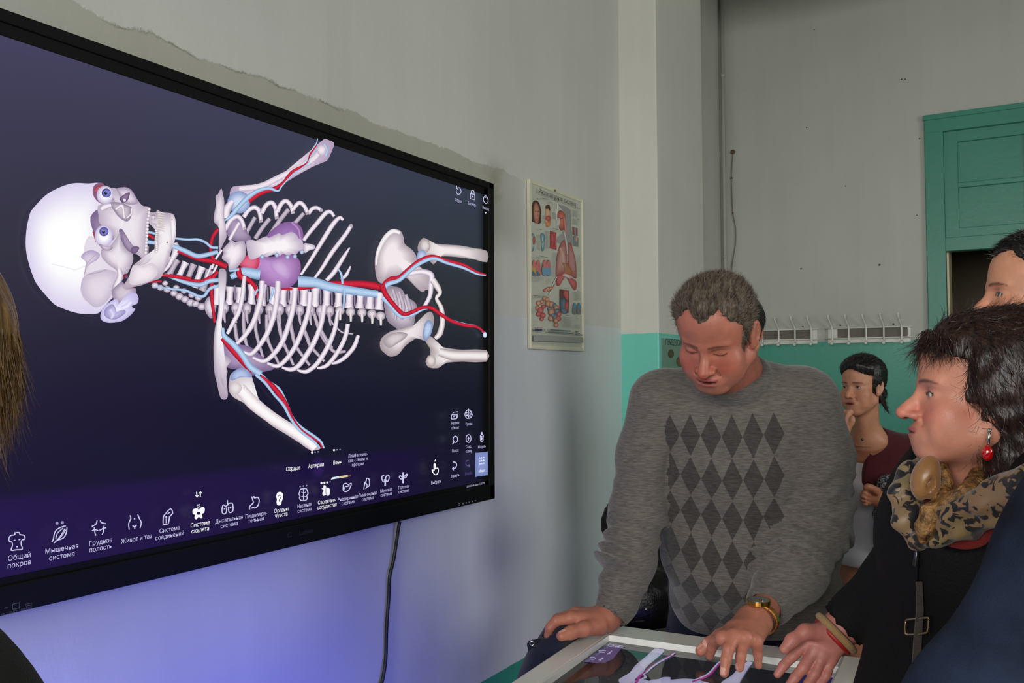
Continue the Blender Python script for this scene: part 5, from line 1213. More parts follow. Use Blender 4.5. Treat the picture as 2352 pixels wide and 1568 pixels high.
def dman(P, N, r):
    q = Hm.loc(P); flow = np.stack([q[:, 0]*1.5, -.9+0*q[:, 1], .5-q[:, 2]*3], 1); top = np.clip((q[:, 2]-.02)/.04, 0, 1)[:, None]; dn = np.stack([q[:, 0]*0, -.4+0*q[:, 0], -1+0*q[:, 0]], 1)
    d = (flow*top+dn*(1-top))@Hm.R.T; fr = np.clip((q[:, 1]-.03)/.04, 0, 1)[:, None]*top
    d = d*(1-.5*fr)+fr*.5*(vec(-.25, .35, .55)@Hm.R.T); d -= N*np.sum(d*N, 1)[:, None]; d /= np.linalg.norm(d, axis=1)[:, None]+1e-9
    return d+N*(.22+.3*top)+r.normal(size=P.shape)*.16
sv, sf = strands(16000, roots_on(hV, hF, hf), .0125, dman, .35, 3, .00040, 3)
HM = hairmat('greying_brown_hair', (46, 37, 29), (118, 104, 88), .5)
hv, hff = join([(hV, hF), (sv, sf)]); mesh('hair', hv, hff, HM, man, True)
# sweater
chest_c = at(1690, 1055, 2.09)
Rt = np.stack([lat, dep_, vec(0, 0, 1)], 1)
up2 = (nbm-hipc)/np.linalg.norm(nbm-hipc); Rb = np.stack([lat, np.cross(up2, lat)*1.0, up2], 1); Rb[:, 1] = np.cross(lat, up2)*-1 if (np.cross(up2, lat)@dep_) < 0 else np.cross(up2, lat)
tor = U(.06, ell(at(1735, 1360, 2.19), (.205, .150, .14), Rb), ell(at(1722, 1250, 2.12), (.212, .165, .17), Rb), ell(at(1700, 1080, 2.09), (.205, .145, .19), Rb), ell(at(1686, 960, 2.08), (.185, .115, .12), Rb),
        cap(rs+lat*.02, nbm-up2*.055, .076, .088), cap(ls-lat*.02, nbm-up2*.055, .076, .088))
def sleeve(pts, rr, ph, fold=.011):
    f0 = chain(pts, rr, .035); P_ = np.asarray(pts)
    def f(P):
        d = f0(P); s = np.zeros(len(P)); bst = np.full(len(P), 9.); ln = 0
        for i in range(len(P_)-1):
            ba = P_[i+1]-P_[i]; L_ = np.linalg.norm(ba); t = np.clip((P-P_[i])@ba/L_**2, 0, 1); dd = np.linalg.norm(P-P_[i]-t[:, None]*ba, axis=1); m = dd < bst; bst[m] = dd[m]; s[m] = ln+t[m]*L_; ln += L_
        s /= ln; w = np.clip((s-.15)/.35, 0, 1)*(.55+.6*np.exp(-((s-.50)/.12)**2)+1.1*np.exp(-((s-.86)/.07)**2))*np.clip((.955-s)/.03, 0, 1)*np.clip(.6+nz3(P, 11., ph+2)*1.2, 0, 1.4)
        g = np.sin(s*34+ph+nz3(P, 7., ph)*4.5+nz3(P, 15., ph+1)*1.6); return d-fold*w*(1-np.abs(g)*1.6)
    return f
slR = sleeve([rs, ru, re, rf, rw], [.080, .062, .062, .059, .047], 0.4)
slL = sleeve([ls, lu, le, lf, lw], [.084, .076, .082, .072, .050], 1.7)
rax = (rw-rf)/np.linalg.norm(rw-rf); lax = (lw-lf)/np.linalg.norm(lw-lf)
cuffR = cap(rw, at(1408, 1404, 1.975), .044, .041); cuffL = cap(lw, at(1763, 1391, 1.875), .046, .044)
cn = at(1676, 863, 2.005); cax = vec(0, 0, 1)*.80+dep_*.55; cax /= np.linalg.norm(cax); ca = np.cross(cax, lat); ca /= np.linalg.norm(ca)
def ringf(P, R0=.078, r0=.0135, sq=.94):
    q = P-cn; h = q@cax; a_ = q@lat; b_ = (q@ca)/sq; return np.sqrt((np.hypot(a_, b_)-R0)**2+(h*.55)**2)-r0
hole = cap(cn+cax*.050, cn+cax*.25, .072, .10)
hem_n = up2; hem_p = at(1715, 1425, 2.15)
def sweater(P):
    t = tor(P); t = t-.004*nz3(P, 16., .3)-.0028*np.sin((P@vec(.8, .2, .5))*55+nz3(P, 8.)*2.5)*np.exp(-((P-le-vec(-.12, 0, 0))@vec(0, 0, 1)/.3)**2)
    d = smin(t, slR(P), .014); d = smin(d, slL(P), .014)
    d = smin(d, cuffR(P), .008); d = smin(d, cuffL(P), .008)
    d = smax(d, -hole(P), .008); d = smin(d, ringf(P), .008)
    lowcut = (P-hem_p)@hem_n
    d = smax(d, -(lowcut+.045*np.clip(np.abs((P-hem_p)@lat)/.2, 0, 1)**2)+.0, .02)
    # hollow at the wrists
    d = smax(d, -cap(at(1408, 1404, 1.975)-rax*.01, rwh+rax*.10, .033, .036)(P), .004); d = smax(d, -cap(at(1763, 1391, 1.875)-lax*.01, lwh+lax*.10, .034, .038)(P), .004)
    d = smax(d, (P-at(1408, 1404, 1.975))@rax*(np.linalg.norm(P-at(1408, 1404, 1.975), axis=1) < .09)-.022-.2*(np.linalg.norm(P-at(1408, 1404, 1.975), axis=1) >= .09), .003)
    d = smax(d, (P-at(1763, 1391, 1.875))@lax*(np.linalg.norm(P-at(1763, 1391, 1.875), axis=1) < .09)-.020-.2*(np.linalg.norm(P-at(1763, 1391, 1.875), axis=1) >= .09), .003)
    return d
sV, sF = surface(sweater, vec(.3, 1.5, .75), vec(1.75, 2.55, 1.62), .0058)
# argyle coordinates: columns across the chest, rows down the front
pc0, pc1 = at(1660, 940, 1.95), at(1662, 1400, 2.0)
pa = (P_ := sV-at(1660, 940, 1.99)); cu_ = pa@lat; cv_ = -(pa@up2)
fr_ = normals_of(sweater, sV)@dep_
armd = np.minimum(slR(sV), slL(sV)); tord = tor(sV)
pat = np.stack([cu_/.0445+3.12, cv_/.090+.02, np.where((fr_ > .12) & (tord < .016) & (armd > .004), 1., 0.)], 1)
m = bpy.data.materials.new('grey_argyle_knit'); m.use_nodes = True; N = m.node_tree.nodes; L = m.node_tree.links; b = N['Principled BSDF']; b.inputs['Roughness'].default_value = .9; b.inputs['Specular IOR Level'].default_value = .2; b.inputs['Sheen Weight'].default_value = .25; b.inputs['Sheen Roughness'].default_value = .5
at_ = N.new('ShaderNodeAttribute'); at_.attribute_name = 'pat'; sx = N.new('ShaderNodeSeparateXYZ'); L.new(at_.outputs['Vector'], sx.inputs[0])
def mth(op, a, c=None):
    n = N.new('ShaderNodeMath'); n.operation = op
    for i, x in enumerate([a, c]):
        if x is None: continue
        if isinstance(x, (int, float)): n.inputs[i].default_value = x
        else: L.new(x, n.inputs[i])
    return n.outputs[0]
def tri(o): return mth('MULTIPLY', mth('ABSOLUTE', mth('SUBTRACT', mth('FRACT', o), .5)), 2.0)
dm = mth('LESS_THAN', mth('ADD', tri(sx.outputs['X']), tri(sx.outputs['Y'])), .985)
inx = mth('MULTIPLY', mth('GREATER_THAN', sx.outputs['X'], 0.), mth('LESS_THAN', sx.outputs['X'], 6.)); iny = mth('MULTIPLY', mth('GREATER_THAN', sx.outputs['Y'], 0.), mth('LESS_THAN', sx.outputs['Y'], 6.))
msk = mth('MULTIPLY', mth('MULTIPLY', dm, mth('GREATER_THAN', sx.outputs['Z'], .5)), mth('MULTIPLY', inx, iny))
tc = N.new('ShaderNodeTexCoord'); mp = N.new('ShaderNodeMapping'); mp.inputs['Scale'].default_value = (60, 60, 420); L.new(tc.outputs['Object'], mp.inputs[0])
nz = N.new('ShaderNodeTexNoise'); nz.inputs['Scale'].default_value = 1; nz.inputs['Detail'].default_value = 4; L.new(mp.outputs[0], nz.inputs['Vector'])
c1 = N.new('ShaderNodeValToRGB'); c1.color_ramp.elements[0].color = rgba((80, 75, 71)); c1.color_ramp.elements[1].color = rgba((112, 106, 101)); c1.color_ramp.elements[0].position = .3; c1.color_ramp.elements[1].position = .7; L.new(nz.outputs['Fac'], c1.inputs[0])
c2 = N.new('ShaderNodeValToRGB'); c2.color_ramp.elements[0].color = rgba((50, 47, 46)); c2.color_ramp.elements[1].color = rgba((74, 70, 68)); c2.color_ramp.elements[0].position = .3; c2.color_ramp.elements[1].position = .7; L.new(nz.outputs['Fac'], c2.inputs[0])
mx = N.new('ShaderNodeMix'); mx.data_type = 'RGBA'; L.new(msk, mx.inputs[0]); L.new(c1.outputs[0], mx.inputs[6]); L.new(c2.outputs[0], mx.inputs[7]); L.new(mx.outputs[2], b.inputs['Base Color'])
bp = N.new('ShaderNodeBump'); bp.inputs['Strength'].default_value = .35; bp.inputs['Distance'].default_value = .003; L.new(nz.outputs['Fac'], bp.inputs['Height']); L.new(bp.outputs[0], b.inputs['Normal'])
mesh('sweater', sV, sF, m, man, True, attrs={'pat': pat})
# jeans, shoes, watch, chain
jn = U(.04, ell(hipc+vec(0, 0, -.03), (.185, .135, .16), Rt), chain([legL[0], legL[1], legL[2]+vec(0, 0, .02)], [.105, .078, .062], .03), chain([legR[0], legR[1], legR[2]+vec(0, 0, .02)], [.105, .078, .062], .03))
jf = lambda P: jn(P)-.004*nz3(P, 18., .9)
jV, jF = surface(jf, hp-vec(.5, .5, .95), hp+vec(.5, .5, .25), .010); mesh('jeans', jV, jF, fabric('dark_blue_denim', (20, 27, 44)), man, True)
for lg in (legL, legR):
    a_ = lg[2]*vec(1, 1, 0)+vec(0, 0, .045); sh = U(.03, cap(a_-dep_*.06, a_+dep_*.14, .044, .038), cap(a_-dep_*.05, a_-dep_*.05+vec(0, 0, .05), .046, .050))
    shf = lambda P, sh=sh: np.maximum(sh(P), .002-P[:, 2])
    v_, f_ = surface(shf, a_-.3, a_+.3, .009); mesh('shoe', v_, f_, mat('black_shoe_leather', (22, 20, 20), .35, var=.1), man, True)
wx = (L_m[1]-at(1763, 1391, 1.875)); wx /= np.linalg.norm(wx); wc = on(1744, 1421, 2, .957); wz = vec(0, 0, 1)-wx*wx[2]; wz /= np.linalg.norm(wz); wy_ = np.cross(wz, wx)
GOLD = mat('gold_watch_metal', (214, 160, 70), .22, metal=1.0, var=.1, scale=200)
k = MB()
n_ = 26
for i in range(n_):
    t = 2*math.pi*i/n_; t2 = 2*math.pi*(i+.9)/n_; V8 = []
    for tt in (t, t2):
        for rr in (.0, .0035):
            for hh in (-.0075, .0075): V8.append(wc+wy_*math.cos(tt)*(.036+rr)+wz*math.sin(tt)*(.0285+rr)+wx*hh)
    k.add(V8, [(0,1,3,2),(4,6,7,5),(0,4,5,1),(2,3,7,6),(0,2,6,4),(1,5,7,3)])
wt = k.build('wristwatch', GOLD, man)
fc = wc+wz*.031+wy_*(.0); fdir = wz
def disk(c, r0, n0, h0, m, name, par):
    a1 = np.cross(n0, wx); a1 /= np.linalg.norm(a1); a2 = np.cross(n0, a1); kk = MB(); kk.tube([c, c+n0*h0], r0, 28); return kk.build(name, m, par)
disk(fc, .0235, fdir, .008, GOLD, 'watch_case', wt); disk(fc+fdir*.0081, .0200, fdir, .0006, mat('watch_dial', (96, 108, 104), .12, spec=.8, coat=.6), 'watch_dial', wt)
k = MB(); a1 = wy_*.8+wx*.6; k.tube([fc+fdir*.0092-a1*.002, fc+fdir*.0092+a1*.013], .0008, 6); k.tube([fc+fdir*.0092, fc+fdir*.0092+(wx*.8-wy_*.5)*.010], .0008, 6); k.build('watch_hand', GOLD, wt)
k = MB(); tpts = [cn+lat*math.cos(t)*.071+ca*math.sin(t)*.066+cax*(.018-.004*math.sin(t)) for t in np.linspace(0, 2*math.pi, 90)]
for p_ in tpts[:-1]: k.ball(p_, .0016, 6, 4)
k.tube(tpts, .0007, 5, False); k.build('neck_chain', GOLD, man, True)
# ------------------------------------------------------------------ other people: shared builders
def head_hair(H, region, th, seed, n, length, dirs, m, parent, amp=.003, fr=70., h=.003, curl=.4, wd=.0005, seg=4, name='hair', extra=None, droop=0., lo=None, hi=None):
    base = hair_sdf(H, region, th, amp, fr)
    f = base if extra is None else (lambda P: smin(base(P), extra(P), .015))
    lo = H.lo-.05 if lo is None else lo; hi = H.hi+.05 if hi is None else hi
    v, f_ = surface(f, lo, hi, h)
    parts = [(v, f_)]
    if n: parts.append(strands(n, roots_on(v, f_, f), length, dirs, curl, seed, wd, seg, droop))
    V, F = join(parts); return mesh(name, V, F, m, parent, True)
def flow_dirs(H, flow, lift=.2, jit=.2):
    def d(P, N, r):
        q = H.loc(P); D = flow(q)@H.R.T; D = D-N*np.sum(D*N, 1)[:, None]; D /= np.linalg.norm(D, axis=1)[:, None]+1e-9
        return D+N*lift+r.normal(size=P.shape)*jit
    return d
def simple_clothes(parent, name, f, lo, hi, m, h=.009):
    v, F = surface(f, lo, hi, h); return mesh(name, v, F, m, parent, True)
def legs_and_shoes(parent, base, lat_, fw_, hipz, m, ms, rr=(.095, .07, .055), names=('trousers', 'shoe'), sp=.09):
    pts = [[base+lat_*s*sp+vec(0, 0, hipz), base+lat_*s*(sp+.01)+fw_*.02+vec(0, 0, hipz*.52), base+lat_*s*(sp+.01)+vec(0, 0, .09)] for s in (-1, 1)]
    f = U(.03, ell(base+vec(0, 0, hipz+.02), (.16, .13, .14), np.stack([lat_, fw_, vec(0, 0, 1)], 1)), *[chain(p_, rr, .03) for p_ in pts])
    simple_clothes(parent, names[0], lambda P: f(P)-.003*nz3(P, 18.), base-vec(.4, .4, 0)+vec(0, 0, .02), base+vec(.4, .4, hipz+.2), m, .012)
    for p_ in pts:
        a_ = p_[2]*vec(1, 1, 0)+vec(0, 0, .042); s_ = U(.03, cap(a_-fw_*.05, a_+fw_*.13, .040, .034), cap(a_-fw_*.045, a_-fw_*.045+vec(0, 0, .05), .040, .044))
        simple_clothes(parent, names[1], lambda P, s_=s_: np.maximum(s_(P), .002-P[:, 2]), a_-.28, a_+.28, ms, .010)
    return pts
DARKSHOE = mat('black_shoe_leather', (22, 20, 20), .35, var=.1)

# ------------------------------------------------------------------ woman in the black jacket with leopard scarf (right)
wf = -(CR*math.cos(math.radians(14)))+CF*math.sin(math.radians(14)); wf = wf*vec(1, 1, 0); wf /= np.linalg.norm(wf); wf = wf+vec(0, 0, .09)
Hw = head_at(2133, 903, 1.255, wf, vec(0, 0, 1)-.03*CR, .925, male=False, eyes=.75, jaw=1.02, nose=1.04, width=.98, look=(-.2, -.1), zf=.86, neck_to=at(2250, 1120, 1.30), neck_r=.056)
bw = at(2385, 1400, 1.33)*vec(1, 1, 0)
bf = -(CR*math.cos(math.radians(48)))-CF*math.sin(math.radians(48)); bf = bf*vec(1, 1, 0); bf /= np.linalg.norm(bf); bl = np.cross(vec(0, 0, 1), bf)*-1; bl = np.cross(bf, vec(0, 0, 1))*-1   # her facing, her left
wo = person(bw, 'woman in black zip jacket and leopard scarf watching from beside the table')
nbw = at(2262, 1110, 1.29)
wrs = at(2172, 1158, 1.40); wre = at(2078, 1335, 1.44); wrw = at(1950, 1425, 1.50)
wls = at(2440, 1165, 1.13); wle = at(2450, 1420, 1.07); wlw = at(2330, 1640, 1.10)
# right hand, held low over the table, fingers pointing down
w0 = at(1922, 1452, 1.50)
W_m = [at(1858, 1474, 1.50), at(1872, 1492, 1.49), at(1890, 1504, 1.485), at(1910, 1512, 1.485)]
W_f = [[at(1822, 1505, 1.495), at(1800, 1528, 1.49), at(1786, 1548, 1.488)], [at(1846, 1532, 1.48), at(1826, 1556, 1.475), at(1812, 1574, 1.472)], [at(1872, 1546, 1.475), at(1856, 1570, 1.47), at(1846, 1588, 1.468)], [at(1898, 1550, 1.475), at(1886, 1570, 1.47), at(1878, 1584, 1.468)]]
W_t = [at(1895, 1452, 1.49), at(1850, 1450, 1.48), at(1820, 1470, 1.475), at(1802, 1490, 1.47)]
fW, aW = whand(w0, W_m, W_f, W_t, .86)
tw_c = at(2335, 1330, 1.29)
corew = U(.03, chain([tw_c-vec(0, 0, .30), tw_c, at(2270, 1200, 1.28), nbw], [.05, .05, .05, .05]), chain([at(2270, 1200, 1.29), wrs, wre, wrw, w0], [.04, .036, .032, .026, .023]), chain([at(2270, 1200, 1.27), wls, wle, wlw], [.04, .036, .032, .028]), chain([bw+vec(0, 0, .8), bw+vec(0, 0, .1)], [.05, .04]))
hwf = boxed(Hw.sdf, Hw.lo-vec(.02, .02, .05), Hw.hi+vec(.06, .06, .02))
fwb = U(.02, hwf, corew, fW)
V, F = surface(fwb, vec(1.0, .65, .0), vec(2.45, 1.75, 1.75), .0023)
C = Hw.paint(V, (196, 134, 110), (160, 84, 84), brow=(72, 54, 52), lash=(40, 30, 30), iris=(110, 120, 130), cheek=(196, 104, 96), shadow=(150, 96, 92))
far = np.linalg.norm(V-Hw.c, axis=1) > .26; C[far] = lin((178, 112, 100))
mesh('body', V, F, SKIN, wo, True, cols=C)
# hair: full dark brown bob with a fringe
def reg_w(q):
    x, y, z = q.T
    hl = .070-.35*np.maximum(np.abs(x)-.02, 0)
    A = np.where(y > .03, (z-hl)*30, -1.); B = np.where(y < .030-.35*np.clip(.03-z, 0, .05), np.where(z > -.10, 1., (z+.125)*30), (np.clip(.036-y, -1, 1))*30*(z > -.01)-(z <= -.01))
    return np.clip(np.maximum(A, B), -3, 1)
def th_w(q):
    x, y, z = q.T
    return .006+.007*np.clip((z+.02)/.08, 0, 1)*np.clip((.07-y)/.05, 0, 1)+.018*np.clip((-y)/.06, 0, 1)*np.clip((z+.10)/.05, 0, 1)
nape = lambda P: U(.03, ell(Hw.glob((.042, -.060, -.080)), (.045, .055, .085), Hw.R), ell(Hw.glob((-.042, -.060, -.080)), (.045, .055, .085), Hw.R), ell(Hw.glob((0, -.085, -.04)), (.075, .050, .085), Hw.R), ell(Hw.glob((.074, -.022, .002)), (.016, .030, .036), Hw.R), ell(Hw.glob((-.074, -.022, .002)), (.016, .030, .036), Hw.R))(P)-.004*nz3(P, 60., .5)
def fl_w(q):
    x, y, z = q.T; fr = np.clip((y-.02)/.05, 0, 1)
    return np.stack([np.sign(x)*.5*(1-fr)+.25*fr, -.75+1.2*fr*(z < .09), .25*(z > .08)-1.0*(z < .085)*(1-.2*fr)-.3], 1)
HB = hairmat('dark_brown_hair', (22, 14, 12), (58, 36, 30), .38)
head_hair(Hw, reg_w, th_w, 11, 15000, .026, flow_dirs(Hw, fl_w, .07, .20), HB, wo, .0035, 60., .0034, 1.3, .00040, 6, extra=nape, droop=.35, lo=Hw.lo-.09, hi=Hw.hi+.06)
# fringe wisps
def froots(n, r):
    x = r.uniform(-.055, .062, n); q = np.stack([x, .082-.5*np.maximum(np.abs(x)-.03, 0), .085-.0*x+r.uniform(-.012, .012, n)], 1)
    return Hw.c+(q@Hw.R.T)*Hw.sc, np.tile(Hw.R[:, 1], (n, 1))
sv, sf = strands(700, froots, .042, lambda P, N, r: N*.12+vec(0, 0, -.75)+np.outer(((P-Hw.c)@Hw.R[:, 0]-.0)*9, Hw.R[:, 0])+r.normal(size=P.shape)*.22, 1.0, 5, .00045, 7, .7)
mesh('fringe', sv, sf, HB, wo, True)
# jacket
LEO = bpy.data.materials.new('leopard_print_satin'); LEO.use_nodes = True; nt = LEO.node_tree; N = nt.nodes; L = nt.links; b = N['Principled BSDF']; b.inputs['Roughness'].default_value = .5; b.inputs['Sheen Weight'].default_value = .2
tc = N.new('ShaderNodeTexCoord'); n1 = N.new('ShaderNodeTexNoise'); n1.inputs['Scale'].default_value = 58; n1.inputs['Detail'].default_value = 2.5; n1.inputs['Distortion'].default_value = .8; L.new(tc.outputs['Object'], n1.inputs[0])
r1 = N.new('ShaderNodeValToRGB'); r1.color_ramp.elements[0].position = .505; r1.color_ramp.elements[0].color = rgba((150, 120, 86)); r1.color_ramp.elements[1].position = .53; r1.color_ramp.elements[1].color = rgba((22, 20, 26)); L.new(n1.outputs['Fac'], r1.inputs[0])
n2 = N.new('ShaderNodeTexNoise'); n2.inputs['Scale'].default_value = 14; L.new(tc.outputs['Object'], n2.inputs[0]); mx = N.new('ShaderNodeMix'); mx.data_type = 'RGBA'; mx.blend_type = 'MULTIPLY'; mx.inputs[0].default_value = .5; L.new(r1.outputs[0], mx.inputs[6]); L.new(n2.outputs['Color'], mx.inputs[7]); L.new(mx.outputs[2], b.inputs['Base Color'])
JK = fabric('black_jacket_cloth', (9, 9, 10), .08, 30, .25, 260, .75, None, .0)
Rw = np.stack([bl, bf, vec(0, 0, 1)], 1)
jt = U(.05, ell(tw_c+vec(0, 0, .02), (.19, .150, .24), Rw), ell(tw_c-vec(0, 0, .29), (.243, .170, .25), Rw), ell(tw_c+bf*.05+vec(0, 0, .06), (.16, .12, .12), Rw), cap(wrs, nbw-vec(0, 0, .05), .070, .075), cap(wls, nbw-vec(0, 0, .05), .070, .075), ell(nbw-vec(0, 0, .07)-bf*.02, (.12, .095, .08), Rw))
zl = [at(2106, 1252, 1.06), at(2107, 1568, 1.05)]
vtop = at(2106, 1252, 1.10)
vtop = at(2106, 1252, 1.16)
wopen = chain([vtop+vec(0, 0, -.004), at(2150, 1190, 1.17), at(2230, 1120, 1.22), nbw+vec(0, 0, .06)], [.004, .045, .080, .090], .02)
def jacket(P):
    d = jt(P)-.0035*nz3(P, 13., .2); d = smin(d, chain([wrs, wre, wrw], [.070, .058, .044], .03)(P)-.003*nz3(P, 24., 1.), .03); d = smin(d, chain([wls, wle, wlw], [.074, .062, .048], .03)(P)-.003*nz3(P, 22., 2.), .03)
    d = smin(d, cap(at(2075, 1385, 1.42), at(2048, 1640, 1.37), .045, .052)(P), .04); d = smax(d, -wopen(P), .012)
    d = smax(d, -cap(wrw+(w0-wrw)*.0, w0+(w0-wrw), .036)(P), .004)
    return np.maximum(d, .62-P[:, 2])
simple_clothes(wo, 'jacket', jacket, vec(1.0, .6, .55), vec(2.5, 1.8, 1.62), JK, .0058)
legs_and_shoes(wo, bw, bl, bf, .80, fabric('charcoal_trouser_cloth', (30, 30, 34)), DARKSHOE)
# inner collar lining, scarf, knot
def on_torso(u, v, off=0., d0=.95, d1=1.45):
    D = np.linspace(d0, d1, 1200); P = CAMP+ray(u, v)[None]*D[:, None]; d = jt(P); i = int(np.argmax(d < off)) if (d < off).any() else int(np.argmin(d)); return P[i]
sp1 = [at(2345, 1085, 1.385), on_torso(2385, 1122, .004), on_torso(2300, 1152, .004), on_torso(2220, 1186, .004), on_torso(2152, 1220, .004), on_torso(2112, 1246, .003)]
sp2 = [at(2170, 1045, 1.40), on_torso(2090, 1092, .004), on_torso(2084, 1145, .004), on_torso(2093, 1200, .004), on_torso(2108, 1246, .003)]
sc1 = chain(sp1, [.030, .034, .034, .031, .023, .011], .012, (CF, 1.9))
sc2 = chain(sp2, [.030, .018, .024, .024, .011], .012, (CF, 1.7))
sc0 = chain([at(2380, 1100, 1.36), at(2300, 1085, 1.41), at(2170, 1062, 1.41)], [.028, .030, .026], .012)
simple_clothes(wo, 'scarf', lambda P: smin(smin(sc1(P), sc2(P), .012), sc0(P), .012)-.0028*np.sin(P@vec(120, 90, -150)+nz3(P, 24.)*2.6)-.003*nz3(P, 40., .7), at(2230, 1150, 1.22)-.36, at(2230, 1150, 1.22)+.36, LEO, .004)
GT = mat('golden_tan_satin', (140, 98, 54), .35, var=.18, scale=40, spec=.6, sheen=.3)
BRO = mat('gold_and_green_brocade', (128, 92, 50), .4, var=.95, scale=90, bump=.6, bscale=250, spec=.6)
q_ = math.radians(18); lR = np.stack([CR*math.cos(q_)-CU*math.sin(q_), CF, CU*math.cos(q_)+CR*math.sin(q_)], 1)
tD = on_torso(2140, 1140, .0); tD = float((tD-CAMP)@CF); lc = at(2126, 1096, tD-.010)
sc3 = U(.012, ell(lc, (.0175, .018, .0320), lR), cap(lc, at(2160, 1146, tD-.018), .012, .006))
def lining(P):
    q = (P-lc)@lR; an = np.arctan2(q[:, 2]+.016, q[:, 0]-.012)
    d = smax(sc3(P), -ell(at(2139, 1112, tD-.028), (.0042, .012, .0100), lR)(P), .004)
    return d-.0011*np.sin(an*17)*np.clip((.012-q[:, 2])/.02, 0, 1)*np.clip((q[:, 0]+.004)/.008, 0, 1)
simple_clothes(wo, 'scarf_lining', lining, lc-.09, lc+.09, GT, .0022)
k4 = lambda u, v, o=.012: at(u, v, float((on_torso(u, v, 0.)-CAMP)@CF)-o)
sc4 = U(.008, chain([at(2150, 1058, tD+.02), at(2162, 1100, tD), at(2168, 1150, tD-.018), k4(2190, 1162, .02), k4(2222, 1140, .014), at(2262, 1090, tD-.0), at(2300, 1060, tD+.03)], [.013, .012, .015, .015, .015, .017, .017], .01), chain([at(2172, 1160, tD-.02), k4(2140, 1180, .024), k4(2124, 1215, .022), k4(2120, 1240, .020)], [.014, .013, .012, .007], .01))
simple_clothes(wo, 'scarf_knot', lambda P: sc4(P)-.002*nz3(P, 90., .1), at(2200, 1140, 1.2)-.24, at(2200, 1140, 1.2)+.24, BRO, .0034)
simple_clothes(wo, 'red_top', lambda P: np.maximum(np.maximum(smax(jt(P)+.013, -cap(nbw, nbw+vec(0, 0, .2), .062)(P), .01), nbw[2]-.22-P[:, 2]), P[:, 2]-nbw[2]+.012), nbw-.34, nbw+.34, fabric('dark_red_jersey', (110, 30, 26)), .006)
# zip, strap and buckle, bracelet, cuff lining, earrings
def front_on(u, v, off=.004):
    """point on the jacket front under photo point (u, v)"""
    D = np.linspace(.9, 1.35, 900); P = CAMP+ray(u, v)[None]*D[:, None]; d = jacket(P); i = int(np.argmax(d < off)); return P[i]
k = MB(); zp = [front_on(2106, v) for v in range(1258, 1570, 12)]; k.tube(zp, .0022, 6); k.build('zip', mat('black_zip_teeth', (16, 16, 18), .4, metal=.4), wo, True)
k = MB(); z0 = front_on(2106, 1258, .007); z1 = front_on(2103, 1300, .008); k.tube([z0, (z0+z1)/2, z1], [.0022, .0035, .0045], 8); k.build('zip_pull', mat('gunmetal_zip_pull', (90, 92, 98), .3, metal=.9), wo, True)
STR = fabric('woven_brown_strap', (70, 60, 56), .2, 200, .5, 700)
sp = [front_on(u, v, .010) for u, v in ((2110, 1335), (2111, 1370), (2112, 1400), (2109, 1440), (2106, 1480), (2104, 1520), (2104, 1568), (2103, 1600))]
sp = [sp[0]] + [p_ for p_ in sp[1:]]
k = MB(); wv = np.linspace(.0042, .0066, len(sp)); Vb = []
for p_, w_ in zip(sp, wv):
    for sx_, so in ((-1, 0), (1, 0), (1, 1), (-1, 1)): Vb.append(p_+CR*sx_*w_-CF*so*.0022)
Fb = [(i*4+a_, i*4+(a_+1) % 4, (i+1)*4+(a_+1) % 4, (i+1)*4+a_) for i in range(len(sp)-1) for a_ in range(4)]; k.add(Vb, Fb+[(3, 2, 1, 0), tuple(range(len(Vb)-4, len(Vb)))])
st = k.build('bag_strap', STR, wo)
k = MB(); bc = [front_on(u, v, .013) for u, v in ((2081, 1427), (2088, 1422), (2130, 1418), (2133, 1424), (2131, 1446), (2125, 1453), (2086, 1457), (2079, 1450))]
k.tube(list(smooth_closed(bc, 3))+[bc[0]], .0016, 8); k.build('strap_buckle', mat('pale_gold_buckle', (206, 188, 140), .25, metal=1.0), st, True)
axw = (w0-wrw)/np.linalg.norm(w0-wrw)
def ring_at(c, ax_d, r, tr, name, m, par, n=40, sq=1.):
    a1 = np.cross(ax_d, vec(0, 0, 1)); a1 /= np.linalg.norm(a1); a2 = np.cross(ax_d, a1); kk = MB(); kk.tube([c+a1*r*math.cos(t)+a2*r*sq*math.sin(t) for t in np.linspace(0, 2*math.pi, n)], tr, 8, False); return kk.build(name, m, par, True)
ring_at(wrw+axw*.030, axw, .0365, .0065, 'cuff_lining', fabric('beige_cuff_lining', (150, 120, 78)), wo)
ring_at(w0+axw*.010, axw, .0330, .0045, 'red_bracelet', mat('red_cord', (150, 24, 20), .5, var=.1, scale=80), wo)
SIL = mat('pale_silver', (210, 210, 205), .2, metal=1.0)
k = MB(); e0 = at(2272, 988, 1.160); e1 = at(2270, 1022, 1.160); k.tube([e0, e1], .0018, 8); k.ball(e0, .0028, 8, 6)
er = k.build('earring', SIL, wo, True); k = MB(); k.ball(at(2268, 1040, 1.160), (.0072, .0072, .0105), 14, 10); k.build('earring_bead', mat('red_glass_bead', (176, 8, 14), .08, spec=.8, coat=1.0), er, True)

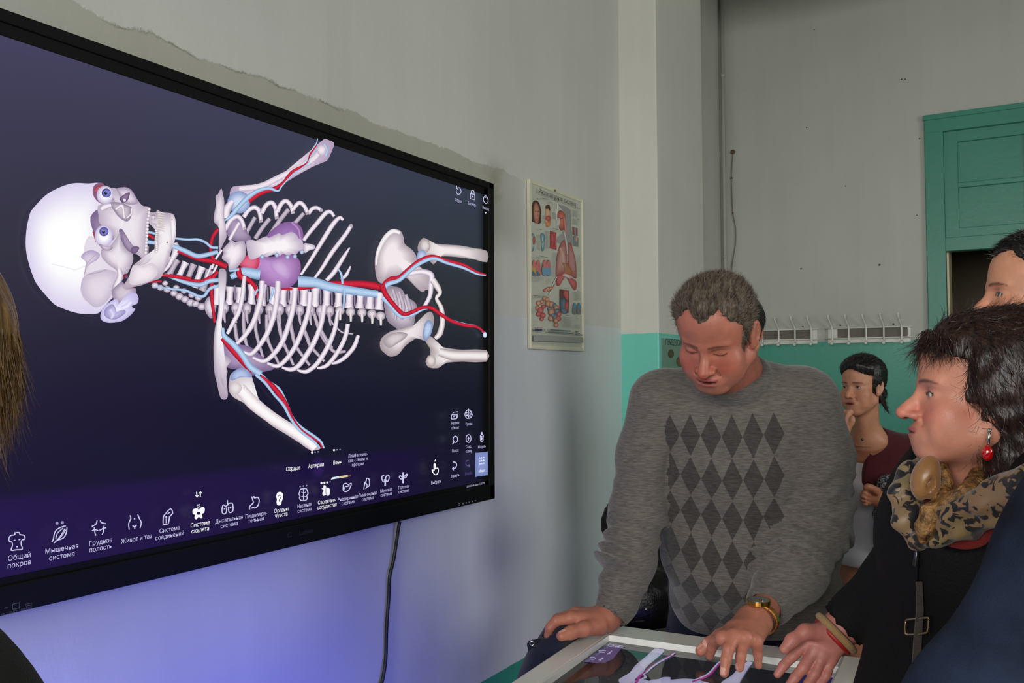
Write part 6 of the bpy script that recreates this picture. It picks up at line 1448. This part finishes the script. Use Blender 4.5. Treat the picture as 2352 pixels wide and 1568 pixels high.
# ------------------------------------------------------------------ young woman in the burgundy jacket (behind the man)
yf = cam_fwd(55, 1); Hy = head_at(1957, 888, 3.520, yf, vec(0, 0, 1)+.02*CR, .95, male=False, eyes=.85, jaw=.92, nose=.95, width=.95, look=(-.3, 0), neck_to=at(1990, 1010, 3.652), neck_r=.050)
yb_ = at(2010, 1300, 3.700)*vec(1, 1, 0); fy = cam_fwd(34, 0); ly = np.cross(vec(0, 0, 1), fy)*-1
yo = person(yb_, 'young dark-haired woman in burgundy jacket over a white dress, hand at her chin')
ynb = at(1992, 990, 3.652); yrs = at(1915, 1040, 3.688); yls = at(2078, 1030, 3.688)
yre = at(1905, 1150, 3.604); yrw = at(1930, 995, 3.436); yle = at(2092, 1175, 3.664); ylw = at(2028, 1148, 3.436)
Y_m = [at(1941, 967, 3.424), at(1936, 965, 3.436), at(1932, 967, 3.454), at(1930, 971, 3.466)]
Y_f = [[at(1948, 948, 3.424), at(1954, 944, 3.424), at(1957, 948, 3.424)], [at(1941, 946, 3.436), at(1948, 946, 3.430), at(1951, 952, 3.424)], [at(1937, 950, 3.448), at(1944, 952, 3.436), at(1948, 957, 3.430)], [at(1934, 956, 3.460), at(1940, 958, 3.448), at(1944, 962, 3.442)]]
Y_t = [at(1944, 982, 3.430), at(1953, 972, 3.418), at(1957, 965, 3.412), at(1958, 959, 3.412)]
fY1, a1_ = whand(at(1933, 988, 3.442), Y_m, Y_f, Y_t, .85)
Y2_m = [at(2004, 1128, 3.412), at(1998, 1136, 3.418), at(1995, 1144, 3.424), at(1995, 1152, 3.436)]
Y2_f = [[at(1990, 1124, 3.388), at(1984, 1130, 3.388), at(1990, 1135, 3.382)], [at(1985, 1133, 3.388), at(1981, 1139, 3.388), at(1988, 1143, 3.382)], [at(1984, 1143, 3.394), at(1981, 1148, 3.394), at(1988, 1151, 3.388)], [at(1986, 1153, 3.412), at(1984, 1157, 3.412), at(1990, 1158, 3.406)]]
Y2_t = [at(2014, 1128, 3.400), at(2002, 1120, 3.382), at(1993, 1117, 3.378), at(1987, 1119, 3.378)]
fY2, a2_ = whand(at(2020, 1146, 3.436), Y2_m, Y2_f, Y2_t, .85)
yc = at(2005, 1150, 3.700)
corey = U(.03, chain([vec(yb_[0], yb_[1], .66), yc, ynb], [.06, .06, .05]), chain([at(1992, 1040, 3.676), yrs, yre, yrw, at(1933, 988, 3.442)], [.04, .04, .034, .026, .022]), chain([at(1992, 1040, 3.676), yls, yle, ylw, at(2020, 1146, 3.436)], [.04, .04, .034, .026, .022]), *[chain([vec(yb_[0], yb_[1], .66)+ly*s_*.08, vec(yb_[0], yb_[1], .40)+ly*s_*.085, vec(yb_[0], yb_[1], .07)+ly*s_*.085], [.070, .050, .034]) for s_ in (-1, 1)], ell(at(1995, 1010, 3.640), (.075, .055, .06), np.stack([ly, fy, vec(0, 0, 1)], 1)))
hyf = boxed(Hy.sdf, Hy.lo-vec(.02, .02, .05), Hy.hi+vec(.05, .05, .02))
V, F = surface(U(.02, hyf, corey, fY1, fY2), vec(yb_[0]-.5, yb_[1]-.5, 0), vec(yb_[0]+.5, yb_[1]+.5, 1.7), .0032)
C = Hy.paint(V, (190, 134, 106), (152, 90, 80), brow=(50, 36, 30), lash=(30, 22, 20), iris=(60, 44, 34), cheek=(186, 120, 96), shadow=(150, 100, 80))
far = np.linalg.norm(V-Hy.c, axis=1) > .27; C[far] = lin((170, 112, 86))
mesh('body', V, F, SKIN, yo, True, cols=C)
def reg_y(q):
    x, y, z = q.T; A = np.where(y > .03, (z-(.074-.5*np.maximum(np.abs(x)-.010, 0)))*30, -1.); B = np.where(z > -.03, (.030-.25*np.clip(.02-z, 0, .1)-y)*30, np.where(y < -.04, (z+.07)*30, -1.)); return np.clip(np.maximum(A, B), -3, 1)
HK = hairmat('black_hair', (10, 9, 9), (34, 29, 27), .35)
bun = lambda P: U(.02, ell(Hy.glob((0, -.105, -.035)), (.038, .032, .038)), cap(Hy.glob((.03, -.085, -.05)), Hy.glob((.075, -.07, -.115)), .014, .002))(P)
head_hair(Hy, reg_y, lambda q: .010+.008*np.clip((q[:, 2]-.04)/.05, 0, 1), 21, 5000, .02, flow_dirs(Hy, lambda q: np.stack([0*q[:, 0], -1+0*q[:, 0], -.4+q[:, 2]*3], 1), .06, .08), HK, yo, .0015, 80., .0038, .2, .0005, 3, extra=bun)
Ry = np.stack([ly, fy, vec(0, 0, 1)], 1)
dress_f = U(.05, ell(yc+vec(0, 0, .13), (.132, .098, .125), Ry), ell(yc+vec(0, 0, .02), (.150, .108, .17), Ry), ell(yc+fy*.045+vec(0, 0, .05), (.12, .085, .075), Ry), ell(yc-vec(0, 0, .22), (.165, .125, .17), Ry), cap(vec(yb_[0], yb_[1], .90), vec(yb_[0], yb_[1], .72), .155, .150))
DR = fabric('white_dress_jersey', (206, 204, 212), .04, 20, .15, 300)
neckcut = ell(at(1992, 1000, 3.580), (.088, .10, .070), Ry)
simple_clothes(yo, 'dress', lambda P: np.maximum(smax(dress_f(P)-.004*np.sin(P[:, 2]*46+nz3(P, 8.))*np.clip((1.1-P[:, 2])/.1, 0, 1)-.002*nz3(P, 18.), -neckcut(P), .01), .665-P[:, 2]), vec(yb_[0]-.35, yb_[1]-.35, .6), vec(yb_[0]+.35, yb_[1]+.35, 1.5), DR, .007)
BG = fabric('burgundy_wool', (72, 20, 28), .08, 30, .25, 300)
jy = U(.04, ell(yc+fy*.055+vec(0, 0, .05), (.15, .095, .11), Ry), ell(yc+vec(0, 0, .14)-fy*.012, (.172, .118, .13), Ry), ell(yc+vec(0, 0, .03)-fy*.015, (.185, .130, .19), Ry), ell(yc-vec(0, 0, .20)-fy*.01, (.20, .145, .21), Ry), cap(yrs, ynb-vec(0, 0, .03), .058, .060), cap(yls, ynb-vec(0, 0, .03), .058, .060))
def ljk(P):
    d = jy(P)-.003*nz3(P, 15.); d = smin(d, chain([yrs, yre, yrw+vec(0, 0, -.05)], [.058, .050, .042], .03)(P), .02); d = smin(d, chain([yls, yle, ylw+CR*.03], [.058, .052, .044], .03)(P), .02)
    q = P-at(1985, 1100, 3.544); lt = q@CR; dn = -q[:, 2]; frontness = (P-yc)@fy
    gap = np.abs(lt+.012)-(.058+.05*np.clip((dn-.03)/.30, 0, 1)-.035*np.clip(1-np.abs(dn-.02)/.12, 0, 1)*(lt > 0))
    d = np.maximum(d, -np.maximum(gap, -(frontness-.0)))
    d = smax(d, -ell(at(1992, 985, 3.604), (.070, .10, .085), Ry)(P), .01)
    return np.maximum(d, .70-P[:, 2])
simple_clothes(yo, 'jacket', ljk, vec(yb_[0]-.45, yb_[1]-.45, .6), vec(yb_[0]+.45, yb_[1]+.45, 1.5), BG, .007)
kn = bpy.data.materials.new('grey_white_knit'); kn.use_nodes = True; N = kn.node_tree.nodes; L = kn.node_tree.links; b = N['Principled BSDF']; b.inputs['Roughness'].default_value = .9; tc = N.new('ShaderNodeTexCoord'); n1 = N.new('ShaderNodeTexNoise'); n1.inputs['Scale'].default_value = 130; L.new(tc.outputs['Object'], n1.inputs[0]); r1 = N.new('ShaderNodeValToRGB'); r1.color_ramp.elements[0].position = .45; r1.color_ramp.elements[0].color = rgba((36, 36, 44)); r1.color_ramp.elements[1].position = .62; r1.color_ramp.elements[1].color = rgba((158, 156, 162)); L.new(n1.outputs['Fac'], r1.inputs[0]); L.new(r1.outputs[0], b.inputs['Base Color'])
kf = U(.03, ell(at(2052, 1122, 3.484), (.055, .05, .04)), chain([at(2040, 1112, 3.460), at(2036, 1180, 3.484), at(2028, 1250, 3.532)], [.040, .045, .035]), chain([at(2068, 1110, 3.508), at(2062, 1190, 3.520)], [.04, .045]))
simple_clothes(yo, 'knit_cardigan', lambda P: kf(P)-.004*nz3(P, 40.), at(2050, 1160, 3.484)-.25, at(2050, 1160, 3.484)+.25, kn, .0065)
k = MB(); k.ball(at(1980.5, 1009, 3.532), .0055, 10, 7); pe = k.build('pendant', mat('dark_pendant', (70, 66, 66), .3, metal=.6), yo, True)
k = MB(); k.ball(at(2020.5, 914, 3.586), (.005, .005, .008), 8, 6); k.build('earring', GOLD, yo, True)
for s_ in (-1, 1):
    a_ = vec(yb_[0], yb_[1], .04)+ly*s_*.085; sh = U(.02, cap(a_-fy*.05, a_+fy*.12, .034, .028), cap(a_-fy*.05, a_-fy*.05+vec(0, 0, .04), .034, .036)); simple_clothes(yo, 'shoe', lambda P, sh=sh: np.maximum(sh(P), .002-P[:, 2]), a_-.25, a_+.25, DARKSHOE, .010)

# ------------------------------------------------------------------ dark-haired man at the doorway (behind the woman with the scarf)
df = -(CR*math.cos(math.radians(12)))+CF*math.sin(math.radians(12)); df = df*vec(1, 1, 0); df /= np.linalg.norm(df); df = df+vec(0, 0, .10)
Hd = head_at(2289, 677, 1.74, df, vec(0, 0, 1)-.08*CR, 1.0, male=True, eyes=.7, jaw=1.02, nose=1.05, width=1.0, neck_to=at(2400, 900, 1.82), neck_r=.060)
bd = at(2430, 1100, 1.84)*vec(1, 1, 0); do = person(bd, 'dark-haired man looking towards the television from behind the woman with the scarf')
dl = np.cross(df*vec(1, 1, 0), vec(0, 0, 1))*-1; dl /= np.linalg.norm(dl); dff = df*vec(1, 1, 0); dff /= np.linalg.norm(dff); dn_ = at(2400, 890, 1.82)
shd = [vec(dn_[0], dn_[1], 1.33)+dl*s_*.175 for s_ in (-1, 1)]
cored = U(.03, chain([vec(bd[0], bd[1], .85), vec(bd[0], bd[1], 1.3), dn_], [.06, .06, .055]), *[chain([vec(dn_[0], dn_[1], 1.36), a_, a_+vec(0, 0, -.28)+dl*s_*.03, a_+vec(0, 0, -.52)+dff*.06, a_+vec(0, 0, -.66)+dff*.08], [.04, .04, .035, .026, .022]) for a_, s_ in zip(shd, (-1, 1))], *[ell(a_+vec(0, 0, -.66)+dff*.09, (.022, .035, .06)) for a_ in shd], chain([vec(bd[0], bd[1], .85), vec(bd[0], bd[1], .1)], [.05, .04]))
hdf = boxed(Hd.sdf, Hd.lo-vec(.02, .02, .05), Hd.hi+vec(.06, .06, .02))
V, F = surface(U(.02, hdf, cored), vec(bd[0]-.55, bd[1]-.55, 0), vec(bd[0]+.55, bd[1]+.55, 1.9), .0030)
C = Hd.paint(V, (204, 144, 114), (166, 92, 80), brow=(48, 34, 28), lash=(40, 28, 24), iris=(84, 100, 110), cheek=(204, 124, 100), shadow=(160, 104, 86))
mesh('body', V, F, SKIN, do, True, cols=C)
def reg_d(q):
    x, y, z = q.T; ax = np.abs(x); A = np.where(y > .025, (z-(.074+.010*np.clip(ax/.03, 0, 1)-.9*np.maximum(ax-.038, 0)))*30, -1.); B = np.where(z > -.03, (.030-y)*30, np.where(y < -.04, (z+.08)*30, -1.)); return np.clip(np.maximum(A, B), -3, 1)
head_hair(Hd, reg_d, lambda q: .004+.006*np.clip((q[:, 2]-.04)/.04, 0, 1), 31, 8000, .014, flow_dirs(Hd, lambda q: np.stack([0*q[:, 0], .6+0*q[:, 0], .3+q[:, 2]*0], 1), .3, .18), HK, do, .002, 80., .0034, .3, .0005, 3)
shd_n = vec(dn_[0], dn_[1], 1.40)
sh_f = U(.05, cap(shd[0], shd_n, .062, .070), cap(shd[1], shd_n, .062, .070), ell(vec(bd[0], bd[1], 1.15), (.20, .14, .24), np.stack([dl, dff, vec(0, 0, 1)], 1)), *[chain([a_, a_+vec(0, 0, -.28)+dl*s_*.03, a_+vec(0, 0, -.56)+dff*.065], [.07, .055, .042]) for a_, s_ in zip(shd, (-1, 1))])
simple_clothes(do, 'sweater', lambda P: np.maximum(smax(sh_f(P)-.003*nz3(P, 16.), -cap(dn_+vec(0, 0, .045), dn_+vec(0, 0, .2), .066)(P), .01), .80-P[:, 2]), vec(bd[0]-.5, bd[1]-.5, .7), vec(bd[0]+.5, bd[1]+.5, 1.5), fabric('charcoal_pullover_knit', (44, 44, 48)), .010)
legs_and_shoes(do, bd, dl, dff, .80, fabric('dark_trouser_cloth', (28, 28, 32)), DARKSHOE)

# ------------------------------------------------------------------ dark-haired person hidden behind the leaning man
hf_ = cam_fwd(-160, 0); Hh = Head(at(1701, 758, 3.25), hf_, vec(0, 0, 1), .95, male=True, eyes=.6, neck_to=at(1695, 880, 3.28), neck_r=.056)
bh = at(1693, 1000, 3.29)*vec(1, 1, 0); ho = person(bh, 'black-haired person in dark clothes, nearly hidden behind the leaning man')
lh = np.cross(hf_, vec(0, 0, 1))*-1; shh = [vec(bh[0], bh[1], 1.37)+lh*s_*.16 for s_ in (-1, 1)]
coreh = U(.03, chain([vec(bh[0], bh[1], .8), vec(bh[0], bh[1], 1.28), at(1695, 870, 3.28)], [.06, .06, .05]), *[chain([vec(bh[0], bh[1], 1.30), a_, a_+vec(0, 0, -.28), a_+vec(0, 0, -.60)+hf_*.05], [.04, .04, .034, .022]) for a_ in shh], *[ell(a_+vec(0, 0, -.63)+hf_*.06, (.022, .032, .055)) for a_ in shh], chain([vec(bh[0], bh[1], .8), vec(bh[0], bh[1], .1)], [.05, .04]))
V, F = surface(U(.02, boxed(Hh.sdf, Hh.lo-.03, Hh.hi+.03), coreh), vec(bh[0]-.45, bh[1]-.45, 0), vec(bh[0]+.45, bh[1]+.45, 1.75), .0040)
mesh('body', V, F, SKIN, ho, True, cols=Hh.paint(V, (190, 134, 106), (150, 90, 80), brow=(40, 30, 26)))
head_hair(Hh, lambda q: np.clip(np.maximum(np.where(q[:, 1] > .03, (q[:, 2]-.07)*30, -1.), np.where(q[:, 2] > -.10, (.03-q[:, 1])*30, -1.)), -3, 1), lambda q: .016+0*q[:, 0], 41, 3000, .02, flow_dirs(Hh, lambda q: np.stack([0*q[:, 0], -.4+0*q[:, 0], -1+0*q[:, 0]], 1), .05, .1), HK, ho, .002, 60., .0045, .2, .0005, 3)
hb = U(.05, cap(shh[0], vec(bh[0], bh[1], 1.44), .058, .062), cap(shh[1], vec(bh[0], bh[1], 1.44), .058, .062), ell(vec(bh[0], bh[1], 1.14), (.165, .115, .28), np.stack([lh, hf_, vec(0, 0, 1)], 1)), *[chain([a_, a_+vec(0, 0, -.28), a_+vec(0, 0, -.56)+hf_*.045], [.06, .05, .04]) for a_ in shh])
simple_clothes(ho, 'jacket', lambda P: np.maximum(hb(P)-.003*nz3(P, 15.), .74-P[:, 2]), vec(bh[0]-.4, bh[1]-.4, .7), vec(bh[0]+.4, bh[1]+.4, 1.45), fabric('black_coat_cloth', (16, 16, 18)), .010)
legs_and_shoes(ho, bh, lh, hf_, .76, fabric('dark_trouser_cloth', (28, 28, 32)), DARKSHOE, (.085, .065, .05), sp=.075)

# ------------------------------------------------------------------ blonde person at the left edge
Hb = Head(at(-242, 790, .86), cam_fwd(178, 0)*vec(1, 1, 0)-CR*.35, vec(0, 0, 1), .95, male=False, eyes=.7, neck_to=at(-260, 1040, .84), neck_r=.05)
bb = at(-280, 1200, .82)*vec(1, 1, 0); bo = person(bb, 'blonde person seen from behind at the very edge, before the television')
hb_f = Hb.R[:, 1]; hb_l = Hb.R[:, 0]; nb_ = at(-260, 1040, .84); sb = [at(-560, 1330, .80), at(-300, 1450, .86)]
coreb = U(.03, chain([vec(bb[0], bb[1], .7), vec(bb[0], bb[1], 1.15), nb_], [.06, .06, .05]), *[chain([vec(bb[0], bb[1], 1.22), a_, a_+vec(0, 0, -.27), a_+vec(0, 0, -.5)+hb_f*.05], [.04, .04, .034, .022]) for a_ in sb], *[ell(a_+vec(0, 0, -.54)+hb_f*.05, (.022, .030, .055)) for a_ in sb], chain([vec(bb[0], bb[1], .7), vec(bb[0], bb[1], .1)], [.05, .04]))
V, F = surface(U(.02, boxed(Hb.sdf, Hb.lo-.03, Hb.hi+.03), coreb), vec(bb[0]-.45, bb[1]-.45, 0), vec(bb[0]+.45, bb[1]+.45, 1.75), .0036)
mesh('body', V, F, SKIN, bo, True, cols=Hb.paint(V, (204, 140, 116), (160, 90, 84), brow=(120, 90, 60)))
HBL = hairmat('honey_blonde_hair', (84, 58, 28), (160, 122, 70), .38, (150, 150, 10))
vol = U(.03, ell(at(-242, 735, .86), (.100, .112, .105), Hb.R), ell(at(-245, 810, .845), (.098, .095, .085), Hb.R), ell(at(-230, 880, .84), (.070, .070, .055), Hb.R))
volf = lambda P: vol(P)-.003*nz3(P*vec(1, 1, .25), 70.)
v, f_ = surface(volf, at(-240, 800, .86)-.24, at(-240, 800, .86)+.24, .0036)
sv, sf = strands(9000, roots_on(v, f_, volf),   .060, lambda P, N, r: vec(0, 0, -1)+N*.05+r.normal(size=P.shape)*.06, .25, 8, .00040, 7, .35)
hv, hff = join([(v, f_), (sv, sf)]); mesh('hair', hv, hff, HBL, bo, True)
bt = U(.05, cap(sb[0], nb_-vec(0, 0, .07), .05, .058), cap(sb[1], nb_-vec(0, 0, .07), .05, .058), ell(vec(bb[0], bb[1], 1.0), (.17, .12, .26), np.stack([hb_l, hb_f, vec(0, 0, 1)], 1)), *[chain([a_, a_+vec(0, 0, -.27), a_+vec(0, 0, -.48)+hb_f*.045], [.055, .05, .04]) for a_ in sb])
simple_clothes(bo, 'cardigan', lambda P: np.maximum(bt(P)-.003*nz3(P, 18.), .66-P[:, 2]), vec(bb[0]-.45, bb[1]-.45, .6), vec(bb[0]+.45, bb[1]+.45, 1.4), fabric('black_cardigan_knit', (18, 20, 20)), .009)
legs_and_shoes(bo, bb, hb_l, hb_f, .68, fabric('dark_trouser_cloth', (28, 28, 32)), DARKSHOE, (.085, .065, .05), sp=.08)

# ------------------------------------------------------------------ person in the blue denim jacket at the lower right
bj = at(3060, 1500, .72)*vec(1, 1, 0); jo = person(bj, 'person in a blue denim jacket, only the sleeve showing in front of the scarf woman')
jf_ = -(CR*.8)+CF*.6; jf_ = jf_*vec(1, 1, 0); jf_ /= np.linalg.norm(jf_); jl = np.cross(jf_, vec(0, 0, 1))*-1
Hj = Head(vec(bj[0], bj[1], 1.49)+jf_*.04, jf_, vec(0, 0, 1), .97, male=True, eyes=.7, neck_to=vec(bj[0], bj[1], 1.30), neck_r=.058)
j_s = [at(2560, 1225, .74), at(3500, 1300, .70)]; je = at(2275, 1690, .73); jw = at(2060, 1890, .82)
je2 = j_s[1]+vec(0, 0, -.28); jw2 = je2+vec(0, 0, -.2)+jf_*.12
corej = U(.03, chain([vec(bj[0], bj[1], .75), vec(bj[0], bj[1], 1.2), vec(bj[0], bj[1], 1.30)], [.06, .06, .05]), chain([vec(bj[0], bj[1], 1.24), j_s[0], je, jw], [.04, .04, .034, .024]), chain([vec(bj[0], bj[1], 1.24), j_s[1], je2, jw2], [.04, .04, .034, .024]), ell(jw+(jw-je)*.2, (.025, .035, .05)), ell(jw2+vec(0, 0, -.05), (.022, .03, .05)), chain([vec(bj[0], bj[1], .75), vec(bj[0], bj[1], .1)], [.05, .04]))
V, F = surface(U(.02, boxed(Hj.sdf, Hj.lo-.03, Hj.hi+.03), corej), vec(bj[0]-.75, bj[1]-.6, 0), vec(bj[0]+.55, bj[1]+.6, 1.75), .0042)
mesh('body', V, F, SKIN, jo, True, cols=Hj.paint(V, (200, 140, 114), (160, 90, 84), brow=(70, 50, 40)))
head_hair(Hj, reg_d, lambda q: .008+0*q[:, 0], 51, 0, .02, None, HB, jo, .002, 60., .0045)
DN = bpy.data.materials.new('blue_denim'); DN.use_nodes = True; N = DN.node_tree.nodes; L = DN.node_tree.links; b = N['Principled BSDF']; b.inputs['Roughness'].default_value = .85; b.inputs['Specular IOR Level'].default_value = .2; tc = N.new('ShaderNodeTexCoord'); n1 = N.new('ShaderNodeTexNoise'); n1.inputs['Scale'].default_value = 16; n1.inputs['Detail'].default_value = 6; L.new(tc.outputs['Object'], n1.inputs[0]); r1 = N.new('ShaderNodeValToRGB'); r1.color_ramp.elements[0].position = .3; r1.color_ramp.elements[0].color = rgba((14, 20, 34)); r1.color_ramp.elements[1].position = .75; r1.color_ramp.elements[1].color = rgba((34, 46, 68)); L.new(n1.outputs['Fac'], r1.inputs[0]); L.new(r1.outputs[0], b.inputs['Base Color'])
bp = N.new('ShaderNodeBump'); bp.inputs['Strength'].default_value = .3; bp.inputs['Distance'].default_value = .002; n2 = N.new('ShaderNodeTexNoise'); n2.inputs['Scale'].default_value = 500; L.new(tc.outputs['Object'], n2.inputs[0]); L.new(n2.outputs['Fac'], bp.inputs['Height']); L.new(bp.outputs[0], b.inputs['Normal'])
jj = U(.05, ell(vec(bj[0], bj[1], 1.06), (.19, .14, .27), np.stack([jl, jf_, vec(0, 0, 1)], 1)), cap(j_s[0], vec(bj[0], bj[1], 1.30), .064, .062), cap(j_s[1], vec(bj[0], bj[1], 1.30), .064, .062), chain([j_s[0], je, jw], [.070, .066, .052], .03), chain([j_s[1], je2, jw2], [.066, .055, .045], .03))
crease = cap(at(2380, 1250, .665), at(2225, 1580, .655), .010, .016)
simple_clothes(jo, 'denim_jacket', lambda P: np.maximum(smax(jj(P)-.004*nz3(P, 14., .4), -crease(P), .02), .72-P[:, 2]), vec(bj[0]-.75, bj[1]-.55, .55), vec(bj[0]+.55, bj[1]+.6, 1.40), DN, .008)
legs_and_shoes(jo, bj, jl, jf_, .74, fabric('dark_trouser_cloth', (28, 28, 32)), DARKSHOE)

# ------------------------------------------------------------------ navy garment under the man's hand, chair behind him
NV = fabric('navy_cotton', (24, 29, 52), .10, 30, .25, 220, .8)
nc = at(1300, 1500, 1.93)
nv = U(.03, ell(at(1296, 1468, 1.935), (.042, .05, .038)), ell(at(1290, 1520, 1.93), (.055, .075, .07)), ell(at(1268, 1565, 1.92), (.055, .08, .10)), chain([at(1345, 1466, 1.98), at(1300, 1452, 1.95)], [.016, .030]), cap(at(1255, 1600, 1.92), at(1252, 1800, 1.95), .075, .06))
frontier = lambda P: np.maximum(nv(P)-.003*np.sin(P@vec(40, 60, 8)+nz3(P, 12.)*2.2)-.003*nz3(P, 25.), -(.842-.0-P[:, 0]+ (P[:, 1]-1.79)*.042)*-1)
def navy(P): return np.maximum(np.maximum(nv(P)-.0035*np.sin(P@vec(50, 70, 10)+nz3(P, 12.)*2.2), .0015-skin_f(P)), (P-(C0-tx_*(FRW+.001)))@tx_)
v, f_ = surface(navy, nc-vec(.28, .3, .55), nc+vec(.25, .3, .16), .0045)
gm = empty('folded_jacket', (nc[0], nc[1], nc[2]-.35), 'navy blue folded garment with a snap tab, bunched beside the table corner', 'jacket')
mesh('jacket_body', v, f_, NV, gm, True)
tabf = lambda P: np.maximum(U(.006, cap(at(1226, 1488, 1.90), at(1230, 1520, 1.905), .0135, .014, (CF, 2.6)), cap(at(1219, 1478, 1.90), at(1236, 1474, 1.90), .008, .008, (CF, 2.2)))(P), -9)
tb_ = simple_clothes(gm, 'snap_tab', tabf, at(1226, 1495, 1.9)-.08, at(1226, 1495, 1.9)+.08, NV, .0026)
k = MB(); gc = at(1222, 1477, 1.893); k.tube([gc+CR*.0042*math.cos(t)+CU*.0042*math.sin(t) for t in np.linspace(0, 2*math.pi, 20)], .0013, 8, False); k.build('snap_ring', SIL, tb_, True)

ch = at(1500, 1400, 2.75); cb_ = vec(ch[0], ch[1], 0); cr_ = CR*vec(1, 1, 0); cr_ /= np.linalg.norm(cr_); cf_ = CF*vec(1, 1, 0); cf_ /= np.linalg.norm(cf_)
och = empty('office_chair', cb_, 'black office chair with a narrow back stem, behind the leaning man', 'chair')
BP = mat('black_chair_plastic', (16, 16, 17), .4, var=.05); BF = fabric('black_chair_fabric', (20, 20, 22))
cseat = at(1512, 1395, 2.72); 
simple_clothes(och, 'seat', ell(cseat-vec(0, 0, .08), (.24, .24, .05)), cseat-.32, cseat+.32, BF, .010)
cbk = at(1520, 1288, 2.92)
simple_clothes(och, 'backrest', ell(cbk+vec(0, 0, .12), (.20, .035, .145), np.stack([cr_, cf_, vec(0, 0, 1)], 1)), cbk-.4, cbk+.4, BF, .010)
k = MB(); k.tube(catmull([at(1503, 1320, 2.94), at(1499, 1345, 2.94), at(1492, 1375, 2.93), at(1484, 1400, 2.90), cseat-vec(0, 0, .11)], 4), .020, 10); k.build('back_stem', BP, och, True)
k = MB(); sb_ = cseat*vec(1, 1, 0); k.tube([sb_+vec(0, 0, .10), sb_+vec(0, 0, cseat[2]-.11)], .026, 12); k.build('column', BP, och, True)
for i in range(5):
    t = 2*math.pi*i/5; d_ = vec(math.cos(t), math.sin(t), 0); k = MB(); k.tube([sb_+vec(0, 0, .11), sb_+d_*.28+vec(0, 0, .075)], [.022, .014], 8); lg = k.build('base_leg', BP, och, True)
    k = MB(); k.tube([sb_+d_*.285+vec(0, 0, .030)+np.cross(d_, vec(0, 0, 1))*-.02, sb_+d_*.285+vec(0, 0, .030)+np.cross(d_, vec(0, 0, 1))*.02], .030, 12); k.build('caster', BP, lg, True)
bgc = at(1488, 1405, 2.56)+vec(0, 0, .055)
bgo = empty('handbag', bgc-vec(0, 0, .10), 'black handbag with small metal studs, on the seat behind the leaning man', 'bag')
bgf = lambda P: U(.04, ell(bgc+vec(0, 0, -.03), (.12, .07, .075), np.stack([cr_, cf_, vec(0, 0, 1)], 1)), ell(bgc+vec(0, 0, .02)+cr_*.03, (.08, .05, .05), np.stack([cr_, cf_, vec(0, 0, 1)], 1)))(P)-.003*nz3(P, 30.)
simple_clothes(bgo, 'bag_body', bgf, bgc-.22, bgc+.22, mat('black_bag_leather', (15, 15, 16), .35, var=.1, bump=.2, bscale=120), .006)
def bag_on(u, v):
    D = np.linspace(2.3, 2.8, 900); P = CAMP+ray(u, v)[None]*D[:, None]; i = int(np.argmax(bgf(P) < .001)); return P[i] if bgf(P).min() < .001 else at(u, v, 2.52)
k = MB(); k.ball(bag_on(1484, 1399), .004, 8, 6); k.build('bag_stud', SIL, bgo, True)
k = MB(); zpt = [bag_on(u, 1428-(u-1450)*.12) for u in range(1450, 1486, 4)]; k.tube(zpt, .0018, 6); k.build('bag_zip', mat('bag_zip_metal', (70, 72, 70), .3, metal=.8), bgo, True)
